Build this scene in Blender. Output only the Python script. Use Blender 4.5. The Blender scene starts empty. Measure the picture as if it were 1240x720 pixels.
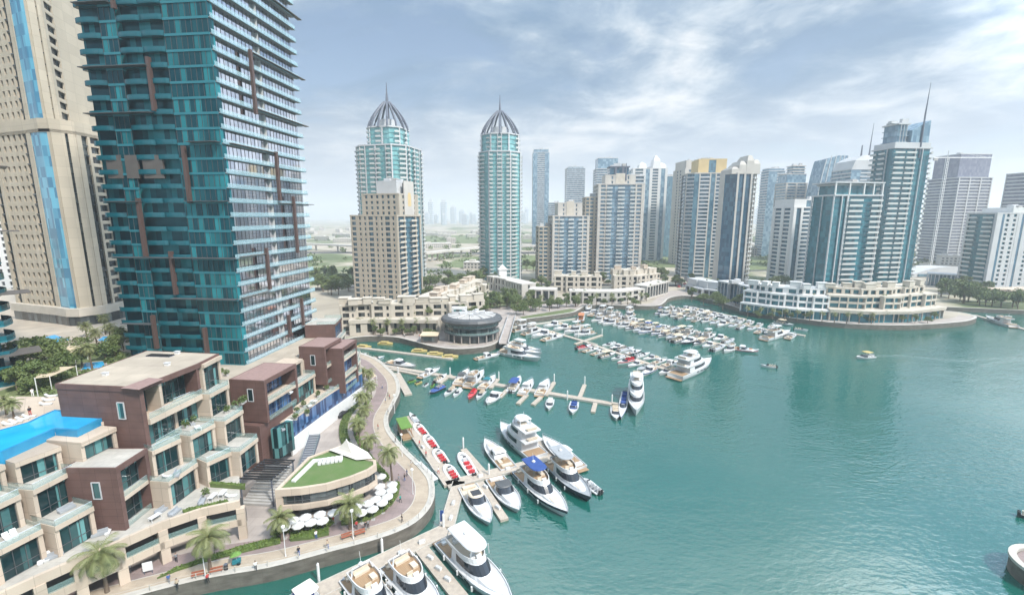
import bpy, math, random
from mathutils import Vector, Matrix
random.seed(11)
R = math.radians
scn = bpy.context.scene
COL = scn.collection
# ---------------------------------------------------------------- camera, sky, sun, exposure
CAMH = 58.0; PITCH = R(10.1); FPX = 551.0
cam = bpy.data.objects.new('camera', bpy.data.cameras.new('camera')); COL.objects.link(cam)
cam.location = (0, 0, CAMH); cam.rotation_euler = (math.pi/2-PITCH, 0, 0)
cam.data.sensor_width = 36.0; cam.data.lens = 36.0*FPX/1240.0
cam.data.clip_start = 0.5; cam.data.clip_end = 30000
scn.camera = cam
SUN_EL, SUN_AZ = R(50), R(132)          # azimuth from +Y towards +X
world = bpy.data.worlds.new('World'); scn.world = world; world.use_nodes = True
def build_world():
    nt = world.node_tree; N = nt.nodes; Lk = nt.links
    for n in list(N): N.remove(n)
    out = N.new('ShaderNodeOutputWorld'); bg = N.new('ShaderNodeBackground'); bg.inputs[1].default_value = 0.08
    sky = N.new('ShaderNodeTexSky'); sky.sky_type = 'NISHITA'; sky.sun_disc = False
    sky.sun_elevation = SUN_EL; sky.sun_rotation = SUN_AZ; sky.air_density = 1.0; sky.dust_density = 2.0
    tc = N.new('ShaderNodeTexCoord'); sp = N.new('ShaderNodeSeparateXYZ'); Lk.new(tc.outputs['Generated'], sp.inputs[0])
    def math_(op, a, b=None):
        m = N.new('ShaderNodeMath'); m.operation = op
        for i, q in enumerate((a, b)):
            if q is None: continue
            if isinstance(q, (int, float)): m.inputs[i].default_value = q
            else: Lk.new(q, m.inputs[i])
        return m.outputs[0]
    zc = math_('MAXIMUM', sp.outputs['Z'], 0.0)
    zz = math_('ADD', zc, 0.16)
    cx = math_('DIVIDE', sp.outputs['X'], zz); cy = math_('DIVIDE', sp.outputs['Y'], zz)
    cb = N.new('ShaderNodeCombineXYZ'); Lk.new(cx, cb.inputs[0]); Lk.new(cy, cb.inputs[1])
    def noise(scale, detail, dist, off, rough=.55):
        mp = N.new('ShaderNodeMapping'); mp.inputs['Location'].default_value = off
        Lk.new(cb.outputs[0], mp.inputs[0])
        n = N.new('ShaderNodeTexNoise'); n.inputs['Scale'].default_value = scale; n.inputs['Detail'].default_value = detail
        n.inputs['Distortion'].default_value = dist; n.inputs['Roughness'].default_value = rough
        Lk.new(mp.outputs[0], n.inputs['Vector']); return n.outputs['Fac']
    def ramp(fac, stops):
        r = N.new('ShaderNodeValToRGB'); e = r.color_ramp.elements
        while len(e) < len(stops): e.new(.5)
        for i, (p, c) in enumerate(stops): e[i].position = p; e[i].color = (*c, 1)
        Lk.new(fac, r.inputs[0]); return r.outputs['Color']
    n1 = noise(.95, 8, .5, (3.1, 1.7, 0)); n2 = noise(2.9, 9, .35, (7.3, 2.2, 0), .62); 
    s = math_('ADD', math_('MULTIPLY', n1, .6), math_('MULTIPLY', n2, .4))
    K = 1.0
    cl = ramp(s, [(.42, (.22*K, .36*K, .54*K)), (.485, (.37*K, .50*K, .66*K)), (.535, (.62*K, .73*K, .84*K)), (.61, (1.05*K, 1.07*K, 1.08*K))])
    # towards the horizon the cloud deck closes into pale haze
    hz = ramp(zc, [(.0, (1, 1, 1)), (.09, (.7, .7, .7)), (.24, (0, 0, 0))])
    mx = N.new('ShaderNodeMix'); mx.data_type = 'RGBA'; Lk.new(hz, mx.inputs['Factor']); Lk.new(cl, mx.inputs['A'])
    mx.inputs['B'].default_value = (.70, .75, .825, 1)
    # clear-sky gaps
    gain = N.new('ShaderNodeVectorMath'); gain.operation = 'SCALE'; Lk.new(mx.outputs['Result'], gain.inputs[0]); 
    zr = N.new('ShaderNodeMapRange'); zr.interpolation_type = 'SMOOTHSTEP'; Lk.new(zc, zr.inputs[0])
    for i_, v_ in ((1, .3), (2, .95), (3, 5.6), (4, 13.5)): zr.inputs[i_].default_value = v_
    # bright thin cloud towards the veiled sun side
    ga = (math.sin(R(78))*math.cos(R(30)), math.cos(R(78))*math.cos(R(30)), math.sin(R(30)))
    dt = N.new('ShaderNodeVectorMath'); dt.operation = 'DOT_PRODUCT'; dt.inputs[1].default_value = ga; Lk.new(tc.outputs['Generated'], dt.inputs[0])
    gr = N.new('ShaderNodeMapRange'); gr.interpolation_type = 'SMOOTHSTEP'; Lk.new(dt.outputs['Value'], gr.inputs[0])
    for i_, v_ in ((1, .77), (2, 1.0), (3, 1.0), (4, 3.4)): gr.inputs[i_].default_value = v_
    Lk.new(math_('MULTIPLY', zr.outputs[0], gr.outputs[0]), gain.inputs['Scale'])
    gap = ramp(n1, [(.34, (1, 1, 1)), (.45, (0, 0, 0))])
    mg = N.new('ShaderNodeMix'); mg.data_type = 'RGBA'; 
    gm = math_('MULTIPLY', gap, .6); Lk.new(gm, mg.inputs['Factor']); Lk.new(gain.outputs[0], mg.inputs['A']); Lk.new(sky.outputs[0], mg.inputs['B'])
    Lk.new(mg.outputs['Result'], bg.inputs[0]); Lk.new(bg.outputs[0], out.inputs[0])
build_world()
sl = bpy.data.lights.new('sun', 'SUN'); sl.energy = 2.8; sl.angle = R(6); sl.color = (1, .95, .88)
sun = bpy.data.objects.new('sun', sl); COL.objects.link(sun)
sd = Vector((math.sin(SUN_AZ)*math.cos(SUN_EL), math.cos(SUN_AZ)*math.cos(SUN_EL), math.sin(SUN_EL)))
sun.rotation_euler = (-sd).to_track_quat('-Z', 'Y').to_euler(); sun.location = (0, 0, 400)
vs = scn.view_settings; vs.view_transform = 'Standard'; vs.look = 'None'; vs.exposure = 1.02; vs.gamma = 1; vs.use_curve_mapping = False
cy = scn.cycles; cy.max_bounces = 5; cy.diffuse_bounces = 2; cy.glossy_bounces = 3; cy.transparent_max_bounces = 8; cy.transmission_bounces = 2
cy.volume_bounces = 1; cy.use_denoising = True; cy.denoiser = 'OPENIMAGEDENOISE'; cy.caustics_reflective = False; cy.caustics_refractive = False
cy.use_adaptive_sampling = True; cy.adaptive_threshold = .02
HAZE_DENSITY = 0.00029

# ---------------------------------------------------------------- helpers
def ray(px, py):
    x = (px-620)/FPX; y = -(py-360)/FPX
    return Vector((x, math.cos(PITCH)+y*math.sin(PITCH), -math.sin(PITCH)+y*math.cos(PITCH)))
def at(px, py, z=0.0):                    # plan position of a point of the place standing at height z
    d = ray(px, py); t = (z-CAMH)/d.z; return Vector((d.x*t, d.y*t, z))
def ztop(px, py, Y):
    d = ray(px, py); return CAMH+d.z*Y/d.y
def xat(px, Y): return (px-620)/559.6*Y
def hit(px, py, P, u):                    # where a sight line meets the vertical plane through P along u: (distance along u, height)
    d = ray(px, py); n = Vector((u[1], -u[0])); t = (P[0]*n.x+P[1]*n.y)/(d.x*n.x+d.y*n.y)
    q = d*t; return (q.x-P[0])*u[0]+(q.y-P[1])*u[1], q.z+CAMH

class MB:
    def __init__(s): s.v = []; s.f = []; s.m = []
    def face(s, pts, m=0):
        b = len(s.v); s.v += [tuple(p) for p in pts]; s.f.append(tuple(range(b, b+len(pts)))); s.m.append(m)
    def box(s, cx, cy, cz, sx, sy, sz, rz=0, m=0):
        c, n = math.cos(rz), math.sin(rz); b = len(s.v)
        for dz in (-.5, .5):
            for dx, dy in ((-.5, -.5), (.5, -.5), (.5, .5), (-.5, .5)):
                x, y = dx*sx, dy*sy; s.v.append((cx+x*c-y*n, cy+x*n+y*c, cz+dz*sz))
        for q in ((3, 2, 1, 0), (4, 5, 6, 7), (0, 1, 5, 4), (1, 2, 6, 5), (2, 3, 7, 6), (3, 0, 4, 7)):
            s.f.append(tuple(b+i for i in q)); s.m.append(m)
    def wall(s, A, B, z0, z1, th, off=0, m=0, ext=0):     # box along A->B, outer face 'off' outwards (right of A->B), thickness th inwards
        ux, uy = B[0]-A[0], B[1]-A[1]; L = math.hypot(ux, uy); ux /= L; uy /= L; nx, ny = uy, -ux
        o = off-th/2; mx, my = (A[0]+B[0])/2+nx*o, (A[1]+B[1])/2+ny*o
        s.box(mx, my, (z0+z1)/2, L+2*ext, th, z1-z0, math.atan2(uy, ux), m)
    def prism(s, poly, z0, z1, m=0, mt=None):
        n = len(poly); a = sum(poly[i][0]*poly[(i+1) % n][1]-poly[(i+1) % n][0]*poly[i][1] for i in range(n))
        if a < 0: poly = poly[::-1]
        b = len(s.v)
        for z in (z0, z1): s.v += [(p[0], p[1], z) for p in poly]
        for i in range(n):
            j = (i+1) % n; s.f.append((b+i, b+j, b+n+j, b+n+i)); s.m.append(m)
        s.f.append(tuple(b+n+i for i in range(n))); s.m.append(m if mt is None else mt)
        s.f.append(tuple(b+n-1-i for i in range(n))); s.m.append(m)
    def tube(s, pts, r, n=6, m=0, cap=True):
        pts = [Vector(p) for p in pts]; b = len(s.v); k = len(pts)
        rr = r if isinstance(r, (list, tuple)) else [r]*k
        for i, p in enumerate(pts):
            t = (pts[min(i+1, k-1)]-pts[max(i-1, 0)]).normalized()
            ref = Vector((0, 0, 1)) if abs(t.z) < .9 else Vector((1, 0, 0))
            a = t.cross(ref).normalized(); c = a.cross(t)
            for j in range(n):
                q = p+(a*math.cos(2*math.pi*j/n)+c*math.sin(2*math.pi*j/n))*rr[i]; s.v.append(tuple(q))
        for i in range(k-1):
            for j in range(n):
                j2 = (j+1) % n; s.f.append((b+i*n+j, b+(i+1)*n+j, b+(i+1)*n+j2, b+i*n+j2)); s.m.append(m)
        if cap:
            s.f.append(tuple(b+j for j in range(n))); s.m.append(m); s.f.append(tuple(b+(k-1)*n+n-1-j for j in range(n))); s.m.append(m)
    def loft(s, rings, m=0, closed=True, cap0=True, cap1=True):
        b = len(s.v); n = len(rings[0])
        for r in rings: s.v += [tuple(p) for p in r]
        for i in range(len(rings)-1):
            for j in range(n if closed else n-1):
                j2 = (j+1) % n; s.f.append((b+i*n+j, b+i*n+j2, b+(i+1)*n+j2, b+(i+1)*n+j)); s.m.append(m)
        if cap0: s.f.append(tuple(b+n-1-j for j in range(n))); s.m.append(m)
        if cap1: s.f.append(tuple(b+(len(rings)-1)*n+j for j in range(n))); s.m.append(m)
    def mesh(s, name, mats, smooth=False, org=None):
        me = bpy.data.meshes.new(name)
        v = s.v if org is None else [(a-org[0], b-org[1], c-org[2]) for a, b, c in s.v]
        me.from_pydata(v, [], s.f)
        for m in (mats if isinstance(mats, (list, tuple)) else [mats]): me.materials.append(m)
        me.polygons.foreach_set('material_index', s.m)
        if smooth: me.polygons.foreach_set('use_smooth', [True]*len(s.f))
        me.update(); return me
    def build(s, name, mats, parent=None, smooth=False, world=False):
        if not s.f: return None
        org = tuple(parent.location) if (world and parent) else None
        return link(name, s.mesh(name, mats, smooth, org), parent)
def link(name, me, parent=None, loc=None):
    o = bpy.data.objects.new(name, me); COL.objects.link(o)
    if parent: o.parent = parent
    if loc: o.location = loc
    return o
def tag(o, label=None, cat=None, group=None, kind=None):
    if label: o['label'] = label
    if cat: o['category'] = cat
    if group: o['group'] = group
    if kind: o['kind'] = kind
    return o
def thing(name, label, cat, loc=(0, 0, 0), rz=0, group=None):
    o = bpy.data.objects.new(name, None); COL.objects.link(o); o.location = loc; o.rotation_euler = (0, 0, rz)
    return tag(o, label, cat, group)
def copy_tree(o, parent=None):
    c = o.copy(); COL.objects.link(c)
    if parent: c.parent = parent
    for ch in list(o.children): copy_tree(ch, c)
    return c
def struct(name, mb, m): return tag(mb.build(name, m), kind='structure')
_ones = ' first second third fourth fifth sixth seventh eighth ninth tenth eleventh twelfth thirteenth fourteenth fifteenth sixteenth seventeenth eighteenth nineteenth'.split(' ')
def ordn(n):
    if n < 20: return _ones[n]
    t = {2: 'twent', 3: 'thirt', 4: 'fort', 5: 'fift'}[n//10]
    return t+'ieth' if n % 10 == 0 else t+'y-'+_ones[n % 10]

# ---------------------------------------------------------------- materials
def mat(name, col, rough=.7, col2=None, scale=.5, metal=0, ior=1.5, bump=0, bscale=8, detail=4, stretch=None, spec=None, panel=None):
    m = bpy.data.materials.new(name); m.use_nodes = True; nt = m.node_tree; N = nt.nodes; Lk = nt.links
    b = N['Principled BSDF']; b.inputs['Base Color'].default_value = (*col, 1); b.inputs['Roughness'].default_value = rough
    b.inputs['Metallic'].default_value = metal; b.inputs['IOR'].default_value = ior
    if spec is not None: b.inputs['Specular IOR Level'].default_value = spec
    if col2 or bump:
        tc = N.new('ShaderNodeTexCoord'); v = tc.outputs['Object']
        if stretch:
            mp = N.new('ShaderNodeMapping'); mp.inputs['Scale'].default_value = stretch; Lk.new(v, mp.inputs[0]); v = mp.outputs[0]
    if col2:
        n = N.new('ShaderNodeTexNoise'); n.inputs['Scale'].default_value = scale; n.inputs['Detail'].default_value = detail
        Lk.new(v, n.inputs['Vector'])
        r = N.new('ShaderNodeValToRGB'); r.color_ramp.elements[0].position = .32; r.color_ramp.elements[1].position = .68
        r.color_ramp.elements[0].color = (*col, 1); r.color_ramp.elements[1].color = (*col2, 1)
        Lk.new(n.outputs['Fac'], r.inputs[0]); Lk.new(r.outputs[0], b.inputs['Base Color'])
    if panel:        # joints between panels: (width, height, joint tone, flat?)
        tc2 = N.new('ShaderNodeTexCoord'); sp = N.new('ShaderNodeSeparateXYZ'); Lk.new(tc2.outputs['Object'], sp.inputs[0]); cb = N.new('ShaderNodeCombineXYZ')
        if len(panel) > 3: Lk.new(sp.outputs['X'], cb.inputs[0]); Lk.new(sp.outputs['Y'], cb.inputs[1])
        else:
            a_ = N.new('ShaderNodeMath'); a_.operation = 'ADD'; Lk.new(sp.outputs['X'], a_.inputs[0]); Lk.new(sp.outputs['Y'], a_.inputs[1]); Lk.new(a_.outputs[0], cb.inputs[0]); Lk.new(sp.outputs['Z'], cb.inputs[1])
        bt = N.new('ShaderNodeTexBrick'); bt.inputs['Scale'].default_value = 1; bt.inputs['Brick Width'].default_value = panel[0]; bt.inputs['Row Height'].default_value = panel[1]; bt.inputs['Mortar Size'].default_value = min(panel[:2])*.022; bt.offset = 0 if len(panel) < 4 else .5
        bt.inputs['Color1'].default_value = (1, 1, 1, 1); bt.inputs['Color2'].default_value = (.88, .88, .88, 1); bt.inputs['Mortar'].default_value = (panel[2],)*3+(1,); Lk.new(cb.outputs[0], bt.inputs['Vector'])
        mm = N.new('ShaderNodeMix'); mm.data_type = 'RGBA'; mm.blend_type = 'MULTIPLY'; mm.inputs['Factor'].default_value = 1
        src = b.inputs['Base Color'].links[0].from_socket if b.inputs['Base Color'].links else None
        if src: Lk.new(src, mm.inputs['A'])
        else: mm.inputs['A'].default_value = (*col, 1)
        Lk.new(bt.outputs['Color'], mm.inputs['B']); Lk.new(mm.outputs['Result'], b.inputs['Base Color'])
    if bump:
        n = N.new('ShaderNodeTexNoise'); n.inputs['Scale'].default_value = bscale; Lk.new(v, n.inputs['Vector'])
        bp = N.new('ShaderNodeBump'); bp.inputs['Strength'].default_value = bump; Lk.new(n.outputs['Fac'], bp.inputs['Height']); Lk.new(bp.outputs[0], b.inputs['Normal'])
    return m
def glass(name, dark, light, pane=(1.5, 1.5, 3.45), rough=.06, ior=1.7, prob=.5, metal=0, tint=None):
    """dark reflecting facade glass; every pane gets its own tone (curtains, blinds), optional mullion lines"""
    m = bpy.data.materials.new(name); m.use_nodes = True; nt = m.node_tree; N = nt.nodes; Lk = nt.links
    b = N['Principled BSDF']; b.inputs['Roughness'].default_value = rough; b.inputs['IOR'].default_value = ior; b.inputs['Metallic'].default_value = metal
    if tint: b.inputs['Specular Tint'].default_value = (*tint, 1)
    tc = N.new('ShaderNodeTexCoord'); ad = N.new('ShaderNodeVectorMath'); ad.operation = 'ADD'; ad.inputs[1].default_value = (.37, .41, .13)
    Lk.new(tc.outputs['Object'], ad.inputs[0])
    dv = N.new('ShaderNodeVectorMath'); dv.operation = 'DIVIDE'; dv.inputs[1].default_value = pane; Lk.new(ad.outputs[0], dv.inputs[0])
    fl = N.new('ShaderNodeVectorMath'); fl.operation = 'FLOOR'; Lk.new(dv.outputs[0], fl.inputs[0])
    wn = N.new('ShaderNodeTexWhiteNoise'); Lk.new(fl.outputs[0], wn.inputs['Vector'])
    r = N.new('ShaderNodeValToRGB'); e = r.color_ramp.elements; e[0].color = (*dark, 1); e[1].color = (*light, 1); e[0].position = prob*.5; e[1].position = 1
    Lk.new(wn.outputs['Value'], r.inputs[0])
    Lk.new(r.outputs[0], b.inputs['Base Color'])
    # slight waviness of the panes
    n = N.new('ShaderNodeTexNoise'); n.inputs['Scale'].default_value = .35; Lk.new(tc.outputs['Object'], n.inputs['Vector'])
    bp = N.new('ShaderNodeBump'); bp.inputs['Strength'].default_value = .05; Lk.new(n.outputs['Fac'], bp.inputs['Height']); Lk.new(bp.outputs[0], b.inputs['Normal'])
    return m
def clear(name, col, alpha=.45, rough=.1):
    m = bpy.data.materials.new(name); m.use_nodes = True; b = m.node_tree.nodes['Principled BSDF']
    b.inputs['Base Color'].default_value = (*col, 1); b.inputs['Roughness'].default_value = rough; b.inputs['Alpha'].default_value = alpha
    return m
M = {}
M['beige'] = mat('beige_render', (.575, .475, .38), .8, (.50, .41, .325), .3, stretch=(1, 1, .22), detail=7, panel=(3.6, 2.5, .72))
M['cream'] = mat('cream_render', (.54, .49, .42), .8, (.46, .42, .35), .3)
M['brown'] = mat('brown_cladding', (.155, .085, .072), .7, (.12, .066, .056), .5, detail=7, panel=(2.4, 1.25, .55))
M['brownroof'] = mat('brown_roof_tiles', (.30, .20, .18), .8, (.25, .165, .15), 1.5)
M['roofpave'] = mat('roof_screed', (.47, .405, .325), .85, (.37, .32, .26), .22, detail=8, panel=(4, 4, .85, 1))
M['decktile'] = mat('terrace_tiles', (.50, .47, .42), .7, (.41, .39, .35), .5, detail=7, panel=(1.2, 1.2, .7, 1))
M['concrete'] = mat('concrete', (.42, .41, .39), .85, (.35, .34, .33), .6)
M['darkgrey'] = mat('dark_grey_panel', (.09, .095, .10), .5, (.07, .075, .08), .5)
M['bronze'] = mat('bronze_panel', (.12, .105, .095), .5, (.095, .082, .075), .5)
M['fin'] = mat('brown_fin', (.095, .058, .05), .55)
M['white'] = mat('white_paint', (.70, .70, .69), .45, (.64, .64, .63), .8)
M['gel'] = mat('white_gelcoat', (.60, .60, .605), .2, (.55, .56, .565), .6)
M['creamgel'] = mat('cream_upholstery', (.62, .53, .42), .55, (.55, .47, .37), 1.5)
M['teak'] = mat('teak_deck', (.36, .24, .14), .6, (.29, .19, .11), 1.2, stretch=(.3, 6, 1))
M['navy'] = mat('navy_gelcoat', (.012, .018, .035), .15)
M['blackglass'] = mat('tinted_boat_glass', (.022, .027, .036), .06, ior=1.6)
M['bluecanvas'] = mat('blue_canvas', (.03, .08, .27), .8, (.025, .06, .21), 1.5)
M['greycanvas'] = mat('grey_canvas', (.33, .35, .37), .8, (.28, .30, .32), 1.5)
M['redvinyl'] = mat('red_vinyl', (.55, .04, .05), .45, (.45, .03, .04), 2)
M['chrome'] = mat('polished_steel', (.62, .63, .65), .25, metal=1)
M['rubber'] = mat('grey_rubber', (.25, .26, .27), .6)
M['black'] = mat('black_plastic', (.02, .02, .022), .5)
M['pontoon'] = mat('pontoon_boards', (.46, .40, .33), .8, (.36, .31, .26), .5, stretch=(3, 3, 1))
M['yellowpl'] = mat('yellow_plastic', (.47, .38, .15), .7, (.38, .30, .11), 1)
M['green'] = mat('painted_green', (.13, .25, .05), .75, (.10, .20, .04), 2)
M['turf'] = mat('artificial_turf', (.085, .155, .04), .95, (.115, .165, .06), .5, detail=8)
M['lawn'] = mat('lawn', (.15, .18, .075), .95, (.10, .13, .05), .06, detail=8)
M['leaf'] = mat('leaf', (.07, .11, .03), .65, (.12, .165, .045), .35)
M['leaf2'] = mat('leaf_pale', (.09, .13, .035), .65, (.15, .19, .06), .35)
M['palmleaf'] = mat('palm_frond', (.13, .155, .05), .6, (.20, .21, .085), .5)
M['hedge'] = mat('hedge_leaf', (.09, .15, .025), .7, (.15, .21, .05), .8)
M['bark'] = mat('bark', (.16, .12, .085), .9, (.11, .08, .06), 3)
M['tan'] = mat('tan_stone', (.54, .47, .365), .85, (.47, .41, .315), .12, stretch=(1, 1, .3), detail=6, panel=(4.2, 3.4, .8))
M['tan2'] = mat('grey_tan_stone', (.42, .375, .305), .85, (.36, .32, .26), .12, stretch=(1, 1, .3), detail=6)
M['offwhite'] = mat('off_white_render', (.53, .50, .455), .85, (.46, .435, .40), .15, detail=6)
M['greyw'] = mat('pale_grey_render', (.52, .53, .54), .8, (.46, .47, .48), .12)
M['steel'] = mat('grey_steel', (.115, .13, .165), .55)
M['sandpave'] = mat('sand_paving', (.45, .375, .29), .85, (.37, .305, .235), .35, detail=8, panel=(1.2, .6, .75, 1))
M['mauvepave'] = mat('mauve_paving', (.30, .23, .22), .85, (.235, .185, .175), .35, detail=8, panel=(1.5, 1.5, .8, 1))
M['palepave'] = mat('pale_paving', (.42, .37, .335), .85, (.33, .29, .265), .25, detail=8, panel=(2.4, 2.4, .8, 1))
M['asphalt'] = mat('asphalt', (.06, .06, .062), .9, (.045, .045, .047), 1)
M['kerb'] = mat('quay_coping', (.50, .47, .42), .8, (.42, .40, .36), .8)
M['quaywall'] = mat('quay_wall', (.17, .155, .13), .85, (.10, .09, .075), .5, detail=8, stretch=(1, 1, 2.5), panel=(4, 1.2, .7))
M['tile'] = mat('blue_pool_tile', (.03, .28, .48), .25, (.02, .22, .42), .5)
M['sail'] = mat('white_membrane', (.66, .62, .56), .7)
M['parasol'] = mat('parasol_canvas', (.60, .60, .585), .8, (.54, .54, .53), 1.2)
M['sailtan'] = mat('tan_shade_sail', (.58, .48, .34), .8)
M['terracotta'] = mat('terracotta', (.42, .17, .08), .8)
M['wood'] = mat('red_brown_wood', (.36, .13, .075), .6, (.29, .10, .06), 2)
M['goldwall'] = mat('golden_render', (.60, .46, .24), .75, (.54, .41, .21), .2)
M['skin'] = mat('skin', (.42, .26, .18), .6)
M['hairm'] = mat('hair', (.025, .018, .014), .6)
M['lampglow'] = mat('lamp_globe', (.75, .75, .72), .4)
M['gTeal'] = glass('teal_curtain_glass', (.002, .038, .053), (.024, .215, .245), (1.45, 1.45, 3.45), ior=1.5, prob=.8, tint=(.25, .8, .9))
M['gBright'] = glass('bright_curtain_glass', (.62, .64, .72), (.93, .92, .97), (1.45, 1.45, 3.45), rough=.05, prob=.2, metal=1)
M['gPod'] = glass('podium_glass', (.004, .024, .028), (.12, .30, .30), (.9, .9, 5), ior=1.5, prob=1.1)
M['gPodBlue'] = glass('podium_blue_glass', (.015, .04, .11), (.10, .20, .38), (.9, .9, 5), ior=1.7, prob=.7)
M['gBlue'] = glass('blue_strip_glass', (.015, .17, .30), (.12, .46, .62), (1.6, 1.6, 3.4), ior=2.0, prob=.5)
M['gAqua'] = glass('aqua_glass', (.14, .36, .38), (.26, .50, .50), (2, 2, 3.4), ior=1.6)
M['gMid'] = glass('mid_blue_glass', (.05, .12, .17), (.11, .22, .28), (2, 2, 3.3), ior=1.7)
M['gPale'] = glass('pale_blue_glass', (.10, .19, .27), (.26, .38, .46), (2.5, 2.5, 3.5), ior=1.7)
M['gNavy'] = glass('navy_glass', (.02, .08, .14), (.05, .15, .22), (2, 2, 3.3), ior=1.7)
M['gSea'] = glass('sea_green_glass', (.012, .12, .16), (.035, .21, .26), (2, 2, 3.3), ior=1.6)
M['gDark'] = glass('dark_window_glass', (.015, .022, .026), (.13, .15, .15), (1.7, 1.7, 3.3), ior=1.6)
M['gViolet'] = glass('violet_grey_glass', (.13, .14, .20), (.20, .21, .27), (2.2, 2.2, 3.4), ior=1.6)
M['balu'] = clear('clear_balustrade', (.35, .52, .49), .22)
M['baluTeal'] = mat('teal_balcony_glass', (.006, .105, .135), .08, ior=1.5)
M['baluPale'] = clear('pale_balcony_glass', (.50, .72, .78), .30, .06)
M['slabw'] = mat('slab_edge', (.50, .515, .50), .6)
M['slabedge'] = mat('slab_edge_aqua', (.16, .26, .29), .4)
M['slabteal'] = mat('slab_edge_teal', (.02, .17, .21), .45)
M['soffit'] = mat('slab_grey', (.30, .30, .31), .7)

def water_material():
    m = bpy.data.materials.new('harbour_water'); m.use_nodes = True; nt = m.node_tree; N = nt.nodes; Lk = nt.links
    b = N['Principled BSDF']; b.inputs['Roughness'].default_value = .05; b.inputs['IOR'].default_value = 2.35
    tc = N.new('ShaderNodeTexCoord')
    n0 = N.new('ShaderNodeTexNoise'); n0.inputs['Scale'].default_value = .012; n0.inputs['Detail'].default_value = 3; Lk.new(tc.outputs['Object'], n0.inputs['Vector'])
    r = N.new('ShaderNodeValToRGB'); r.color_ramp.elements[0].color = (.004, .078, .061, 1); r.color_ramp.elements[1].color = (.008, .108, .085, 1)
    Lk.new(n0.outputs['Fac'], r.inputs[0]); Lk.new(r.outputs[0], b.inputs['Base Color'])
    mp = N.new('ShaderNodeMapping'); mp.inputs['Scale'].default_value = (.55, 1.0, 1); mp.inputs['Rotation'].default_value = (0, 0, R(-20)); Lk.new(tc.outputs['Object'], mp.inputs[0])
    n1 = N.new('ShaderNodeTexNoise'); n1.inputs['Scale'].default_value = 1.1; n1.inputs['Detail'].default_value = 3; n1.inputs['Distortion'].default_value = .4; Lk.new(mp.outputs[0], n1.inputs['Vector'])
    n2 = N.new('ShaderNodeTexNoise'); n2.inputs['Scale'].default_value = .16; n2.inputs['Detail'].default_value = 2; Lk.new(mp.outputs[0], n2.inputs['Vector'])
    ad = N.new('ShaderNodeMath'); ad.operation = 'MULTIPLY_ADD'; Lk.new(n2.outputs['Fac'], ad.inputs[0]); ad.inputs[1].default_value = 1.5; Lk.new(n1.outputs['Fac'], ad.inputs[2])
    n3 = N.new('ShaderNodeTexNoise'); n3.inputs['Scale'].default_value = .022; n3.inputs['Detail'].default_value = 3; Lk.new(mp.outputs[0], n3.inputs['Vector'])
    mr = N.new('ShaderNodeMapRange'); Lk.new(n3.outputs['Fac'], mr.inputs[0])
    for i_, v_ in ((1, .38), (2, .62), (3, .35), (4, 1.0)): mr.inputs[i_].default_value = v_
    bp = N.new('ShaderNodeBump'); Lk.new(mr.outputs[0], bp.inputs['Strength']); bp.inputs['Distance'].default_value = .15
    Lk.new(ad.outputs[0], bp.inputs['Height']); Lk.new(bp.outputs[0], b.inputs['Normal'])
    return m
M['water'] = water_material()
M['pool'] = mat('pool_water', (.01, .30, .62), .05, (.03, .42, .72), .15, ior=1.33, bump=.15, bscale=1.5)
def ground_material():
    m = bpy.data.materials.new('city_ground'); m.use_nodes = True; nt = m.node_tree; N = nt.nodes; Lk = nt.links
    b = N['Principled BSDF']; b.inputs['Roughness'].default_value = .95
    tc = N.new('ShaderNodeTexCoord')
    def nz(s, d=5):
        n = N.new('ShaderNodeTexNoise'); n.inputs['Scale'].default_value = s; n.inputs['Detail'].default_value = d; Lk.new(tc.outputs['Object'], n.inputs['Vector']); return n.outputs['Fac']
    r1 = N.new('ShaderNodeValToRGB'); e = r1.color_ramp.elements; e.new(.5); e.new(.6)
    for i, (p, c) in enumerate([(.40, (.33, .29, .23)), (.50, (.43, .38, .30)), (.56, (.12, .15, .06)), (.66, (.08, .11, .04))]): e[i].position = p; e[i].color = (*c, 1)
    Lk.new(nz(.006, 6), r1.inputs[0])
    mx = N.new('ShaderNodeMix'); mx.data_type = 'RGBA'; mx.blend_type = 'MULTIPLY'; mx.inputs['Factor'].default_value = .35
    r2 = N.new('ShaderNodeValToRGB'); r2.color_ramp.elements[0].position = .35; r2.color_ramp.elements[0].color = (.45, .45, .45, 1); r2.color_ramp.elements[1].position = .6
    Lk.new(nz(.05, 5), r2.inputs[0]); Lk.new(r1.outputs[0], mx.inputs['A']); Lk.new(r2.outputs[0], mx.inputs['B']); Lk.new(mx.outputs['Result'], b.inputs['Base Color'])
    return m
M['ground'] = ground_material()
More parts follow.
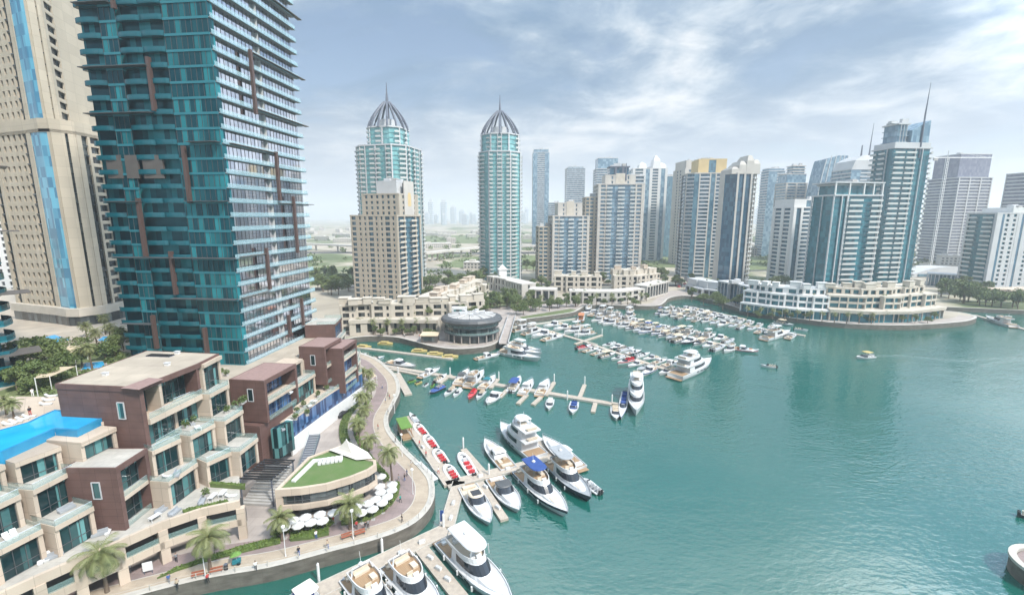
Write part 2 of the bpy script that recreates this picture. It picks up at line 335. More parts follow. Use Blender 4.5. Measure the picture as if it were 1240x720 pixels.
# ---------------------------------------------------------------- the setting
from mathutils.geometry import tessellate_polygon
GZ = 2.5
mb = MB(); mb.box(400, 0, -.5, 8000, 5000, 1.0); struct('water', mb, M['water'])
QUAY = [(-140, 22), (-90, 44), (-62, 56), (-48.9, 61.6), (-39.2, 64.2), (-31, 67.6), (-23.4, 70.9), (-18.6, 74.2), (-16.2, 78.3), (-15.6, 83), (-16.9, 89.2), (-20.1, 94.6), (-24.6, 100.6), (-29.8, 108.2), (-32.9, 114), (-34.9, 121), (-35.3, 129.3), (-36.3, 140.1), (-39.8, 151.2), (-45.4, 161.3), (-53, 172.7), (-63, 182), (-72.5, 192), (-76, 200), (-70, 206.5),
        (-55.4, 206.0), (-45, 199), (-36, 191.5), (-26.8, 187), (-18.7, 187), (-9.4, 191.5), (-4.6, 203.6), (-4.2, 222.4), (-0.9, 237.3), (10, 245), (22, 252), (35.3, 261), (41, 270), (47, 281), (57, 285), (69.8, 282), (90.1, 281.1), (99, 291), (108, 308), (120, 318), (130, 314), (133, 303), (137, 290), (140, 269.9), (147, 256), (156.9, 245), (175.2, 233), (202.9, 229.2), (234.5, 235.3), (251, 242), (262.7, 252), (262, 264), (240, 272), (245, 282), (275, 276), (330, 262), (420, 250), (700, 240)]
def smooth(pts, k=4):
    o = []
    for i in range(len(pts)-1):
        p = [Vector((*pts[max(0, min(len(pts)-1, i+d))], 0)) for d in (-1, 0, 1, 2)]
        for j in range(k):
            t = j/k
            q = .5*((2*p[1])+(p[2]-p[0])*t+(2*p[0]-5*p[1]+4*p[2]-p[3])*t*t+(3*p[1]-p[0]-3*p[2]+p[3])*t**3); o.append((q.x, q.y))
    o.append(tuple(pts[-1])); return o
QS = smooth(QUAY)
def offset(pts, d):
    o = []
    for i, p in enumerate(pts):
        a = pts[max(0, i-2)]; b = pts[min(len(pts)-1, i+2)]; t = Vector((b[0]-a[0], b[1]-a[1])).normalized(); o.append((p[0]-t.y*d, p[1]+t.x*d))
    return o
def sheet(name, poly, z, m, build=True, mbx=None):
    vs_ = [Vector((x, y, 0)) for x, y in poly]; mb = mbx or MB()
    for t in tessellate_polygon([vs_]):
        q = [vs_[i] for i in t]
        if (q[1]-q[0]).cross(q[2]-q[0]).z < 0: q = q[::-1]
        mb.face([(p.x, p.y, z) for p in q])
    return struct(name, mb, m) if build else mb
def strip(mb, A, B, z, m=0):
    for i in range(len(A)-1): mb.face([(*A[i], z), (*A[i+1], z), (*B[i+1], z), (*B[i], z)], m)
OUT = [(7000, 240), (7000, 8500), (-6500, 8500), (-6500, -200), (-140, -200)]
sheet('ground', QS+OUT, GZ-.05, M['ground'])
# quay wall and coping
q0 = QS; mb = MB()
q1 = offset(QS, .02); q2 = offset(QS, 1.25)
for i in range(len(q0)-1):
    mb.face([(*q0[i], -1), (*q0[i+1], -1), (*q0[i+1], GZ+.12), (*q0[i], GZ+.12)][::1], 0)
strip(mb, q0, q2, GZ+.12, 1)
for i in range(len(q2)-1): mb.face([(*q2[i], GZ-.06), (*q2[i], GZ+.12), (*q2[i+1], GZ+.12), (*q2[i+1], GZ-.06)], 1)
ob = mb.build('quay_wall', [M['quaywall'], M['kerb']]); tag(ob, kind='structure')
near = QS[:23*4]; 
mb = MB(); strip(mb, offset(near, 1.25), offset(near, 3.9), GZ+.004); struct('promenade', mb, M['sandpave'])
mb = MB(); strip(mb, offset(near, 4.02), offset(near, 7.6), GZ+.004); struct('promenade_path', mb, M['mauvepave'])
mb = MB(); strip(mb, offset(near, 3.88), offset(near, 4.04), GZ+.03); struct('kerb', mb, M['kerb'])
far1 = QS[24*4:34*4]; far2 = QS[37*4:55*4]
mb = MB(); strip(mb, offset(far1, .55), offset(far1, 6), GZ+.004); strip(mb, offset(far2, .55), offset(far2, 7.5), GZ+.006); struct('far_promenade', mb, M['palepave'])
plaza = offset(near, 7.5)[8:-4]+[(-72, 178), (-92, 200), (-100, 160), (-80, 40), (-120, 20)]
sheet('plaza', plaza, GZ, M['palepave'])
sheet('inland_plaza', [(-92, 200), (-72, 210), (-55, 212), (-40, 203), (-30, 195), (-12, 196), (-10, 235), (5, 250), (35, 272), (45, 290), (130, 330), (135, 345), (40, 312), (-20, 268), (-60, 235), (-110, 228)], GZ-.02, M['palepave'])
# railing of the promenade: white posts with two rails
def railing(pts, name, label):
    t = thing(name, label, 'railing', (pts[0][0], pts[0][1], GZ+.12))
    m1, m2 = MB(), MB()
    for z in (.55, 1.0): m1.tube([(p[0], p[1], GZ+.12+z) for p in pts], .022, 4)
    for p in pts[::2]: m2.box(p[0], p[1], GZ+.62, .10, .10, 1.0)
    m1.build('rail', M['kerb'], t, world=True); m2.build('posts', M['kerb'], t, world=True)['kind'] = 'stuff'
railing(offset(QS[8:23*4], .3), 'quay_railing', 'low pale post and rail railing along the curved promenade edge')
# roads, far lawns, water of the far canal
sheet('lawn', [(-90, 520), (-20, 470), (60, 500), (120, 560), (60, 640), (-60, 620)], GZ-.03, M['lawn'])
sheet('golf_lawn', [(90, 520), (260, 480), (520, 560), (420, 640), (150, 640)], GZ-.035, M['lawn'])
sheet('far_lawn', [(-500, 1100), (-100, 950), (300, 1000), (900, 1150), (500, 1400), (-300, 1350)], GZ-.03, M['lawn'])
def road(name, pts, w, z=GZ-.02, m='asphalt'):
    p = smooth(pts, 5); mb = MB(); strip(mb, offset(p, -w/2), offset(p, w/2), z); struct(name, mb, M[m])
road('road', [(-420, 330), (-250, 320), (-160, 345), (-60, 380), (30, 372), (150, 365), (300, 330), (500, 330)], 14)
road('highway', [(-1200, 760), (-500, 720), (0, 700), (600, 705), (1500, 690)], 34, GZ-.015)
road('inner_road', [(-62, 380), (-40, 330), (-30, 280), (-24, 245)], 7, GZ-.01, 'palepave')
road('parking_road', [(150, 365), (165, 420), (200, 460), (320, 480)], 9)
# ---------------------------------------------------------------- podium apartments
def uvec(A, B):
    d = Vector((B[0]-A[0], B[1]-A[1])); L = d.length; d /= L; return d, Vector((d.y, -d.x)), L
def glazing(root, A, B, z0, z1, back=.5, m='gPod', step=1.5, rail=True, name='window', fm='darkgrey'):
    """one glazed opening: panes (window) with its mullions as a sub-part"""
    u, n, L = uvec(A, B); a = (A[0]-n.x*back, A[1]-n.y*back); b = (B[0]-n.x*back, B[1]-n.y*back)
    g = MB(); g.wall(a, b, z0, z1, .08); w = g.build(name, M[m], root, world=True)
    f = MB(); k = max(2, round(L/step))
    for i in range(k+1):
        s = min(max(L*i/k, .06), L-.06); f.box(a[0]+u.x*s+n.x*.03, a[1]+u.y*s+n.y*.03, (z0+z1)/2, .07, .12, z1-z0, math.atan2(u.y, u.x))
    for z in (z0+.05, z0+(z1-z0)*.3, z1-.05): f.wall(a, b, z-.04, z+.04, .1, .08)
    fo = f.build('mullions', M[fm], None); 
    for v in fo.data.vertices: v.co -= root.location
    fo.parent = w
    return w
def balustrade(root, pts, z, h=1.05, name='balustrade'):
    g = MB()
    for i in range(len(pts)-1): g.wall(pts[i], pts[i+1], z, z+h, .03)
    o = g.build(name, M['balu'], root, world=True)
    g = MB(); g.tube([(p[0], p[1], z+h) for p in pts], .03, 4)
    r = g.build('handrail', M['chrome'], None)
    for v in r.data.vertices: v.co -= root.location
    r.parent = o; return o
def bay(root, A, B, z0, z1, depth=9, wall='beige', gl='gPod', pier=.55, terrace=True, over=.25):
    u, n, L = uvec(A, B); f = MB()
    P = lambda s, o: (A[0]+u.x*s+n.x*o, A[1]+u.y*s+n.y*o)
    for s in (0, L-pier): f.prism([P(s, 0), P(s, -depth), P(s+pier, -depth), P(s+pier, 0)], z0-.3, z1-.55)
    f.prism([P(-.003, over), P(-.003, -depth-.01), P(L+.003, -depth-.01), P(L+.003, over)], z1-.55, z1+.22)
    f.build('bay_frame', M[wall], root, world=True)
    if terrace:
        t = MB(); t.prism([P(.15, over-.1), P(.15, -depth), P(L-.15, -depth), P(L-.15, over-.1)], z1+.22, z1+.235); t.build('terrace_floor', M['decktile'], root, world=True)
        balustrade(root, [P(.1, -depth*.6), P(.1, over-.08), P(L-.1, over-.08), P(L-.1, -depth*.6)], z1+.22, .95)
    glazing(root, P(pier, 0), P(L-pier, 0), z0, z1-.55, .35, gl)
def terrace_set(x, y, z, rz, name, label, kind, group='terrace furniture'):
    t = thing(name, label, kind, (x, y, z), rz, group)
    if kind == 'sofa':
        a = MB(); a.box(0, 0, .2, 2.0, .8, .35); a.build('seat', M['greycanvas'], t); a = MB(); a.box(0, .35, .55, 2.0, .15, .4); a.build('backrest', M['greycanvas'], t)
    elif kind == 'lounger':
        a = MB(); a.box(0, 0, .25, .65, 1.3, .12); a.box(0, 0, .1, .5, 1.2, .18); a.build('seat', M['white'], t)
        a = MB(); a.face([(-.32, .65, .3), (.32, .65, .3), (.32, 1.15, .75), (-.32, 1.15, .75)]); a.face([(-.32, 1.17, .65), (.32, 1.17, .65), (.32, .67, .2), (-.32, .67, .2)]); a.build('backrest', M['white'], t)
    elif kind == 'table':
        a = MB(); a.box(0, 0, .74, 1.7, .9, .06); a.build('table_top', M['white'], t); 
        for sx in (-.75, .75):
            for sy in (-.35, .35): a = MB(); a.box(sx, sy, .355, .07, .07, .71); a.build('leg', M['white'], t)
    else:
        a = MB(); a.prism([(-.35, -.35), (.35, -.35), (.35, .35), (-.35, .35)], 0, .55); a.build('pot', M['concrete'], t)
        a = MB(); leafball(a, 0, 0, 1.0, .65, .7, 90, .22); a.build('foliage', M['leaf'], t)
    return t
def leafball(mb, x, y, z, r, h, n, s, rnd=random):
    for _ in range(n):
        while True:
            p = Vector((rnd.uniform(-1, 1), rnd.uniform(-1, 1), rnd.uniform(-1, 1)))
            if p.length <= 1: break
        c = Vector((x+p.x*r, y+p.y*r, z+p.z*h)); a = Vector((rnd.gauss(0, 1), rnd.gauss(0, 1), rnd.gauss(0, 1))).normalized()
        b = a.cross(Vector((rnd.gauss(0, 1), rnd.gauss(0, 1), rnd.gauss(0, 1)))).normalized(); q = s*rnd.uniform(.7, 1.3)
        mb.face([c-a*q, c+b*q*.6, c+a*q, c-b*q*.6])
Z1, Z2, Z3, Z4, Z5 = 8.7, 13.5, 18.5, 23.5, 29.5
pod = thing('terraced_apartment_block', 'beige terraced apartment block with brown boxes, stepped balconies and a rooftop pool', 'apartment block', (-75, 75, GZ))
# arcade along the promenade
arc = [at(-60, 746, 9.7), at(-5, 720, 9.7), at(45, 697, 9.7), at(93, 676, 9.7), at(143, 655, 9.7), at(195, 632, 9.7), at(243, 616, 9.7), at(290, 606, 9.7)]
arc = [(p.x, p.y) for p in arc]
f = MB(); g = MB(); dk = MB(); bz = MB()
for i in range(len(arc)-1):
    A, B = arc[i], arc[i+1]
    f.wall(A, B, 5.2, 6.4, .5, .35); f.wall(A, B, 8.3, 9.75, .55, .12)
    f.prism([A, B, (B[0]-9, B[1]+4), (A[0]-9, A[1]+4)], 8.3, 8.69)
    g.wall(A, B, 2.4, 5.2, .1, -5); dk.wall(A, B, 6.2, 8.5, .1, -3)
    bz.wall(A, B, 6.4, 7.4, .03, .2)
for i, p in enumerate(arc[1:]):
    u, n, L = uvec(arc[i], arc[i+1])
    f.box(p[0]-n.x*.2, p[1]-n.y*.2, 5.4, 1.25, 1.1, 5.9, math.atan2(u.y, u.x))
f.build('arcade', M['beige'], pod, world=True); g.build('shade_toned_shopfront', M['darkgrey'], pod, world=True); dk.build('gallery_wall', M['darkgrey'], pod, world=True); bz.build('gallery_balustrade', M['balu'], pod, world=True)  # dark grey behind the arcade openings puts the recess shade into colour
# tiled terrace at the first level
t = MB(); t.prism(arc+[(-56, 86), (-66, 92), (-90, 60)], 8.6, 8.72); t.build('garden_terrace', M['decktile'], pod, world=True)
def px2(a, b, z):
    p = at(*a, z); q = at(*b, z); return (p.x, p.y), (q.x, q.y)
c1 = lambda x, y: (x/2.77, 460+y/2.77)
c2 = lambda x, y: (140+x/2.77, 420+y/2.77)
c3 = lambda x, y: (260+x/3, 380+y/3)
# solid cores behind the terraces
co = MB(); co.prism([(-76.5, 50), (-67.5, 66), (-63.5, 78), (-58.5, 88), (-64, 98), (-110, 98), (-115, 50)], GZ, 13.2)
co.prism([(-79, 52), (-74, 66), (-66.5, 79), (-62, 88), (-64, 97), (-110, 97), (-115, 52)], 13.2, 18.3)
co.prism([(-80, 60), (-77, 67.5), (-70, 73), (-64.5, 84), (-63.5, 92), (-79.5, 93), (-80, 84), (-112, 84), (-115, 60)], 18.3, 23.4)
co.build('wall', M['beige'], pod, world=True)
for spec in [((-40, 741), (0, 709), Z1, Z2), ((0, 709), (57.8, 676.6), Z1, Z2), ((72, 674.5), (118.4, 647), Z1, Z2),
             ((207, 616), (242, 589.7), Z1, Z2), ((253, 590), (283, 575), Z1, Z2), ((292, 576), (314, 557), Z1, Z2),
             ((-20, 664), (31.8, 637), Z2, Z3), ((46, 632.5), (94.6, 604.4), Z2, Z3),
             ((188, 580), (222.5, 562.4), Z2, Z3), ((233.5, 560), (262.9, 542.5), Z2, Z3), ((274, 540.3), (296.5, 524.2), Z2, Z3),
             ((-40, 617), (10.8, 592), Z3, 22.3), ((23, 590.5), (78, 567.8), Z3, 22.3), ((102, 566), (144, 544.8), Z3, 22.6),
             ((213.5, 520), (245, 505.6), Z3, Z4), ((256, 507.6), (279.5, 493.6), Z3, Z4)]:
    A, B = px2(spec[0], spec[1], spec[2]); bay(pod, A, B, spec[2], spec[3], 8 if spec[2] < Z3 else 7, terrace=not (spec[2] == Z3 and spec[0][0] < 150))
# brown boxes
def brown_box(root, A, B, zs, depth, side=True, post=.7, gl='gPod', slot=True, open_top=False, roofm='brownroof', right_post=True, loggia=2.4):
    u, n, L = uvec(A, B); z0, z1 = zs[0], zs[-1]
    P = lambda s, o: (A[0]+u.x*s+n.x*o, A[1]+u.y*s+n.y*o)
    f = MB()
    f.prism([P(0, 1.3), P(0, -depth), P(post, -depth), P(post, 1.3)], z0, z1-.4); f.build('brown_side_wall', M['brown'], root, world=True); f = MB()
    if right_post: f.prism([P(L-post, 1.3), P(L-post, -depth), P(L, -depth), P(L, 1.3)], z0, z1-.4)
    f.prism([P(-.003, 1.32), P(-.003, -depth-.01), P(L+.003, -depth-.01), P(L+.003, 1.32)], z1-.4, z1+.5)
    f.build('brown_frame', M['brown'], root, world=True)
    rf = MB(); rf.prism([P(.3, 1.0), P(.3, -depth+.3), P(L-.3, -depth+.3), P(L-.3, 1.0)], z1+.5, z1+.52); rf.build('roof', M[roofm], root, world=True)
    if slot:
        zc = z0+(z1-z0)*.68; s = MB(); k = P(-.03, -2.2); a = math.atan2(u.y, u.x); s.box(k[0], k[1], zc, .06, 1.0, 2.6, a); w = s.build('slot_window', M['gPod'], root, world=True)
        s = MB(); 
        for dy in (-.62, .62): k2 = P(-.05, -2.2+dy); s.box(k2[0], k2[1], zc, .14, .14, 2.9, a)
        for dz in (-1.4, 1.4): s.box(k[0]-u.x*.02, k[1]-u.y*.02, zc+dz, .14, 1.1, .14, a)
        fr = s.build('frame', M['greyw'], None)
        for v in fr.data.vertices: v.co -= root.location
        fr.parent = w
    for i in range(len(zs)-1):
        a, b = zs[i], zs[i+1]-(.4 if i == len(zs)-2 else .5)
        if i: 
            sl_ = MB(); sl_.prism([P(post, 1.25), P(post, -depth), P(L-post, -depth), P(L-post, 1.25)], a-.5, a+.1); sl_.build('floor_slab', M['beige'], root, world=True)
        balustrade(root, [P(post, 1.15), P(L-post, 1.15)], a+.1)
        glazing(root, P(post, 0), P(L-post, 0), a+.1, b, .4+(loggia-.4 if i == len(zs)-2 else 0), gl)
A, B = px2((142.6, 642), (180, 612), Z1); brown_box(pod, A, B, [Z1, 13.9, 19.0], 7, roofm='decktile', loggia=.3)
A, B = px2((174.3, 545.6), (199.6, 533), Z3); 
B = (A[0]+(B[0]-A[0])*1.0, B[1])
roofA = at(168, 472, Z5); u_ = Vector((roofA.x, roofA.y))
A2 = (-62.4, 72.2); B2 = (-60.9, 84.6)
f = MB(); f.prism([A2, (A2[0]-15.5, A2[1]+1.7), (A2[0]-15.4, A2[1]+2.4), (A2[0]+.09, A2[1]+.75)], 18.6, 29.0); f.build('brown_side_wall', M['brown'], pod, world=True); f = MB()
f.prism([(-60.95, 84.0), (-70, 85.1), (-70, 85.7), (-60.9, 84.6)], 23.5, 29.0); f.build('brown_frame', M['brown'], pod, world=True)
f = MB(); f.prism([(-62.5, 72.1), (-78.0, 73.8), (-77.8, 93.4), (-61.0, 91.2), (-60.75, 84.6)], 29.0, 29.9); f.build('roof_edge', M['brown'], pod, world=True)
f = MB(); f.prism([(-62.9, 72.5), (-77.6, 74.1), (-77.4, 93.0), (-61.4, 90.9), (-61.2, 84.6)], 29.9, 29.92); f.build('roof', M['roofpave'], pod, world=True)
f = MB(); f.prism([(at(*q, 29.95).x, at(*q, 29.95).y) for q in ((146, 469.5), (168, 471.5), (198, 458.5), (180, 457))], 29.92, 29.96); f.build('tiled_roof_patch', M['brownroof'], pod, world=True)
f = MB(); f.prism([(-77.6, 74.6), (-66, 73.4), (-64.6, 92), (-77.4, 92.6)], 23.4, 29.0); f.build('upper_wall', M['beige'], pod, world=True)
s = MB(); s.box(-66.2, 72.55, 25.6, 1.0, .1, 2.8, -.109); w = s.build('slot_window', M['gPod'], pod, world=True)
s = MB(); 
for dx in (-.6, .6): s.box(-66.2+dx, 72.55-dx*.11, 25.6, .14, .2, 3.0, -.109)
for dz in (-1.45, 1.45): s.box(-66.2, 72.55, 25.6+dz, 1.2, .2, .14, -.109)
s.build('slot_frame', M['greyw'], pod, world=True)
def mid(A, B, t): return (A[0]+(B[0]-A[0])*t, A[1]+(B[1]-A[1])*t)
# third-floor glazing under the upper box, fourth floor loggias
glazing(pod, mid(A2, B2, .08), mid(A2, B2, .52), 18.6, 22.9, .9); balustrade(pod, [mid((-61.6, 72.4), B2, .05), mid((-61.6, 72.4), (-60.4, 84.6), .5)], 18.9)
f = MB(); f.wall(mid(A2, B2, .06), mid(A2, B2, .97), 22.9, 23.9, 6, .5); f.build('floor_slab', M['beige'], pod, world=True)
glazing(pod, mid(A2, B2, .07), mid(A2, B2, .3), 23.9, 28.9, 3); glazing(pod, mid(A2, B2, .34), mid(A2, B2, .93), 23.9, 28.9, 2.6)
f = MB(); f.wall(mid(A2, B2, .3), mid(A2, B2, .345), 23.9, 29, 3, -.1); f.build('pier', M['beige'], pod, world=True)
balustrade(pod, [mid((-61.95, 72.3), (-60.5, 84.6), .05), mid((-61.95, 72.3), (-60.5, 84.6), .98)], 23.9)
bay(pod, (-60.75, 85.3), (-60.95, 91.2), Z4, 29.3, 6, terrace=False, over=.5)
# swimming pool on the roof of the lower wing
PZ = 23.4
poolp = [at(*p, PZ+.6) for p in [(-70, 568), (0, 546), (66.5, 517), (93, 519), (133, 500), (66, 497), (50, 504), (36, 511), (0, 521), (-70, 530)]]; poolp = [(p.x, p.y) for p in poolp]
def offpoly(poly, d):
    a = sum(poly[i][0]*poly[(i+1) % len(poly)][1]-poly[(i+1) % len(poly)][0]*poly[i][1] for i in range(len(poly))); s = 1 if a > 0 else -1; o = []; n = len(poly)
    for i in range(n):
        p0, p1, p2 = Vector(poly[i-1]), Vector(poly[i]), Vector(poly[(i+1) % n]); e1 = (p1-p0).normalized(); e2 = (p2-p1).normalized()
        n1 = Vector((e1.y, -e1.x))*s; n2 = Vector((e2.y, -e2.x))*s; b = (n1+n2); b = b/max(.35, b.length_squared/2); o.append((p1.x+b.x*d, p1.y+b.y*d))
    return o
pool = thing('swimming_pool', 'turquoise infinity pool on the roof beside the brown box', 'pool', (poolp[2][0], poolp[2][1], PZ))
t = MB(); po = offpoly(poolp, .45)
for i in range(len(poolp)):
    j = (i+1) % len(poolp); t.prism([poolp[i], poolp[j], po[j], po[i]], PZ-1.4, PZ+.62)
t.build('tiled_rim', M['tile'], pool, world=True)
t = MB(); t.prism(offpoly(poolp, .02), PZ-1.0, PZ+.56); t.build('water_surface', M['pool'], pool, world=True)
t = MB(); t.prism([(-115, 55), (-77, 57.5), (-76.0, 69), (-71.5, 69.5), (-71.3, 73.6), (-79, 74.0), (-79, 84), (-115, 84.4)], PZ-1.5, PZ-.02); t.build('pool_deck', M['roofpave'], pod, world=True)
# garden terrace plateau carrying the towers
gp = MB(); gp.prism([(-80.5, 84.8), (-79.5, 97.5), (-61.5, 97.5), (-58.5, 112), (-57.5, 138), (-63, 150), (-93, 152), (-108, 215), (-150, 240), (-340, 240), (-340, 20), (-116, 40), (-114, 84.8)], -.5, 20.0); struct('raised_ground', gp, M['roofpave'])
sheet('garden_lawn', [(-112, 86), (-84, 86), (-82, 100), (-88, 110), (-102, 122), (-118, 128)], 20.01, M['lawn'])
for k, (pl, lab) in enumerate([([(40, 411), (62, 415), (84, 411), (66, 405)], 'turquoise garden pool below the tall beige tower'), ([(98, 447), (127, 444), (125, 437), (104, 439)], 'small square blue pool in the garden behind the beige flat roof'), ([(118, 412), (150, 414), (150, 408), (125, 407)], 'turquoise pool between the beige tower and the teal tower')]):
    pp = [at(*p, 20.2) for p in pl]; pp = [(p.x, p.y) for p in pp]; t_ = thing('garden_pool', lab, 'pool', (*pp[0], 20.0)); t = MB(); t.prism(offpoly(pp, .6), 20.0, 20.15); t.build('pool_edge', M['palepave'], t_, world=True); t = MB(); t.prism(pp, 20.0, 20.17); t.build('water_surface', M['pool'], t_, world=True)
# ---------------------------------------------------------------- second podium block
b2 = thing('brown_terraced_block', 'brown boxed apartment block with long blue glazing and white base beyond the stairs', 'apartment block', (-55, 110, GZ))
ZR = 22.5
A, B = (-54.9, 93.8), (-53.4, 105.5)
brown_box(b2, A, B, [13.4, 17.8, ZR], 7, gl='gPodBlue')
f = MB(); f.prism([(-54.9, 92.5), (-61.8, 93.6), (-61.8, 104), (-53.4, 104.4)], GZ, 13.1); f.build('brown_base_wall', M['brown'], b2, world=True)
s = MB(); s.prism([(-53.1, 93.4), (-51.6, 93.5), (-50.2, 97.6), (-51.7, 98)], 5.0, 12.0); s.build('glass_lift_shaft', M['gPod'], b2, world=True)
bay(b2, (-54.6, 106), (-53.4, 117.6), 10.8, 16.0, 6, gl='gPod'); bay(b2, (-57.2, 106), (-56.0, 116.5), 16.0, 20.5, 5, gl='gPod', terrace=False)
A, B = (-51.9, 118.5), (-50.9, 128.2); brown_box(b2, A, B, [12.6, 17.6, ZR+.3], 6, gl='gPodBlue')
A, B = (-48.2, 121.4), (-47.6, 131.2); brown_box(b2, A, B, [9, 13.6, 18.5, 21.5], 5, gl='gPodBlue', slot=False)
f = MB(); f.prism([(-54.4, 104.6), (-61.5, 105), (-60, 138), (-52.6, 138), (-51.4, 129), (-52.4, 118)], GZ, 10.6); f.prism([(-57.5, 104.6), (-61.5, 105), (-61, 130), (-56, 130)], 10.6, 19.5); f.build('wall', M['beige'], b2, world=True)
W = [(-52.2, 99.2), (-51.2, 106), (-49.6, 116), (-47.6, 126), (-46.2, 134)]
f = MB(); g = MB(); t = MB()
for i in range(4):
    f.wall(W[i], W[i+1], GZ, 6.4, .5, .6); g.wall(W[i], W[i+1], 6.4, 10.4, .1, 0); t.prism([W[i], W[i+1], (W[i+1][0]-6, W[i+1][1]), (W[i][0]-6, W[i][1])], 10.4, 10.9)
f.build('white_wall', M['white'], b2, world=True); g.build('long_blue_window', M['gPodBlue'], b2, world=True); t.build('terrace_slab', M['beige'], b2, world=True)
balustrade(b2, W, 10.9)
for (ax, ay, bx, by, z0, z1, gl) in [(-51.5, 139, -52.5, 151, GZ, 9, 'gDark'), (-53.5, 139.5, -54.5, 151, 9, 14, 'gPod'), (-55.5, 140, -57, 151, 14, 19, 'gPod'), (-56.5, 141, -58, 151, 19, 24, 'gPodBlue')]:
    bay(b2, (ax, ay), (bx, by), z0, z1, 9, gl=gl, wall='brown' if z1 in (24,) else 'cream')
bay(b2, (-54, 152.5), (-56.5, 163), GZ, 8.5, 9, gl='gPod', wall='cream'); bay(b2, (-57.5, 153), (-60, 162), 8.5, 13.5, 7, gl='gPod', wall='brown', terrace=False)
# stair with dark pergola between the blocks
st = thing('pergola_stair', 'dark slatted pergola over steps between the two apartment blocks', 'pergola', (-49.5, 84, GZ))
s = MB()
for i in range(14): s.prism([(-52.8+.2*i*.4, 80.4+i*.55), (-46.9+.2*i*.35, 79.9+i*.55), (-46.9+.2*i*.35, 80.5+i*.55), (-52.8+.2*i*.4, 81+i*.55)], GZ, 3.0+i*.28)
s.build('steps', M['concrete'], st, world=True)
s = MB()
for i in range(9): s.box(-49.3+i*.12, 80.2+i*.85, 8.3, 6.6, .42, .16, -.05)
s.build('slats', M['black'], st, world=True)
s = MB(); 
for x in (-52.4, -46.4): s.tube([(x, 79.8, 8.15), (x+1, 87.6, 8.15)], .12, 4)
s.build('beams', M['steel'], st, world=True)
for x, y in ((-52.3, 80), (-46.3, 80), (-51.5, 87), (-45.5, 87)): s = MB(); s.box(x, y, 5.3, .2, .2, 5.6); s.build('post', M['steel'], st, world=True)
# escalator
es = thing('escalator', 'enclosed escalator with glass sides rising beside the white base wall', 'escalator', (-45.8, 92, GZ))
s = MB(); s.loft([[(-46.6, 90, 2.6), (-44.2, 90.2, 2.6), (-44.2, 90.2, 3.4), (-46.6, 90, 3.4)], [(-47.6, 99.5, 6.8), (-45.2, 99.9, 6.8), (-45.2, 99.9, 7.6), (-47.6, 99.5, 7.6)]]); s.build('truss', M['steel'], es, world=True)
for dx in (0, 2.4):
    s = MB(); s.face([(-46.6+dx, 90+dx*.1, 3.4), (-47.6+dx, 99.5+dx*.15, 7.6), (-47.6+dx, 99.5+dx*.15, 8.6), (-46.6+dx, 90+dx*.1, 4.4)]); s.build('glass_side', M['balu'], es, world=True)
s = MB(); 
for i in range(16): s.box(-45.4-i*.062, 90.4+i*.6, 3.5+i*.266, 2.0, .55, .1, .1)
s.build('steps', M['rubber'], es, world=True)
# ---------------------------------------------------------------- grass-roofed restaurant
rs = thing('grass_roofed_restaurant', 'low curved restaurant pavilion with artificial grass roof and white tent peak beside the umbrellas', 'restaurant', (-36, 82, GZ))
rz = 9.0
RP = [(-42.7, 75.3), (-38.6, 75.8), (-34.5, 77.0), (-30.8, 79.3), (-28.2, 81.8), (-27.3, 83.6), (-27.9, 85.2), (-29.8, 86.0), (-34, 89.6), (-36.8, 91.5), (-41.8, 86.5)]
f = MB(); po = offpoly(RP, .25); pi_ = offpoly(RP, -.35)
for i in range(len(RP)):
    j = (i+1) % len(RP); f.prism([pi_[i], pi_[j], po[j], po[i]], rz-1.1, rz+.25); 
    if i < 8: f.prism([pi_[i], pi_[j], po[j], po[i]], 4.9, 5.9)
    else: f.prism([pi_[i], pi_[j], po[j], po[i]], GZ, rz-1.1)
f.prism([(-42.9, 75.1), (-42.0, 75.2), (-41.2, 86.4), (-42.1, 86.5)], GZ, rz-1.1); f.build('wall', M['beige'], rs, world=True)
f = MB(); f.prism(offpoly(RP, -.3), rz-.6, rz); f.build('grass_roof', M['turf'], rs, world=True)
f = MB(); f.prism(offpoly(RP, -.3), 4.8, 5.1); f.build('floor_slab', M['concrete'], rs, world=True)
for i in range(8): glazing(rs, RP[i], RP[i+1], 5.9, rz-1.1, .3, 'gDark', 1.3)
f = MB(); f.prism(offpoly(RP, -2.2), GZ, 4.9); f.build('ground_floor_glazing', M['gDark'], rs, world=True)
f = MB(); f.prism([(-41.4, 78), (-40.6, 77.8), (-39.8, 84.8), (-35, 86.0), (-35.2, 86.9), (-40.6, 85.6)], rz, rz+.3); f.build('roof_path', M['white'], rs, world=True)
for i in range(6):
    lo = thing('lounge_chair', 'white lounge seat %s along the row on the grass roof' % ordn(i+1), 'chair', (-38.6+i*.75, 84.2+i*.25, rz), .2, 'white lounge seats on the grass roof')
    s = MB(); s.box(0, 0, .25, .6, 1.2, .4); s.build('seat', M['white'], lo); s = MB(); s.box(0, .6, .6, .6, .14, .6); s.build('backrest', M['white'], lo)
tent = MB(); top = Vector((-34.6, 88.4, 12.2)); rim = [(-38.6, 88.8, 9.6), (-31.6, 85.3, 9.3), (-28.4, 85.6, 9.5), (-30.5, 89.0, 9.0), (-35.5, 92.8, 9.2)]
for i in range(5):
    a, b = Vector(rim[i]), Vector(rim[(i+1) % 5])
    K = 6
    rows = []
    for j in range(K+1):
        tt = j/K; row = []
        for k in range(K+1):
            p = a.lerp(b, k/K).lerp(top, tt); p.z -= .9*math.sin(math.pi*tt)*.8; row.append(p)
        rows.append(row)
    for j in range(K):
        for k in range(K): tent.face([rows[j][k], rows[j][k+1], rows[j+1][k+1], rows[j+1][k]])
tent.build('tent_canopy', M['sail'], rs, smooth=False, world=True)
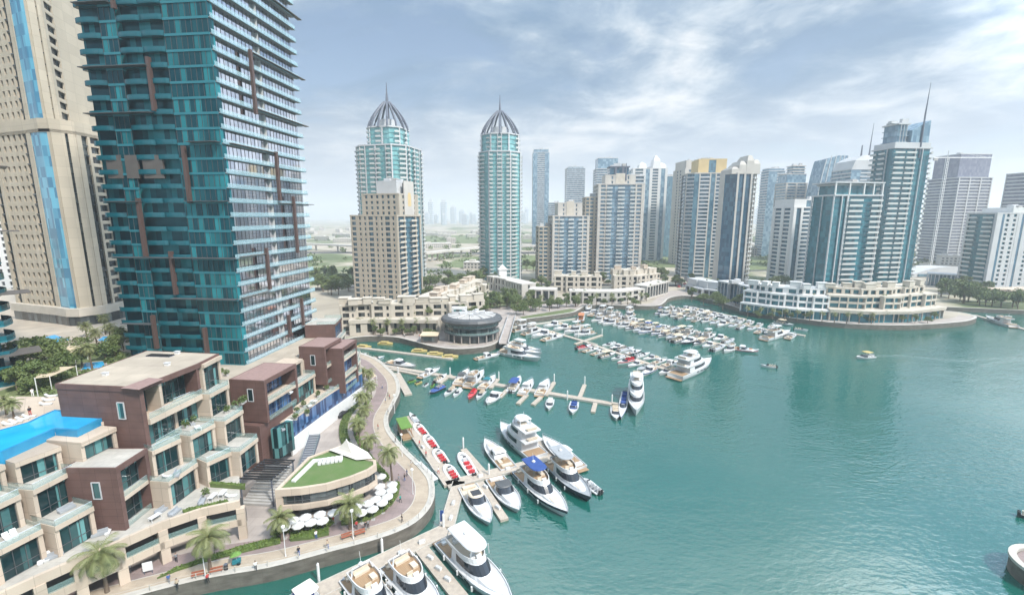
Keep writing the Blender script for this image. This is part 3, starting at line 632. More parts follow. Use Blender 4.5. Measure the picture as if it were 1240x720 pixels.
s = MB(); s.tube([(-34.6, 88.4, 2.5), (-34.6, 88.4, 12.2)], .14, 6); s.build('mast', M['white'], rs, world=True)
# ---------------------------------------------------------------- main teal tower
FH = 3.45
def main_tower():
    C = Vector((-69.3, 113.2)); ur = Vector((math.sin(R(6)), math.cos(R(6)))); ul = Vector((-ur.y, ur.x))
    LR, LL = 35.5, 33.5; zb = 20.0; zt = 150.0
    t = thing('teal_glass_tower', 'tall teal glass apartment tower with balconies and brown fins, cut off by the top edge', 'skyscraper', (C.x, C.y, zb), math.atan2(ur.y, ur.x))
    # local: x along right face (away), y along left face (to -x world side); outwards: right face -> -y, left face -> -x
    g = MB(); g.prism([(1.6, 1.2), (LR-.5, 1.2), (LR-.5, LL), (1.6, LL)], 0, zt-zb); g.build('core_wall', M['darkgrey'], t)
    g = MB(); g.box(LR/2, .98, (zt-zb)/2, LR-1.0, .1, zt-zb); g.build('curtain_wall', M['gBright'], t)
    g = MB(); g.box(1.25, LL/2+5.2, (zt-zb)/2, .1, LL-10.4, zt-zb); g.build('curtain_wall', M['gTeal'], t)
    g = MB(); g.box(.1, 5.6, (zt-zb)/2, .12, 11.2, zt-zb); g.box(.9, 0.06, (zt-zb)/2, 1.6, .1, zt-zb); g.box(.9, 11.2, (zt-zb)/2, 1.5, .1, zt-zb)
    g.box(.15, 25.2, (zt-zb)/2, .12, 4.2, zt-zb); g.build('flush_curtain_wall', M['gTeal'], t)
    # mullions of the flush glazing and the bright face
    g = MB()
    for i in range(9): g.box(.0, .1+i*1.38, (zt-zb)/2, .1, .07, zt-zb)
    for i in range(4): g.box(.05, 23.2+i*1.38, (zt-zb)/2, .1, .07, zt-zb)
    for i in range(24): g.box(.7+i*1.45, 0.9, (zt-zb)/2, .08, .08, zt-zb)
    g.build('mullions', M['darkgrey'], t)
    # one floor of each kind, shared by every storey
    sR = MB(); sR.box(LR/2+.35, .34, 0, LR+.2, 1.32, .22); sR = sR.mesh('floor_slab', M['soffit'])
    bR = MB(); bR.box(LR*.5+.3, -.30, .55, LR+.1, .05, 1.0); bR.box(LR+.42, .35, .55, .05, 1.2, 1.0); bR.box(LR*.5+.3, -.335, -.0, LR+.1, .03, .24, 0, 1); bR = bR.mesh('balcony_glass', [M['baluPale'], M['slabedge']])
    dv = MB()
    for k in range(2, 3): dv.box(LR*k/4+.3, .5, 1.6, .08, .8, 2.9)
    dv = dv.mesh('balcony_divider', M['white'])
    sp = MB(); sp.box(-.02, 5.6, -.1, .2, 11.3, .55); sp = sp.mesh('spandrel', M['slabteal']); sp2 = MB(); sp2.box(.02, 25.2, -.1, .2, 4.3, .55); sp2 = sp2.mesh('spandrel', M['slabteal'])
    def arcbal(y0, y1, d):
        b = MB(); n = 8; pts = [(-d*math.sin(math.pi*i/n)**.5*1.0, y0+(y1-y0)*i/n) for i in range(n+1)]
        b.prism([(1.2, y0)]+pts+[(1.2, y1)], -.18, .12)
        for i in range(n): b.wall(pts[i+1], pts[i], -.12, .98, .06)
        return b.mesh('balcony', M['baluTeal'])
    bl = [arcbal(11.4, 17.1, .45), arcbal(17.2, 23.0, .45), arcbal(27.5, 33.6, .5)]
    nf = int((zt-zb)/FH)
    fur = random.Random(4)
    for i in range(nf):
        z = i*FH
        o = link('floor_slab', sR, t, (0, 0, z)); o = link('balcony_glass', bR, t, (0, 0, z)); link('spandrel', sp, t, (0, 0, z)); link('spandrel', sp2, t, (0, 0, z))
        link('balcony_divider', dv, t, (0, 0, z))
        for k, b in enumerate(bl):
            o = link('balcony', b, t, (0, 0, z))
    # brown fins and thin dark sun-shade slabs
    fin = lambda s_: (math.hypot(*s_))
    for (x0, y0, x1, y1) in [(184, 70, 187, 135), (226, 177, 230, 246), (170, 240, 178, 310), (210, 304, 214, 356), (187, 381, 192, 421), (250, 396, 253, 432), (139, 0, 141, 12)]:
        s0, za = hit(x0, y0, C, ul); s1, zc = hit(x1, y1, C, ul)
        b = MB(); b.box(-.5, (s0+s1)/2, (za+zc)/2-zb, .9, .75, za-zc); b.build('brown_fin', M['fin'], t)
    for (x0, y0, x1, y1) in [(300, 61, 305, 138), (331, 184, 335, 243), (352, 238, 357, 306), (319, 300, 323, 350), (361, 361, 365, 393), (346, 381, 348, 403)]:
        s0, za = hit(x0, y0, C, ur); s1, zc = hit(x1, y1, C, ur)
        b = MB(); b.box((s0+s1)/2, -.9, (za+zc)/2-zb, .8, .7, za-zc); b.build('brown_fin', M['fin'], t)
    for (xa, ya, xb, yb, lft) in [(95, 13, 136, 8, 1), (102, 83, 182, 77, 1), (108, 135, 187, 134, 1), (232, 182, 268, 180, 1), (132, 244, 172, 244, 1), (229, 241, 276, 241, 1), (139, 307, 210, 308, 1), (212, 308, 286, 308, 1), (212, 356, 288, 357, 1), (152, 384, 187, 385, 1)]:
        s0, za = hit(xa, ya, C, ul); s1, zc = hit(xb, yb, C, ul); z = (za+zc)/2-zb
        z = round(z/FH)*FH+.2
        b = MB(); b.box(-.8, (s0+s1)/2, z, 1.8, abs(s0-s1), .16); b.build('sun_shade', M['darkgrey'], t)
    for (xa, ya, xb, yb) in [(303, 70, 366, 99), (305, 138, 370, 155), (277, 181, 331, 187), (335, 243, 376, 243), (288, 307, 319, 304), (290, 357, 322, 350), (300, 0, 360, 12)]:
        s0, za = hit(xa, ya, C, ur); s1, zc = hit(xb, yb, C, ur); z = round(((za+zc)/2-zb)/FH)*FH+.3
        b = MB(); b.box((s0+s1)/2+.1, -.45, z, abs(s1-s0)+.2, 1.3, .16); b.build('sun_shade', M['bronze'], t)
    s0, za = hit(126, 187, C, ul); s1, zc = hit(172, 216, C, ul)
    for (xa, xb) in ((128, 150), (151, 170), (172, 200)):
        s0, za = hit(xa, 188, C, ul); s1, zc = hit(xb, 216, C, ul); b = MB(); b.box(.05, (s0+s1)/2, (za+zc)/2-zb, .5, abs(s1-s0), za-zc); b.build('bronze_panel', M['bronze'], t)
    s0, za = hit(254, 390, C, ul); s1, zc = hit(285, 440, C, ul)
    b = MB(); b.prism([(-.3, -.4), (LR+1, -.4), (LR+1, LL+.4), (-.3, LL+.4)], -6, -.3); b.build('plinth', M['bronze'], t)
    return t
main_tower()
def side_tower():
    t = thing('teal_balcony_tower', 'teal glass tower with stacked balconies, mostly cut off by the frame edge', 'skyscraper', (-115.5, 102, 20), R(50))
    nf = 20
    g = MB(); g.prism([(-40, -1.0), (-2, -1.0), (-2, 28), (-40, 28)], 0, nf*FH); g.build('curtain_wall', M['gTeal'], t)
    s = MB(); n = 8; pts = [(-1.0+1.6*math.sin(math.pi*i/n), -3+10*i/n) for i in range(n+1)]; s.prism([(-40, -3)]+pts+[(-2, 9), (-2, 26), (-40, 26)], -.2, .15); s = s.mesh('floor_slab', M['slabteal'])
    b = MB()
    for i in range(n): b.wall(pts[i], pts[i+1], .15, 1.2, .05)
    b.wall((-40, -3), (-1, -3), .15, 1.2, .05); b = b.mesh('balcony', M['baluTeal'])
    sh = MB(); sh.box(-18, -1.5, 0, 44, 7, .2); sh = sh.mesh('sun_shade', M['bronze'])
    for i in range(nf):
        link('floor_slab', s, t, (0, 0, i*FH)); link('balcony', b, t, (0, 0, i*FH))
        if i % 4 == 2: link('sun_shade', sh, t, (0, 0, i*FH+.3))
side_tower()
# ---------------------------------------------------------------- generic high-rise builder
def parse(p): 
    o = []
    for tk in p.split():
        o.append((tk[0], float(tk[1:] or 1)))
    return o
def facade(fb, band, piers, A, B, z0, z1, fh, pat, mats, par=1.0):
    """band: one storey of this face (shared), piers: full-height verticals"""
    u, n, L = uvec(A, B); items = parse(pat); tot = sum(w for _, w in items); s = 0; ang = math.atan2(u.y, u.x)
    Q = lambda q, o: (A[0]+u.x*q+n.x*o, A[1]+u.y*q+n.y*o)
    for k, w in items:
        l = w/tot*L; a, b = s, s+l
        if k == 'p': piers.wall(Q(a, 0), Q(b, 0), z0, z1, .6, .25, 0)
        elif k == 'w':
            e = l*.29
            piers.wall(Q(a, 0), Q(a+e, 0), z0, z1, .5, .12, 0); piers.wall(Q(b-e, 0), Q(b, 0), z0, z1, .5, .12, 0)
            band.wall(Q(a+e, 0), Q(b-e, 0), -.55, .95, .5, .115, 0)
        elif k == 'g': band.wall(Q(a, 0), Q(b, 0), -.15, .15, .3, .1, 1)
        elif k == 'G': piers.wall(Q(a, 0), Q(b, 0), z0, z1, .3, .05, 1)
        elif k == 'b':
            band.wall(Q(a, 0), Q(b, 0), -.18, .18, 1.6, 1.35, 2); band.wall(Q(a, 0), Q(b, 0), .18, 1.1, .1, 1.33, 2)
        elif k == 's':       # flat slab bands with low upstand
            band.wall(Q(a, 0), Q(b, 0), -.45, .75, .4, .25, 2)
        elif k == 'c':       # recessed balcony in a wall
            band.wall(Q(a, 0), Q(b, 0), -.2, 1.0, .35, .15, 0)
        s = b
def tier(t, poly, z0, z1, fh, pats, wall, gl, slab, gl2=None, inset=.7):
    n = len(poly); nf = max(1, round((z1-z0)/fh)); fh = (z1-z0)/nf
    core = MB(); core.prism(offpoly(poly, -inset), z0, z1-.05); core.build('glazing', M[gl], t)
    band = MB(); piers = MB()
    for i in range(n):
        if pats[i % len(pats)]: facade(None, band, piers, poly[i], poly[(i+1) % n], z0, z1, fh, pats[i % len(pats)], None)
    piers.build('facade_wall', [M[wall], M[gl2 or gl]], t)
    if band.f:
        me = band.mesh('storey_band', [M[wall], M[gl], M[slab]])
        for k in range(nf): link('storey_band', me, t, (0, 0, z0+k*fh+.2))
    cap = MB(); cap.prism(offpoly(poly, .3), z1-.05, z1+.9); cap.build('parapet', M[wall], t)
    if len(poly) in (4, 8):
        cx_, cy_ = sum(p[0] for p in poly)/n, sum(p[1] for p in poly)/n; r = random.Random(int(z1*7))
        for k in range(3):
            b = MB(); h = r.uniform(1.2, 3.4); b.box(cx_+r.uniform(-5, 5), cy_+r.uniform(-4, 4), z1+.9+h/2, r.uniform(2, 6), r.uniform(2, 5), h); b.build('roof_plant', M['greyw' if k else 'concrete'], t)
def rect(w, d, ox=0, oy=0, ch=0):
    a, b = w/2, d/2
    if ch: p = [(-a+ch, -b), (a-ch, -b), (a, -b+ch), (a, b-ch), (a-ch, b), (-a+ch, b), (-a, b-ch), (-a, -b+ch)]
    else: p = [(-a, -b), (a, -b), (a, b), (-a, b)]
    return [(x+ox, y+oy) for x, y in p]
def tower(name, label, pxc, Y, rot, cat='skyscraper', group=None, X=None, z=GZ):
    return thing(name, label, cat, (xat(pxc, Y) if X is None else X, Y, z), R(rot), group)
def Hh(py, Y, px=620): return ztop(px, py, Y)-GZ
# ---------------------------------------------------------------- tall beige tower
def beige_tower():
    bx, by = -160, 156
    t = thing('beige_stone_tower', 'tall beige stone tower with small windows and bright blue glass stripes', 'skyscraper', (bx, by, 20))
    P = [(-186, 168), (-162.4, 160), (-155.5, 157), (-152, 157), (-148.6, 162), (-149, 172), (-158, 195), (-186, 195)]
    P = [(x-bx, y-by) for x, y in P]
    zt = ztop(110, 160, 158)-20
    pats = ['p.5 g.8 p.6 w1 w1 w1 w1 w1 g.7 p.3', 'p.4 G1.5', 'G1.4 p.5', 'p1.8 g.4 p1', 'p1 g1.2 p.5 c1.8 p.5', 'p1', 'p1', 'p1']
    tier(t, P, 5, zt, 3.4, pats, 'tan', 'gDark', 'tan', 'gBlue')
    b = MB(); b.prism(offpoly(P, .3), zt, zt+4.2); b.build('cornice_band', M['tan'], t)
    b = MB(); b.prism(offpoly(P, 1.0), -.5, 3.4); b.build('base_glazing', M['gDark'], t)
    b = MB(); b.prism(offpoly(P, 1.5), 3.4, 6.2); b.build('base_band', M['cream'], t)
    P2 = [(-185, 168.5), (-162.5, 160.9), (-156, 158), (-153.6, 158), (-153.2, 162), (-156.5, 170), (-163, 193), (-185, 193)]; P2 = [(x-bx, y-by) for x, y in P2]
    pats[4] = 'p.6 c1.6 p.4'
    tier(t, P2, zt+4.2, zt+70, 3.4, pats, 'tan', 'gDark', 'tan', 'gBlue')
beige_tower()
# ---------------------------------------------------------------- domed teal towers
def ribs(t, r0, z0, h, n, rr, spire, rad=.8):
    for k in range(n):
        a = 2*math.pi*(k+.5)/n; b = MB(); pts = []
        for i in range(9):
            q = i/8; r = r0*(1-.86*q**1.55); pts.append((r*math.cos(a), r*math.sin(a), z0+h*q))
        b.tube(pts, rad, 5); b.build('crown_rib', M['steel'], t)
    b = MB(); b.tube([(0, 0, z0), (0, 0, z0+h*.75), (0, 0, z0+h*1.12), (0, 0, z0+h+spire*.55), (0, 0, z0+h+spire)], [1.7, 1.2, 1.0, .5, .2], 6); b.build('spire', M['steel'], t)
    b = MB(); b.prism([(r0*.45*math.cos(a*math.pi/4), r0*.45*math.sin(a*math.pi/4)) for a in range(8)], z0, z0+h*.35); b.build('drum', M['greyw'], t)
Y = 410; t = tower('domed_teal_tower', 'slender aqua glass tower with ribbed crown and spire, standing alone past the round cafe', 606, Y, 0)
k = Y/559.6; w = 49*k
pt = 'p.25 b1 p.3 g1.1 p.15'; 
tier(t, rect(w, w, 0, 0, w*.26), 0, Hh(187, Y), 3.25, ['b1.1 g1.3 p.2 b1.2 p.2 g1.3 b1.1', 'p.2 b1 g.7 p.2'], 'greyw', 'gAqua', 'slabw')
tier(t, rect(w*.90, w*.90, 0, 0, w*.25), Hh(187, Y), Hh(166, Y), 3.6, ['g1.5 p.2 b.7 p.2 g1.5', 'p.2 g1 b.5 p.2'], 'greyw', 'gAqua', 'slabw')
ribs(t, w*.46, Hh(166, Y), Hh(135, Y)-Hh(166, Y), 14, 0, Hh(115, Y)-Hh(135, Y))
Y = 365; t = tower('broad_domed_tower', 'broad aqua glass tower with ribbed crown and spire rising behind the tan stone tower', 475, Y, -14); k = Y/559.6
w = 64*k
tier(t, rect(w, w, 0, 0, w*.2), 0, Hh(181, Y, 470), 3.3, ['b1 p.2 g1 b1 p.3 b1 g1 p.2 b1', 'p.2 g1 b1 p.2'], 'greyw', 'gAqua', 'slabw')
tier(t, rect(w*.66, w*.66, 0, 0, w*.14), Hh(181, Y, 470), Hh(158, Y, 470), 3.5, ['g1.2 b1 p.3 g1.2', 'g1 b1 p.2'], 'greyw', 'gAqua', 'slabw')
ribs(t, w*.36, Hh(158, Y, 470), Hh(124, Y, 470)-Hh(158, Y, 470), 14, 0, Hh(100, Y, 470)-Hh(124, Y, 470))
# ---------------------------------------------------------------- tan tower with arch
Y = 300; t = tower('tan_arch_tower', 'tan stone apartment tower with punched windows and a tall arch niche near the top', 468, Y, -17); k = Y/559.6
tier(t, rect(33, 30), 0, Hh(262, Y, 470), 3.35, ['p.3 c1 p.5 w1 p.2 w1 p.3 c1.1 p.3 w1 p.2 w1 p.3 c1.1 p.3 w1 p.3', 'p.3 b1.5 p.2 g1.3 b1.5 p.2 g1 p.3'], 'tan2', 'gMid', 'cream')
tier(t, rect(26, 24, 3, 1), Hh(262, Y, 470), Hh(237, Y, 470), 3.35, ['p.3 w1 w1 w1 w1 w1 w1 p.3', 'p.4 w1 p1 w1 p.4'], 'tan2', 'gMid', 'cream')
tier(t, rect(14, 18, 6, 1), Hh(237, Y, 470), Hh(222, Y, 470), 4, ['p1 p1', 'p.8 G.6 p.8'], 'greyw', 'gDark', 'cream')
b = MB(); zA = Hh(248, Y, 480); b.prism([(15.9, -5), (16.6, -5), (16.6, 7), (15.9, 7)], Hh(262, Y, 470), Hh(220, Y, 480)); b.build('arch_screen', M['offwhite'], t)
b = MB(); pts = [(16.65, 1+2.1*math.cos(math.pi*i/10), zA+5.5+2.1*math.sin(math.pi*i/10)) for i in range(11)]; b.face([(16.65, 3.1, zA-1)]+[(p[0], p[1], p[2]) for p in pts]+[(16.65, -1.1, zA-1)]); b.build('arch_niche', M['goldwall'], t)
# ---------------------------------------------------------------- stepped tan towers past the arcades
def stepped(lab, px, Y, rot, w, d, pyb, pyw, pyc, wing, crown_mast=None, gl='gPale'):
    t = tower('stepped_tan_tower', lab, px, Y, rot)
    tier(t, rect(w, d), 0, Hh(pyb, Y), 3.3, ['p.5 c.9 p.3 b1 g1.1 b1.3 g1.1 b1 p.3 c.9 p.5', 'p.3 w1 c1 w1 c1 w1 p.3'], 'offwhite', gl, 'slabw')
    tier(t, rect(wing, d*.8, -w/2-wing/2+1, 1), 0, Hh(pyw, Y), 3.3, ['c1 p.3 c1 p.4 w.8 p.2', 'p.3 w1 c1 w1 p.3'], 'tan2', 'gMid', 'cream')
    tier(t, rect(w*.66, d*.6), Hh(pyb, Y), Hh(pyc, Y), 4, ['p1 w.8 p.8 g.8 p.8 w.8 p1', 'p1'], 'offwhite', gl, 'slabw')
    if crown_mast:
        tier(t, rect(w*.45, d*.4, 0, 2), Hh(pyc, Y), Hh(crown_mast[0], Y), 3, ['g1 p.4 g1 p.4 g1', 'g1'], 'steel', 'gNavy', 'steel')
        b = MB(); b.tube([(w*.12, -d*.3, Hh(pyc, Y)-4), (w*.12, -d*.3, Hh(crown_mast[1], Y))], [1.0, .3], 6); b.build('mast', M['steel'], t)
    b = MB(); b.prism([(-w*.1, -d*.3-.6), (w*.1, -d*.3-.6), (w*.1, -d*.3), (-w*.1, -d*.3)], Hh(pyb, Y), Hh(pyc-3, Y)); b.build('crown_panel', M['cream'], t)
stepped('shorter stepped tan tower with pale aqua balcony front, standing beside the slender domed tower', 688, 400, 4, 31, 26, 262, 275, 247, 12)
stepped('taller stepped tan tower with green glass front and a dark masted crown', 747, 415, -2, 39, 30, 217+8, 240, 214, 11, (203, 199))
# ---------------------------------------------------------------- dark-blue and white pair beside the near quay
Y = 345; k = Y/559.6; t = tower('curved_stone_tower', 'pale stone tower with curved pinnacled top and deep blue glass corner strip', 890, Y, 0)
tier(t, rect(23, 20, 0, 0, 6), 0, Hh(212, Y, 890), 3.3, ['p.3 g.8 p.3 g.8 p.3', 'b1 p.3 b1 p.3', 'p.4 b1.2 p.3 w1 p.3 b1.2 p.4', 'p.3 b1 p.2 b1', 'p1', 'p1', 'p1', 'G1'], 'offwhite', 'gNavy', 'slabw', 'gNavy')
for i, (x, h) in enumerate(((-7, 5), (-1.8, 9), (3.4, 13), (8, 10))):
    b = MB(); z = Hh(212, Y, 890); b.loft([[(x-2.6, -9.6, z), (x+2.6, -9.6, z), (x+2.6, 8, z), (x-2.6, 8, z)], [(x-2.5, -9.5, z+h*.7), (x+2.5, -9.5, z+h*.7), (x+2.5, 8, z+h*.7), (x-2.5, 8, z+h*.7)], [(x-1.2, -8, z+h), (x+1.2, -8, z+h), (x+1.2, 4, z+h), (x-1.2, 4, z+h)]]); b.build('pinnacle', M['offwhite'], t)
Y = 430; t = tower('golden_topped_tower', 'blue and white banded tower capped with a golden box', 853, Y, -6)
tier(t, rect(37, 30, -2, 0, 5), 0, Hh(212, Y, 855), 3.3, ['G.8 p.2 s1.5 p.2 G.7 p.2 s1.5', 's1', 'p.3 b1 g1 b1 p.3', 's1'], 'offwhite', 'gMid', 'greyw', 'gMid')
tier(t, rect(24, 22, 1, 2), Hh(212, Y, 855), Hh(195, Y, 855), 5, ['p2 G1.4 p2', 'p1'], 'goldwall', 'gMid', 'goldwall')
Y = 540; t = tower('white_slab_tower', 'tall white tower with plain flat top behind the golden topped tower', 836, Y, 5)
tier(t, rect(34, 30), 0, Hh(207, Y, 836), 3.4, ['p.6 s1 p.3 s1 p.3 s1 p.6', 'p1 w1 w1 p1'], 'offwhite', 'gMid', 'offwhite')
tier(t, rect(31, 27), Hh(207, Y, 836), Hh(197, Y, 836), 5, ['p1', 'p1'], 'offwhite', 'gMid', 'offwhite')
Y = 600; t = tower('white_crowned_tower', 'white tower with twin glass columns and small pointed rooftop crowns', 781, Y, -4); 
tier(t, rect(42, 34), 0, Hh(206, Y, 781), 3.5, ['p.4 s1.4 p.5 G.7 p.5 s1 p.5 G.7 p.4', 'p.5 w1 G1 w1 p.5'], 'white', 'gMid', 'white', 'gPale')
for (x, h) in ((-9, 9), (8, 17), (15, 8)):
    b = MB(); z = Hh(206, Y, 781); b.loft([[(x-5, -17, z), (x+5, -17, z), (x+5, 0, z), (x-5, 0, z)], [(x-4, -16, z+h*.6), (x+4, -16, z+h*.6), (x+4, -2, z+h*.6), (x-4, -2, z+h*.6)], [(x-.5, -9, z+h), (x+.5, -9, z+h), (x+.5, -8, z+h), (x-.5, -8, z+h)]]); b.build('rooftop_crown', M['white'], t)
# ---------------------------------------------------------------- plainer glass towers further off
def plain(lab, px, Y, rot, wpx, pyt, pat, wall, gl, slab, d=None, tip=None, name='glass_tower', ch=0, fh=3.6, grp='glass towers behind the marina'):
    t = tower(name, lab, px, Y, rot, group=grp); w = wpx*Y/559.6; d = d or w*.9
    tier(t, rect(w, d, 0, 0, ch), 0, Hh(pyt, Y, px), fh, pat, wall, gl, slab)
    if tip:
        tier(t, rect(w*tip[0], d*.8), Hh(pyt, Y, px), Hh(tip[1], Y, px), 4, ['G1', 'G1'], wall, gl, slab)
    return t
plain('far slender blue tower standing alone between the domed tower and the tan towers', 654, 860, 0, 19, 186, ['G.6 s1 G.6', 's1'], 'greyw', 'gPale', 'greyw', tip=(.9, 182))
plain('pale blue flat topped tower behind the shorter tan tower', 695, 900, 0, 22, 205, ['s1', 's1'], 'greyw', 'gPale', 'greyw', tip=(.8, 203))
plain('low grey blue tower in the gap between the two stepped tan towers', 712, 760, 0, 16, 241, ['s1', 's1'], 'greyw', 'gMid', 'greyw')
plain('greyish glass tower low behind the pale blue flat topped tower', 672, 800, 0, 16, 246, ['s1', 's1'], 'greyw', 'gPale', 'greyw')
plain('teal topped blue tower directly behind the taller stepped tan tower', 732, 720, 0, 27, 206, ['s1 p.1 s1', 's1'], 'greyw', 'gPale', 'greyw', tip=(.85, 193))
plain('short dark blue tower beside the white crowned tower', 806, 640, 0, 12, 214, ['G1', 'G1'], 'greyw', 'gMid', 'greyw')
plain('blue panelled tower in front of the white crowned tower', 769, 520, 0, 15, 214, ['s1', 's1'], 'greyw', 'gMid', 'greyw', grp=None)
plain('tall pale blue tower behind the white balcony block', 931, 650, 0, 20, 208, ['G1 s1', 's1'], 'greyw', 'gPale', 'greyw', tip=(.9, 205))
t = plain('white stepped tower with dark belt storey behind the white balcony block', 954, 600, 0, 25, 223, ['p.2 s1 p.2 s1 p.2', 's1'], 'offwhite', 'gPale', 'offwhite', tip=(.9, 212))
tier(t, rect(16, 14, 4, 0), Hh(212, 600, 954), Hh(202, 600, 954), 3.5, ['s1', 's1'], 'offwhite', 'gPale', 'offwhite')
# bowed sail-top tower
Y = 560; t = tower('bowed_glass_tower', 'bowed pale blue tower with a curved leaning top and white verticals', 993, Y, 0); w = 30
b = MB(); h1, h2 = Hh(190, Y, 993), Hh(198, Y, 993); rings = []
for i in range(13):
    q = i/12; z = h1*q; ww = w*(1-.18*q**3); sh = 5*q**3; rings.append([(-ww/2+sh, -11, z-(4*q**6)), (0+sh, -13, z), (ww/2+sh, -11, z), (ww/2+sh, 11, z), (-ww/2+sh, 11, z-4*q**6)])
b.loft(rings); b.build('glazing', M['gPale'], t)
for i in range(6):
    x = -w/2+w*i/5; b = MB(); pts = []
    for j in range(13): q = j/12; ww = 1-.18*q**3; pts.append((x*ww+5*q**3, -11.3-1.9*(1-abs(x)/(w/2)), h1*q-(4*q**6 if x < -14 else 0)))
    b.tube(pts, .6, 4); b.build('vertical_rib', M['white'], t)
# masted grey tower
Y = 480; t = tower('masted_grey_tower', 'grey shouldered tower with two thin rooftop masts behind the teal pair', 1031, Y, 0)
tier(t, rect(32, 28), 0, Hh(207, Y, 1031), 3.5, ['G.7 s1 G.7', 's1'], 'greyw', 'gPale', 'greyw'); b = MB(); z = Hh(207, Y, 1031)
b.loft([[(-16, -14, z), (16, -14, z), (16, 14, z), (-16, 14, z)], [(-13, -14, z+9), (14, -14, z+9), (14, 14, z+9), (-13, 14, z+9)], [(-4, -12, z+14), (6, -12, z+14), (6, 12, z+14), (-4, 12, z+14)]]); b.build('crown', M['greyw'], t)
for x, py in ((4, 151), (-4, 183)): b = MB(); b.tube([(x, -8, z+12), (x, -8, z+24), (x+.6, -8, Hh(py, Y, 1038))], [.9, .5, .15], 5); b.build('mast', M['steel'], t)
# ---------------------------------------------------------------- teal pair on the point
Y = 292; t = tower('teal_balcony_tower', 'squat teal tower with white balcony bands and frame top before the masted grey tower', 1022, Y, 7); w = 62*Y/559.6
tier(t, rect(w, 18, 0, 0), 0, Hh(238, Y, 1027), 3.3, ['g1 p.12 g.6 p.25 b1.8 g1.2 b1.5 p.1', 'p.1 b1 b1 g1', 'g1', 'p.1 g1 p.06 g1 p.1'], 'greyw', 'gSea', 'slabw')
z = Hh(238, Y, 1027); z2 = Hh(223, Y, 1027)
tier(t, rect(w*.9, 14), z, z2-1.2, 4, ['g1', 'g1'], 'greyw', 'gSea', 'slabw')
for x in (-.49, -.2, .1, .3, .49): b = MB(); b.box(x*w, -8.7, (z+z2)/2, .7, .7, z2-z); b.build('frame_post', M['white'], t)
b = MB(); b.prism(rect(w+1, 18.5), z2, z2+.8); b.build('frame_roof', M['greyw'], t)
Y = 325; t = tower('teal_sail_tower', 'tallest teal tower on the point with stepped sail top, side balconies and angled mast', 1080, Y, 6); w = 48*Y/559.6
zt = Hh(182, Y, 1095)
tier(t, rect(w, 17), 0, zt, 3.3, ['b1.5 g.3 b1.5 p.08 g1 p.1 g1 b.35', 'b1 g1 b1', 'g1', 'b1 g.4 b1 p.1 g1'], 'greyw', 'gSea', 'slabw', 'gSea')
b = MB(); z2, z3 = Hh(160, Y, 1100), Hh(146, Y, 1115)
b.loft([[(-w*.06, -7.5, zt), (w*.42, -7.5, zt), (w*.42, 6, zt), (-w*.06, 6, zt)], [(-w*.05, -7.5, z2), (w*.40, -7.5, z3-1), (w*.40, 6, z3-1), (-w*.05, 6, z2)]]); b.build('sail_top', M['gPale'], t)
z4 = Hh(153, Y, 1085); tier(t, rect(w*.3, 12, -w*.23, 0), zt+.9, z4, 3.6, ['g1 p.12 g1 p.12 g1 p.12 g1', 'g1'], 'greyw', 'gPale', 'greyw')
b = MB(); b.prism(rect(w*.95, 16), zt+.9, zt+4); b.build('setback_storey', M['greyw'], t)
b = MB(); b.tube([(w*.2, -8, zt-6), (w*.2, -8, z3+3), (w*.21, -8, z3+11), (w*.22, -8, Hh(104, Y, 1121))], [.6, .5, .3, .1], 6); b.build('mast', M['steel'], t)
# white balcony block
Y = 385; t = tower('white_balcony_block', 'white apartment block with long horizontal balcony bands left of the teal pair'.replace(' left of', ' beside'), 972, Y, 8); w = 54*Y/559.6
tier(t, rect(w, 24), 0, Hh(252, Y, 961), 3.35, ['p.3 g.5 p.25 s1.8 p.12 s1.4 p.2', 'p.5 c1 p.5 c1 p.5'], 'white', 'gMid', 'white')
tier(t, rect(w*.97, 22), Hh(252, Y, 961), Hh(243, Y, 961), 3.5, ['p1 G.4 p2', 'p1'], 'white', 'gMid', 'white')
# towers near the right
Y = 560; t = plain('violet grey tower with plain upper box beside the tower crane', 1154, Y, 4, 42, 217, ['p.1 s1 p.1 s1 p.1 s1 p.1', 's1'], 'greyw', 'gViolet', 'greyw', tip=(.92, 189))
Y = 350; t = tower('white_blue_block', 'white apartment block with blue balcony bay and striped window columns beside the violet grey tower', 1218, Y, 6); w = 66*Y/559.6
tier(t, rect(w, 20), 0, Hh(259, Y, 1206), 3.3, ['p.6 G.3 w.8 w.8 p.4 G.3 p.4 w.8 w.8 p.5', 'p.2 b1 g.6 b1 p.2'], 'greyw', 'gSea', 'slabw', 'gNavy')
tier(t, rect(w*.6, 20, w*.1, 0), Hh(259, Y, 1206), Hh(253, Y, 1206), 3, ['p1', 'p1'], 'white', 'gMid', 'white')
plain('purple grey tower rising behind the white and blue block, cut by the frame edge', 1250, 480, 4, 42, 210, ['p.1 s1 p.1 s1 p.1', 's1'], 'greyw', 'gViolet', 'greyw')
t = plain('white block with rows of small windows far behind the beige stone tower', 4, 275, 10, 60, 232, ['p.2 w1 w1 w1 w1 w1 w1 w1 p.2', 'p1'], 'white', 'gDark', 'white', name='white_block', grp=None)
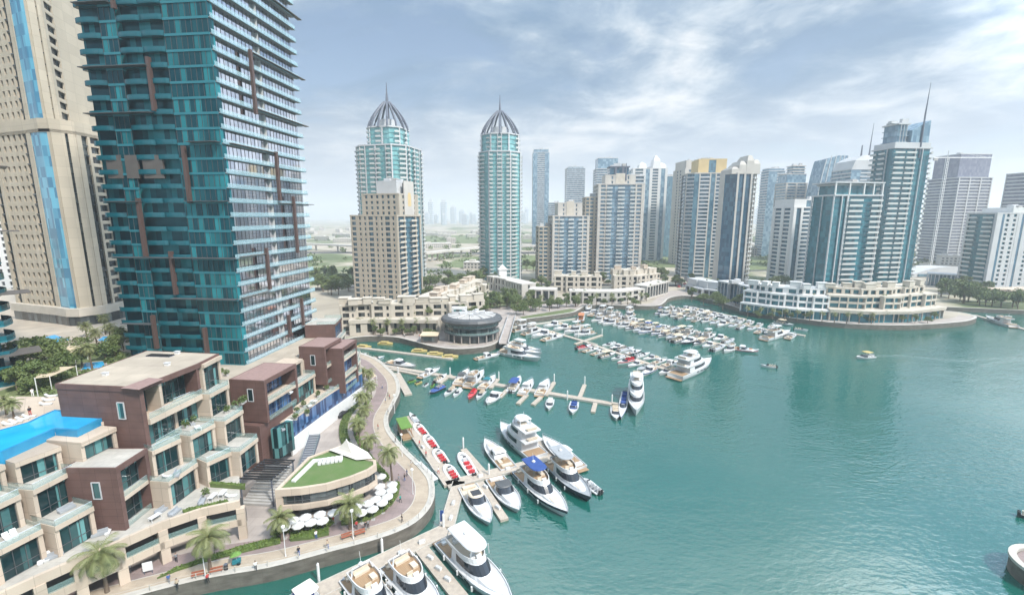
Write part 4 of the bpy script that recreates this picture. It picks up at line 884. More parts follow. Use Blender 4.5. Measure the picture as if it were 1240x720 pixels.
# tower crane
Y = 480; t = tower('tower_crane', 'thin lattice tower crane beside the violet grey tower', 1136, Y, 0, 'crane'); h = Hh(191, Y, 1131)
for sx in (-.9, .9):
    for sy in (-.9, .9): b = MB(); b.box(sx, sy, h/2, .35, .35, h); b.build('mast_leg', M['white'], t)
b = MB()
for i in range(40): b.tube([(-.9, -.9, h*i/40), (.9, -.9, h*(i+1)/40)], .12, 3); b.tube([(.9, -.9, h*i/40), (.9, .9, h*(i+1)/40)], .12, 3)
b.build('bracing', M['white'], t); b = MB(); b.tube([(-14, 0, h), (46, 0, h)], .5, 4); b.tube([(0, 0, h), (0, 0, h+7)], .5, 4); b.tube([(0, 0, h+7), (40, 0, h+.4)], .12, 3); b.tube([(0, 0, h+7), (-13, 0, h+.4)], .12, 3); b.build('jib', M['white'], t)
b = MB(); b.box(-12, 0, h-1.5, 4, 1.6, 2.6); b.build('counterweight', M['concrete'], t)
# ---------------------------------------------------------------- low buildings round the basin
def lowrise(name, label, front, levels, cat='villa row', depth=11, wall='cream', gl='gDark', group=None, close=None):
    """front: plan polyline (left to right seen from the water); levels: (z0, z1, setback, storey, pattern)"""
    t = thing(name, label, cat, (front[0][0], front[0][1], GZ), 0, group); rz = random.Random(len(label)*7+int(abs(front[0][0])))
    lp = [(x-front[0][0], y-front[0][1]) for x, y in front]
    for z0, z1, sb, fh, pat in levels:
        flat = z1-z0 < 1.2 or close or sb < 0
        f0 = offset2(lp, sb); b = offset2(lp, sb+depth); f = []; pats = []
        for i in range(len(f0)-1):
            u, n, L = uvec(f0[i], f0[i+1]); k = 1 if flat else max(1, round(L/9)); rep = ' '.join([pat]*max(1, round(L/k/11))) if not flat else ' '.join([pat]*max(1, round(L/14)))
            for m_ in range(k):
                o = 0 if flat else rz.choice((0, 0, 1.4, 2.4)); a_, b_ = L*m_/k, L*(m_+1)/k-(.02 if k > 1 else 0)
                f += [(f0[i][0]+u.x*a_-n.x*o, f0[i][1]+u.y*a_-n.y*o), (f0[i][0]+u.x*b_-n.x*o, f0[i][1]+u.y*b_-n.y*o)]; pats += [rep, 'p1']
        pats[-1] = 'p1 w1 p1'; poly = f+b[::-1]
        pats += ['']*(len(b)-1)+['p1 w1 p1']
        tier(t, poly, z0, z1, fh, pats, wall, gl, wall, inset=.9)
        if not flat and z1-z0 > 3:
            for q in range(int(len(f)/2)):
                if rz.random() < .55:
                    p = f[2*q]; sh = MB(); leafball(sh, p[0]+rz.uniform(1, 4), p[1]+rz.uniform(2, 5), z1+1.1, rz.uniform(.6, 1.3), .7, 26, .35, rz); sh.build('roof_planting', M['leaf2'], t)
    return t
def offset2(pts, d):
    o = []
    for i, p in enumerate(pts):
        a = pts[max(0, i-1)]; b = pts[min(len(pts)-1, i+1)]; t = Vector((b[0]-a[0], b[1]-a[1])).normalized(); o.append((p[0]-t.y*d, p[1]+t.x*d))
    return o
def pl(*pp, z=GZ): return [(at(*p, z).x, at(*p, z).y) for p in pp]
def rooftop(t, front, z, n, rnd, wall='cream', sb=(3, 10)):
    f = [(x-t.location.x, y-t.location.y) for x, y in front]
    for i in range(n):
        q = (i+.5+rnd.uniform(-.3, .3))/n; L = len(f)-1; k = min(L-1, int(q*L)); p = mid(f[k], f[k+1], q*L-k); u, nn, l = uvec(f[k], f[k+1]); s = rnd.uniform(*sb)
        b = MB(); w, d, h = rnd.uniform(3, 6), rnd.uniform(3, 5), rnd.uniform(1.6, 3.2); a = math.atan2(u.y, u.x)
        b.box(p[0]-nn.x*s, p[1]-nn.y*s, z-GZ+h/2+.7, w, d, h, a); b.box(p[0]-nn.x*s, p[1]-nn.y*s, z-GZ+h+.8, w+.5, d+.5, .2, a); b.build('roof_pavilion', M[wall], t)
rnd = random.Random(5)
fr = pl((424, 406), (455, 404.5), (490, 404.5), (530, 405))
t = lowrise('arcaded_terrace_row', 'beige arcaded shop row with arched bays behind the yellow floats', fr, [(0, 5.6, 0, 5.6, 'p.25 w1 w1'), (5.6, 6.4, -.3, 5, 'p1')], 'arcade building', wall='cream')
fr = pl((412, 392), (450, 390), (500, 389), (545, 388), (590, 384), z=8)
t = lowrise('beige_villa_row', 'beige two storey villa row with balconies above the arcade', fr, [(0, 13, 2, 3.4, 'p.3 c1 p.2 w.7 p.2')], wall='cream'); rooftop(t, fr, 15.8, 16, rnd, sb=(3, 9))
b = MB(); b.box(56, 3.5, 8.5, 7, 3, 9); b.build('white_stair_bay', M['white'], t); b = MB(); b.box(56, 1.95, 9, 5, .1, 6); b.build('bay_window', M['gPod'], t)
fr = pl((540, 385), (566, 371), (592, 358)); t = lowrise('tan_villa_row', 'tan villa row with flat roofs stepping away towards the slender domed tower', fr, [(0, 8, 0, 3.6, 'p.3 w.7 c1 p.3'), (8, 11, 5, 3, 'p1 w1 p1.4')], wall='cream'); rooftop(t, fr, 10.8, 12, rnd, sb=(1, 9)); rooftop(t, fr, 13.4, 8, rnd, 'beige', (5, 12))
fr = pl((588, 350), (612, 356), (632, 362)); t = lowrise('white_gabled_hall', 'white hall with small square tower and arched windows beside the trees', fr, [(0, 9.5, 0, 4.5, 'p.2 w1 w1 p.2')], 'hall', wall='offwhite')
b = MB(); b.box(13, 3, 7.5, 6, 6, 15, .2); b.box(13, 3, 15.3, 7, 7, .8, .2); b.loft([[(10, 0, 15.7), (16, 0, 15.7), (16, 6, 15.7), (10, 6, 15.7)], [(12.9, 2.9, 19), (13.1, 2.9, 19), (13.1, 3.1, 19), (12.9, 3.1, 19)]]); b.build('square_tower', M['white'], t)
fr = pl((640, 366), (671, 367.5)); lowrise('white_arcade', 'short white arcade with tall dark bays between the trees, below the shorter stepped tower', fr, [(0, 8, 0, 8, 'p.2 c.8 p.2 c.8')], 'arcade building', wall='offwhite')
fr = pl((690, 367), (720, 367.5), (752, 367.5), (783, 364)); lowrise('white_arcade', 'long white arcade with small openings facing the anchored boats', fr, [(0, 7, 0, 3.5, 'p.25 c.7 p.25 w.8')], 'arcade building', wall='offwhite')
fr = pl((785, 363), (811, 356)); lowrise('white_arcade', 'angled white arcade with tall bays at the corner of the basin', fr, [(0, 8.5, 0, 8.5, 'p.2 c.8 p.2 c.8')], 'arcade building', wall='offwhite')
fr = pl((671, 354), (700, 354.5), (728, 354.5)); t = lowrise('cream_villa_row', 'cream three storey villa row behind the long white arcade', fr, [(0, 11.5, 0, 3.8, 'p.3 c1 p.25 w.8')], wall='cream'); rooftop(t, fr, 14.3, 4, rnd)
fr = pl((744, 353), (772, 353), (800, 349)); t = lowrise('pinkish_villa_row', 'peach villa row with stepped roof pavilions, at the corner behind the white arcades', fr, [(0, 11, 0, 3.6, 'p.5 w.6 p.4 c.8'), (11, 15, 5, 4, 'p1 w.5 p1')], wall='cream'); rooftop(t, fr, 17.8, 3, rnd, 'beige', (7, 10))
fr = pl((897, 376), (930, 381), (965, 385), (1003, 387)); t = lowrise('white_terrace_block', 'white stepped terrace block with deep balconies beneath the white balcony block', fr, [(0, 4.5, -1, 4.5, 'g1 p.1 g1 p.1 g1 p.1 g1'), (4.5, 11.5, 2, 3.5, 'p.2 c1.2 p.2 c.8'), (11.5, 15, 6, 3.5, 'p.3 c1 p.8 c1 p.3')], 'apartment block', wall='white', gl='gSea'); rooftop(t, fr, 17.8, 6, rnd, 'white')
fr = pl((1003, 387), (1050, 390), (1095, 389.5), (1138, 384)); t = lowrise('curved_terrace_block', 'curved cream terrace block with teal shopfronts at the foot of the tallest teal tower', fr, [(0, 4.6, -1.5, 4.6, 'g1 p.08 g1 p.08 g1 p.08 g1'), (4.6, 5.4, -2, 5, 'p1'), (5.4, 12.4, 3, 3.5, 'p.2 c1.2 p.15 c1'), (12.4, 15.9, 8, 3.5, 'p.3 c1 p.5 c1 p.3')], 'apartment block', wall='cream', gl='gSea'); rooftop(t, fr, 18.7, 8, rnd, 'cream', (9, 14))
fr = pl((1122, 345), (1150, 347), (1165, 348)); lowrise('grey_glass_hall', 'low grey building with glass bays between the point and the white and blue block', fr, [(0, 9, 0, 4.5, 'g1 p.2 g1 p.2 g1 p.2')], 'office building', wall='greyw', gl='gMid')
fr = pl((1195, 362), (1222, 363), (1260, 362)); lowrise('beige_podium', 'plain beige podium building at the foot of the white and blue block', fr, [(0, 6, 0, 6, 'p.5 w1 p.5 w1 p.5')], 'podium', wall='beige')
fr = pl((828, 352), (850, 358), (880, 362)); lowrise('brick_podium', 'terracotta podium with grey base below the golden topped tower', fr, [(0, 4, 0, 4, 'p.2 c1 p.2 c1 p.2'), (4, 9, 3, 5, 'p1')], 'podium', wall='greyw')
fr = pl((868, 362), (905, 372)); lowrise('blue_glass_podium', 'dark blue glass podium at the foot of the curved stone tower', fr, [(0, 12, 0, 4, 'g1 p.1 g1 p.1 g1')], 'podium', wall='greyw', gl='gNavy')
# curved roof hall far right
t = thing('curved_roof_hall', 'low hall with a swept grey curved roof behind the point', 'hall', (*pl((1128, 333))[0], GZ)); b = MB(); rings = []
for i in range(9): q = i/8; rings.append([(-30+70*q, -14, 0), (-30+70*q, -14, 3+7*math.sin(math.pi*q)), (-30+70*q, 14, 3+5*math.sin(math.pi*q)), (-30+70*q, 14, 0)])
b.loft(rings); b.build('roof', M['greyw'], t); b = MB(); b.box(5, -14.1, 1.6, 62, .2, 2.6); b.build('glazing', M['gMid'], t)
# round glass cafe
ccx, ccy = -18.5, 204.5
t = thing('round_cafe', 'round dark glass cafe building with ribbed white roof on the rounded quay', 'restaurant', (ccx, ccy, GZ))
ring = lambda r, n=24, a0=0: [(r*math.cos(2*math.pi*i/n+a0), r*.88*math.sin(2*math.pi*i/n+a0)) for i in range(n)]
b = MB(); b.prism(ring(11.2), 0, 9.2); b.build('glazing', M['gDark'], t)
for z, r in ((3.6, 12.8), (6.6, 12.4)): b = MB(); b.prism(ring(r), z, z+.35); b.build('floor_slab', M['darkgrey'], t); b = MB(); p = ring(r-.1); [b.wall(p[i], p[(i+1) % 24], z+.35, z+1.3, .05) for i in range(24)]; b.build('balustrade', M['balu'], t)
b = MB(); p = ring(13.6); q = ring(14.2)
b.loft([[(x, y, 8.4) for x, y in p], [(x, y, 9.4) for x, y in q], [(x, y, 10.4) for x, y in ring(13.6)], [(x, y, 11.0) for x, y in ring(11.0)]], cap1=False); b.build('roof_fascia', M['darkgrey'], t)
b = MB(); b.loft([[(x, y, 10.9) for x, y in ring(11.1)], [(x, y, 11.6) for x, y in ring(7)], [(x, y, 11.9) for x, y in ring(1)]]); b.build('roof', M['concrete'], t)
b = MB()
for i in range(12): a = math.pi*2*i/12; b.tube([(2*math.cos(a), 1.8*math.sin(a), 12.2), (11*math.cos(a), 9.7*math.sin(a), 11.3)], .22, 4)
for k in range(5): a = k*1.2; b.box(5*math.cos(a), 5*math.sin(a), 12.2, 2.2, 1.4, 1.0, a)
b.build('roof_ribs', M['greyw'], t)
b = MB()
for i in range(20): a = 2*math.pi*i/20; b.box(12.2*math.cos(a), 10.7*math.sin(a), 1.8, .4, .4, 3.6, a)
b.build('columns', M['palepave'], t)['kind'] = 'stuff'
t = thing('wooden_kiosk', 'small dark kiosk with tan flat roof beside the round cafe', 'kiosk', (*pl((521, 413))[0], GZ)); b = MB(); b.box(0, 0, 1.6, 7, 6, 3.2); b.build('wall', M['bronze'], t); b = MB(); b.box(0, 0, 3.4, 8, 7, .4); b.build('roof', M['sailtan'], t); b = MB(); b.box(0, -3.05, 1.7, 5, .1, 1.8); b.build('window', M['gDark'], t)
# footbridge beside the cafe
A, B = pl((610, 417), (620, 384))
t = thing('footbridge', 'narrow footbridge with pale deck between the round cafe and the far quay', 'bridge', (A[0], A[1], GZ)); b = MB(); b.wall((0, 0), (B[0]-A[0], B[1]-A[1]), .1, .5, 4, 2); b.build('deck', M['palepave'], t)
for o in (-2, 2): b = MB(); u, n, L = uvec(A, B); b.wall((n.x*o, n.y*o), (B[0]-A[0]+n.x*o, B[1]-A[1]+n.y*o), .5, 1.7, .1); b.build('railing', M['greyw'], t)
# metro viaduct sweeping behind the towers
t = thing('viaduct', 'pale concrete viaduct sweeping behind the two domed towers', 'viaduct', (-70, 640, GZ))
vp = smooth([(-420, 800), (-260, 720), (-150, 640), (-110, 570), (-85, 610), (-30, 680), (120, 730), (600, 740), (1300, 700)], 8); vp = [(x+70, y-640) for x, y in vp]
b = MB(); L_ = offset(vp, -5.5); R_ = offset(vp, 5.5)
for i in range(len(vp)-1): b.loft([[(*R_[i], 9), (*L_[i], 9), (*L_[i], 11.5), (*R_[i], 11.5)], [(*R_[i+1], 9), (*L_[i+1], 9), (*L_[i+1], 11.5), (*R_[i+1], 11.5)]])
b.build('deck', M['offwhite'], t)
for i in range(1, len(vp)-1, 2): b = MB(); b.box(vp[i][0], vp[i][1], 4.5, 2.2, 2.2, 9); b.build('pier', M['offwhite'], t)
# ---------------------------------------------------------------- far district: low buildings and a hazy skyline
def low_variant(k):
    r = random.Random(k); b = MB(); w, d, h = [(26, 18, 7), (40, 22, 9), (18, 16, 11), (60, 30, 8)][k]
    b.box(0, 0, h/2, w, d, h); b.box(0, 0, h+.25, w+.8, d+.8, .5); b.box(-w*.2, d*.1, h+1.4, w*.25, d*.3, 1.9); b.box(w*.25, -d*.1, h+1, w*.15, d*.2, 1.2)
    g = MB(); n = int(w/3.4)
    for z in ((2.2, 5.2) if h < 9 else (2.2, 5.2, 8.2)):
        for i in range(n):
            if z+1 < h: g.box(-w/2+(i+.5)*w/n, -d/2-.02, z, w/n*.55, .1, 1.5)
    return b.mesh('wall', [M['offwhite'], ]), g.mesh('window_row', M['gDark'])
LV = [low_variant(k) for k in range(4)]
LVT = [('pale warehouse', 'pale low house with flat roof'), ]
kinds_ = ['small pale flat roofed building in the far sandy district', 'long pale flat roofed building in the far sandy district', 'compact pale three storey block in the far sandy district', 'big pale flat roofed shed in the far sandy district']
rr = random.Random(21); used = []
for i in range(400):
    if len(used) >= 110: break
    Yq = rr.uniform(480, 1900); px = rr.uniform(-40, 1290); X = xat(px, Yq)
    if Yq < 640 and (390 < px < 560 or 590 < px < 900): continue
    if any(abs(X-a)+abs(Yq-b) < 70 for a, b in used): continue
    if abs(Yq-705-0.0*X) < 45 or abs(Yq-745) < 30: continue
    used.append((X, Yq)); k = rr.randrange(4)
    t = thing('low_building', kinds_[k], 'building', (X, Yq, GZ), rr.uniform(-.5, .5), 'low buildings of the far district, kind '+_ones[k+1]); link('wall', LV[k][0], t); link('window_row', LV[k][1], t)
rr = random.Random(8)
for i in range(34):
    px = 505+i*(200/34)+rr.uniform(-3, 3) if i < 26 else rr.uniform(620, 1240); Yq = rr.uniform(3000, 3900); py = rr.choice([240, 248, 253, 256, 258, 259]) if i < 20 else rr.uniform(248, 258)
    t = thing('hazy_tower', 'faint grey tower of the distant skyline on the hazy horizon', 'skyscraper', (xat(px, Yq), Yq, GZ), rr.uniform(-.3, .3), 'towers of the distant skyline'); w = rr.uniform(26, 46); h = ztop(px, py, Yq)-GZ
    b = MB(); b.prism(rect(w, w, 0, 0, w*.15), 0, h*.85); b.prism(rect(w*.7, w*.7), h*.85, h*.95); b.tube([(0, 0, h*.95), (0, 0, h*1.05)], [3, .5], 5); b.build('wall', M['greyw'], t)
    b = MB()
    for z in range(12): b.prism(rect(w*1.01, w*1.01, 0, 0, w*.15), h*.85*(z+.2)/12, h*.85*(z+.7)/12)
    b.build('glazing_band', M['gPale'], t)
# ---------------------------------------------------------------- pontoons
def pontoon(name, label, A, B, w, fingers=(), z=.55, piles=(), group='floating pontoons'):
    A = at(*A, z); B = at(*B, z); t = thing(name, label, 'pontoon', (A.x, A.y, 0), 0, group); mb = MB()
    loc = lambda p: (p.x-A.x, p.y-A.y)
    a, b = loc(A), loc(B); mb.wall(a, b, -.25, z, w, w/2); mb.build('deck', M['pontoon'], t)
    e = MB(); 
    for o in (-w/2-.06, w/2+.06): e.wall(a, b, -.2, z+.06, .14, o+.07)
    e.build('edge_beam', M['kerb'], t)
    for f in fingers:
        p, q = at(f[0], f[1], z-.03), at(f[2], f[3], z-.03); mb = MB(); fw = f[4] if len(f) > 4 else 1.3; mb.wall(loc(p), loc(q), -.25, z-.03, fw, fw/2); mb.build('finger', M['pontoon'], t)
    for px, py in piles:
        p = at(px, py, z); mb = MB(); mb.tube([(p.x-A.x, p.y-A.y, -1), (p.x-A.x, p.y-A.y, 3.0), (p.x-A.x, p.y-A.y, 3.3)], [.22, .22, .05], 8); mb.build('pile', M['white'], t)
    return t
pontoon('pontoon', 'wide boarded pontoon along the quay where the three big yachts berth stern to', (330, 741), (541, 640), 3.0, [(445, 691, 492, 752, 2.0), (508, 660, 560, 725, 2.4), (396, 706, 415, 735, 1.6)], piles=[(386, 699), (537, 637), (463, 668), (505, 690)])
pontoon('pontoon', 'boarded gangway pontoon running from the jet boat row down to the wide pontoon', (556, 582), (541, 637), 2.6)
pontoon('pontoon', 'pontoon of the red seated boats with a gangway from the curved promenade', (490, 504), (547, 585), 3.2, piles=[(524, 585)])
pontoon('pontoon', 'cross pontoon with moored yachts on both sides ending at the big white yacht', (541, 586), (668, 554), 2.6, [(561, 543, 588, 574, 1.6), (581, 583, 611, 628, 1.7), (627, 566, 652, 590, 1.3), (652, 530, 668, 552, 2.2)], piles=[(561, 541), (592, 574)])
pontoon('pontoon', 'long middle pontoon reaching from the palm lined bend out to the lone motor yacht', (463, 442), (741, 488), 2.0, [(472, 446, 507, 453), (532, 463, 546, 453), (594, 469, 603, 458), (661, 478, 671, 462), (702, 480, 708, 465), (627, 488, 638, 477), (718, 498, 721, 487), (605, 480, 614, 471), (645, 489, 655, 480), (741, 487, 757, 490)], piles=[(482, 452), (545, 453), (604, 458), (671, 461), (708, 464), (741, 487), (687, 482)])
pontoon('pontoon', 'short stub pontoon lying beside the promenade bend', (480, 451), (494.5, 477), 2.2)
pontoon('pontoon', 'upper pontoon with cross arms in front of the round cafe', (640, 393), (722, 417), 1.8, [(696, 416, 729, 405), (686, 399, 706, 394)], piles=[(729, 404), (700, 407)])
pontoon('pontoon', 'pontoon lying parallel to the quay between the footbridge and the orange dhow', (617, 396), (700, 385), 1.6)
pontoon('pontoon', 'pontoon of the small boat row behind the white three deck yacht', (712, 415), (822, 452), 1.8)
pontoon('pontoon', 'longest far pontoon crowded with white boats', (727, 384), (900, 422), 1.8)
pontoon('pontoon', 'far pontoon with a dense double row nearest the curved stone tower', (796, 376), (975, 406), 1.8)
pontoon('pontoon', 'pontoon of the single boat row along the far curved quay', (835, 371), (903, 386), 1.6)
pontoon('pontoon', 'narrow pontoon carrying the yellow floats along the inner basin wall', (432, 420), (548, 434), 1.6)
pontoon('pontoon', 'pontoon at the cut beyond the point with one white yacht', (1180, 381), (1262, 404), 1.8)
# gangway
A, B = at(506, 561, 2.4), at(527, 581, .7); t = thing('gangway', 'short metal gangway from the promenade to the red boat pontoon', 'gangway', (A.x, A.y, 0)); b = MB()
b.loft([[(-.6, -.6, 2.5), (.6, .6, 2.5), (.6, .6, 2.7), (-.6, -.6, 2.7)], [(B.x-A.x-.6, B.y-A.y-.6, .6), (B.x-A.x+.6, B.y-A.y+.6, .6), (B.x-A.x+.6, B.y-A.y+.6, .8), (B.x-A.x-.6, B.y-A.y-.6, .8)]]); b.build('deck', M['greyw'], t)
for s in (-.6, .6): b = MB(); b.tube([(s, s, 3.7), (B.x-A.x+s, B.y-A.y+s, 1.8)], .05, 4); b.tube([(s, s, 3.2), (B.x-A.x+s, B.y-A.y+s, 1.3)], .04, 4); b.build('handrail', M['chrome'], t)
# ---------------------------------------------------------------- boats
def hull_rings(L, B, H, n=14, flare=1.0, full=.45):
    rings = []; deck = []
    for i in range(n):
        t = i/(n-1); x = -L/2+L*t
        b = B/2*(.93+.07*min(1, t*3)) if t < full else B/2*max(.015, 1-((t-full)/(1-full))**2.4)
        h = H*(.72+.42*t**1.6); xw = -L/2+.1+L*.915*t; bw = b*(.9-.30*max(0, t-.35)*flare)
        half = [(x, b, h), (x*.0+(x*.7+xw*.3), b*.985, h*.62), (xw, bw, .08), (xw, bw*.75, -.45), (xw, 0, -.7)]
        rings.append([half[0], half[1], half[2], half[3], half[4], *[(p[0], -p[1], p[2]) for p in half[3::-1]]])
        deck.append((x, b, h))
    return rings, deck
def make_hull(root, L, B, H, hm='gel', dm='gel', stripe=None, full=.45, bulw=.22):
    rings, deck = hull_rings(L, B, H, full=full)
    mb = MB(); n = len(rings)
    base = len(mb.v)
    for r in rings: mb.v += r
    for i in range(n-1):
        for j in range(8):
            a = i*9+j; mb.f.append((a, a+1, a+10, a+9)); mb.m.append(1 if j in (0, 7) else 0)
    mb.f.append(tuple(range(9))); mb.m.append(0)
    me = mb.mesh('hull', [M[hm], M[stripe or hm]], True); h = link('hull', me, root)
    d = MB(); 
    for i in range(n-1):
        a, b = deck[i], deck[i+1]; ia, ib = max(0, a[1]-.14), max(0, b[1]-.14)
        d.face([(a[0], -ia, a[2]-bulw), (b[0], -ib, b[2]-bulw), (b[0], ib, b[2]-bulw), (a[0], ia, a[2]-bulw)])
        for s in (1, -1):
            q = [(a[0], s*a[1], a[2]), (b[0], s*b[1], b[2]), (b[0], s*ib, b[2]+.0), (a[0], s*ia, a[2]+.0)]; d.face(q if s < 0 else q[::-1])
            q = [(a[0], s*ia, a[2]), (b[0], s*ib, b[2]), (b[0], s*ib, b[2]-bulw), (a[0], s*ia, a[2]-bulw)]; d.face(q if s < 0 else q[::-1])
    a = deck[0]; d.face([(a[0], a[1], a[2]), (a[0], -a[1], a[2]), (a[0]+.14, -a[1]+.14, a[2]), (a[0]+.14, a[1]-.14, a[2])]); 
    d.build('deck', M[dm], root)
    return deck
def outline(xr, xf, w, z, n=6, nose=.55, rake=0):
    pts = []; xm = xf-(xf-xr)*nose
    for i in range(n+1): q = i/n; pts.append((xm+(xf-xm)*math.sin(q*math.pi/2), w*math.cos(q*math.pi/2)**.8 if q < 1 else 0, z))
    side = [(xr, w*.96, z), (xr+(xm-xr)*.5, w, z)]
    left = side+pts[:-1]+[pts[-1]]
    return left+[(x, -y, zz) for x, y, zz in left[-2::-1]]
def lerp_ring(a, b, t, grow=0):
    o = []
    for p, q in zip(a, b):
        v = Vector(p).lerp(Vector(q), t); s = 1 if v.y > 0 else -1 if v.y < 0 else 0; o.append((v.x+grow*(.8 if abs(v.y) < .3 else .3), v.y+grow*s, v.z))
    return o
def cabin(root, r0, r1, m='gel', wm='blackglass', w0=.32, w1=.86, name='cabin', front_cap=True):
    b = MB(); b.loft([r0[::-1], r1[::-1]], cap0=False); o = b.build(name, M[m], root)
    g = MB(); a, c = lerp_ring(r0, r1, w0, .025), lerp_ring(r0, r1, w1, .025); k = len(a)
    for i in range(1, k-2): g.face([a[i+1], a[i], c[i], c[i+1]])
    g.build('cabin_window', M[wm], root); return o
def rail(root, deck, L, h=.75, frm=.5):
    b = MB(); P = [d for d in deck if d[0] > -L/2+L*frm]; top = [(x-.05, y*.94, z+h) for x, y, z in P]+[(x-.05, -y*.94, z+h) for x, y, z in P[::-1]]
    b.tube(top, .03, 4)
    for x, y, z in P[::2]:
        for s in (1, -1): b.tube([(x, s*y*.95, z-.1), (x-.05, s*y*.94, z+h)], .025, 3)
    b.build('bow_rail', M['chrome'], root)
def seat(root, x, y, z, l, w, m='creamgel', back=None):
    b = MB(); b.box(x, y, z+.2, l, w, .4); 
    if back: b.box(x+back*l/2, y, z+.55, .18, w, .5)
    b.build('seat', M[m], root)
def flybridge_yacht(root, L, B, o):
    H = o.get('H', .075*L+.35); deck = make_hull(root, L, B, H, o.get('hull', 'gel'), o.get('deck', 'gel'), o.get('stripe'))
    dz = H*.74; ch = o.get('ch', 1.7+.02*L); hw = B*.40
    # side windows in the hull
    g = MB()
    for s in (1, -1):
        for k in range(3):
            x0 = -L*.05+k*L*.1; g.box(x0, s*(B/2*.985+.02), H*.60, L*.07, .05, H*.16)
    g.build('hull_window', M['blackglass'], root)
    xr, xf = -L*.24, L*.2; zt = dz+ch
    t_ = MB(); t_.loft([outline(-L*.1, L*.36, B*.30, dz-.1)[::-1], outline(-L*.1, L*.33, B*.25, dz+.45)[::-1]], cap0=False); t_.build('foredeck_trunk', M['gel'], root)
    pad = MB(); pad.box(L*.24, 0, dz+.49, L*.1, B*.3, .12); pad.build('sun_pad', M[o.get('pad', 'creamgel')], root)
    cabin(root, outline(xr, xf-L*.02, hw, dz-.1), outline(xr, L*.07, hw*.9, zt), wm='blackglass')
    ws = MB(); a, c = lerp_ring(outline(xr, xf-L*.02, hw, dz-.1), outline(xr, L*.07, hw*.9, zt), .42, .05), lerp_ring(outline(xr, xf-L*.02, hw, dz-.1), outline(xr, L*.07, hw*.9, zt), .9, .05); k = len(a)
    for i in range(4, k-5): ws.face([a[i+1], a[i], c[i], c[i+1]])
    ws.build('windscreen', M['blackglass'], root)
    ck = MB(); ck.box(-L*.365, 0, dz-.14, L*.22, B*.82, .06); ck.build('cockpit_floor', M['teak'], root)
    seat(root, -L*.44, 0, dz-.1, .7, B*.6, o.get('pad', 'creamgel'), -1)
    sp = MB(); sp.box(-L*.5-.5, 0, .42, 1.2, B*.86, .16); sp.build('swim_platform', M['teak'], root)
    # flybridge with overhang above the cockpit
    fb = MB(); r0, r1 = outline(-L*.34, L*.075, hw*.98, zt), outline(-L*.345, L*.06, hw*1.0, zt+.62)
    fb.loft([r0[::-1], r1[::-1]], cap0=True, cap1=False); inner = lerp_ring(r1, r1, 0, -.14)
    for i in range(len(r1)): j = (i+1) % len(r1); fb.face([r1[j], r1[i], inner[i], inner[j]])
    low = [(x, y, zt+.08) for x, y, z in inner]
    for i in range(len(r1)): j = (i+1) % len(r1); fb.face([inner[j], inner[i], low[i], low[j]])
    fb.build('flybridge', M['gel'], root); fl = MB(); fl.face(low[::-1]); fl.build('flybridge_floor', M[o.get('floor', 'teak')], root)
    seat(root, -L*.12, B*.18, zt+.08, L*.09, B*.18, o.get('pad', 'creamgel')); seat(root, -L*.26, 0, zt+.08, .7, B*.5, o.get('pad', 'creamgel'), -1); seat(root, -L*.0, -B*.12, zt+.08, .7, 1.0, o.get('pad', 'creamgel'), -1)
    cs = MB(); cs.loft([[(L*.03, -.5, zt+.1), (L*.05, -.5, zt+.1), (L*.05, .5, zt+.1), (L*.03, .5, zt+.1)], [(L*.02, -.45, zt+.9), (L*.035, -.45, zt+.75), (L*.035, .45, zt+.75), (L*.02, .45, zt+.9)]]); cs.build('helm_console', M['gel'], root)
    top = o.get('top', 'hard')
    if top:
        z3 = zt+2.25; hm = {'hard': 'gel', 'blue': 'bluecanvas', 'grey': 'greycanvas'}[top]
        x0, x1 = o.get('topx', (-L*.26, L*.03))
        b = MB(); b.loft([outline(x0, x1, hw*.86, z3, nose=.3)[::-1], outline(x0+.1, x1-.1, hw*.8, z3+.16, nose=.3)[::-1]]); b.build('hardtop' if top == 'hard' else 'bimini', M[hm], root)
        for x in (x0+.4, x1-.7):
            for s in (1, -1): b = MB(); b.tube([(x-.5 if x < 0 and top == 'hard' else x, s*hw*.86, zt+.4), (x, s*hw*.76, z3+.02)], .09 if top == 'hard' else .04, 4); b.build('top_post', M['gel' if top == 'hard' else 'chrome'], root)
        zr = z3+.16
    else:
        b = MB(); b.tube([(-L*.24, hw*.9, zt+.4), (-L*.27, hw*.7, zt+1.5), (-L*.27, -hw*.7, zt+1.5), (-L*.24, -hw*.9, zt+.4)], .14, 5); b.build('radar_arch', M['gel'], root); zr = zt+1.6
    b = MB(); xr_ = (x0*.6+x1*.4) if top else -L*.27
    b.loft([[(xr_+.4*math.cos(a*math.pi/4), .4*math.sin(a*math.pi/4), zr) for a in range(8)], [(xr_+.42*math.cos(a*math.pi/4), .42*math.sin(a*math.pi/4), zr+.2) for a in range(8)], [(xr_+.2*math.cos(a*math.pi/4), .2*math.sin(a*math.pi/4), zr+.38) for a in range(8)]]); b.build('radar_dome', M['gel'], root)
    b = MB(); b.tube([(xr_-.6, .3, zr), (xr_-.9, .3, zr+1.6)], .03, 4); b.build('antenna', M['white'], root)
    fd = MB()
    for k in range(3):
        for s in (1, -1): x = -L*.3+k*L*.22; fd.tube([(x, s*(B/2+.12), H*.35), (x, s*(B/2+.14), H*.8)], .16, 6)
    f_ = fd.build('fenders', M['white'], root)
    rail(root, deck, L)
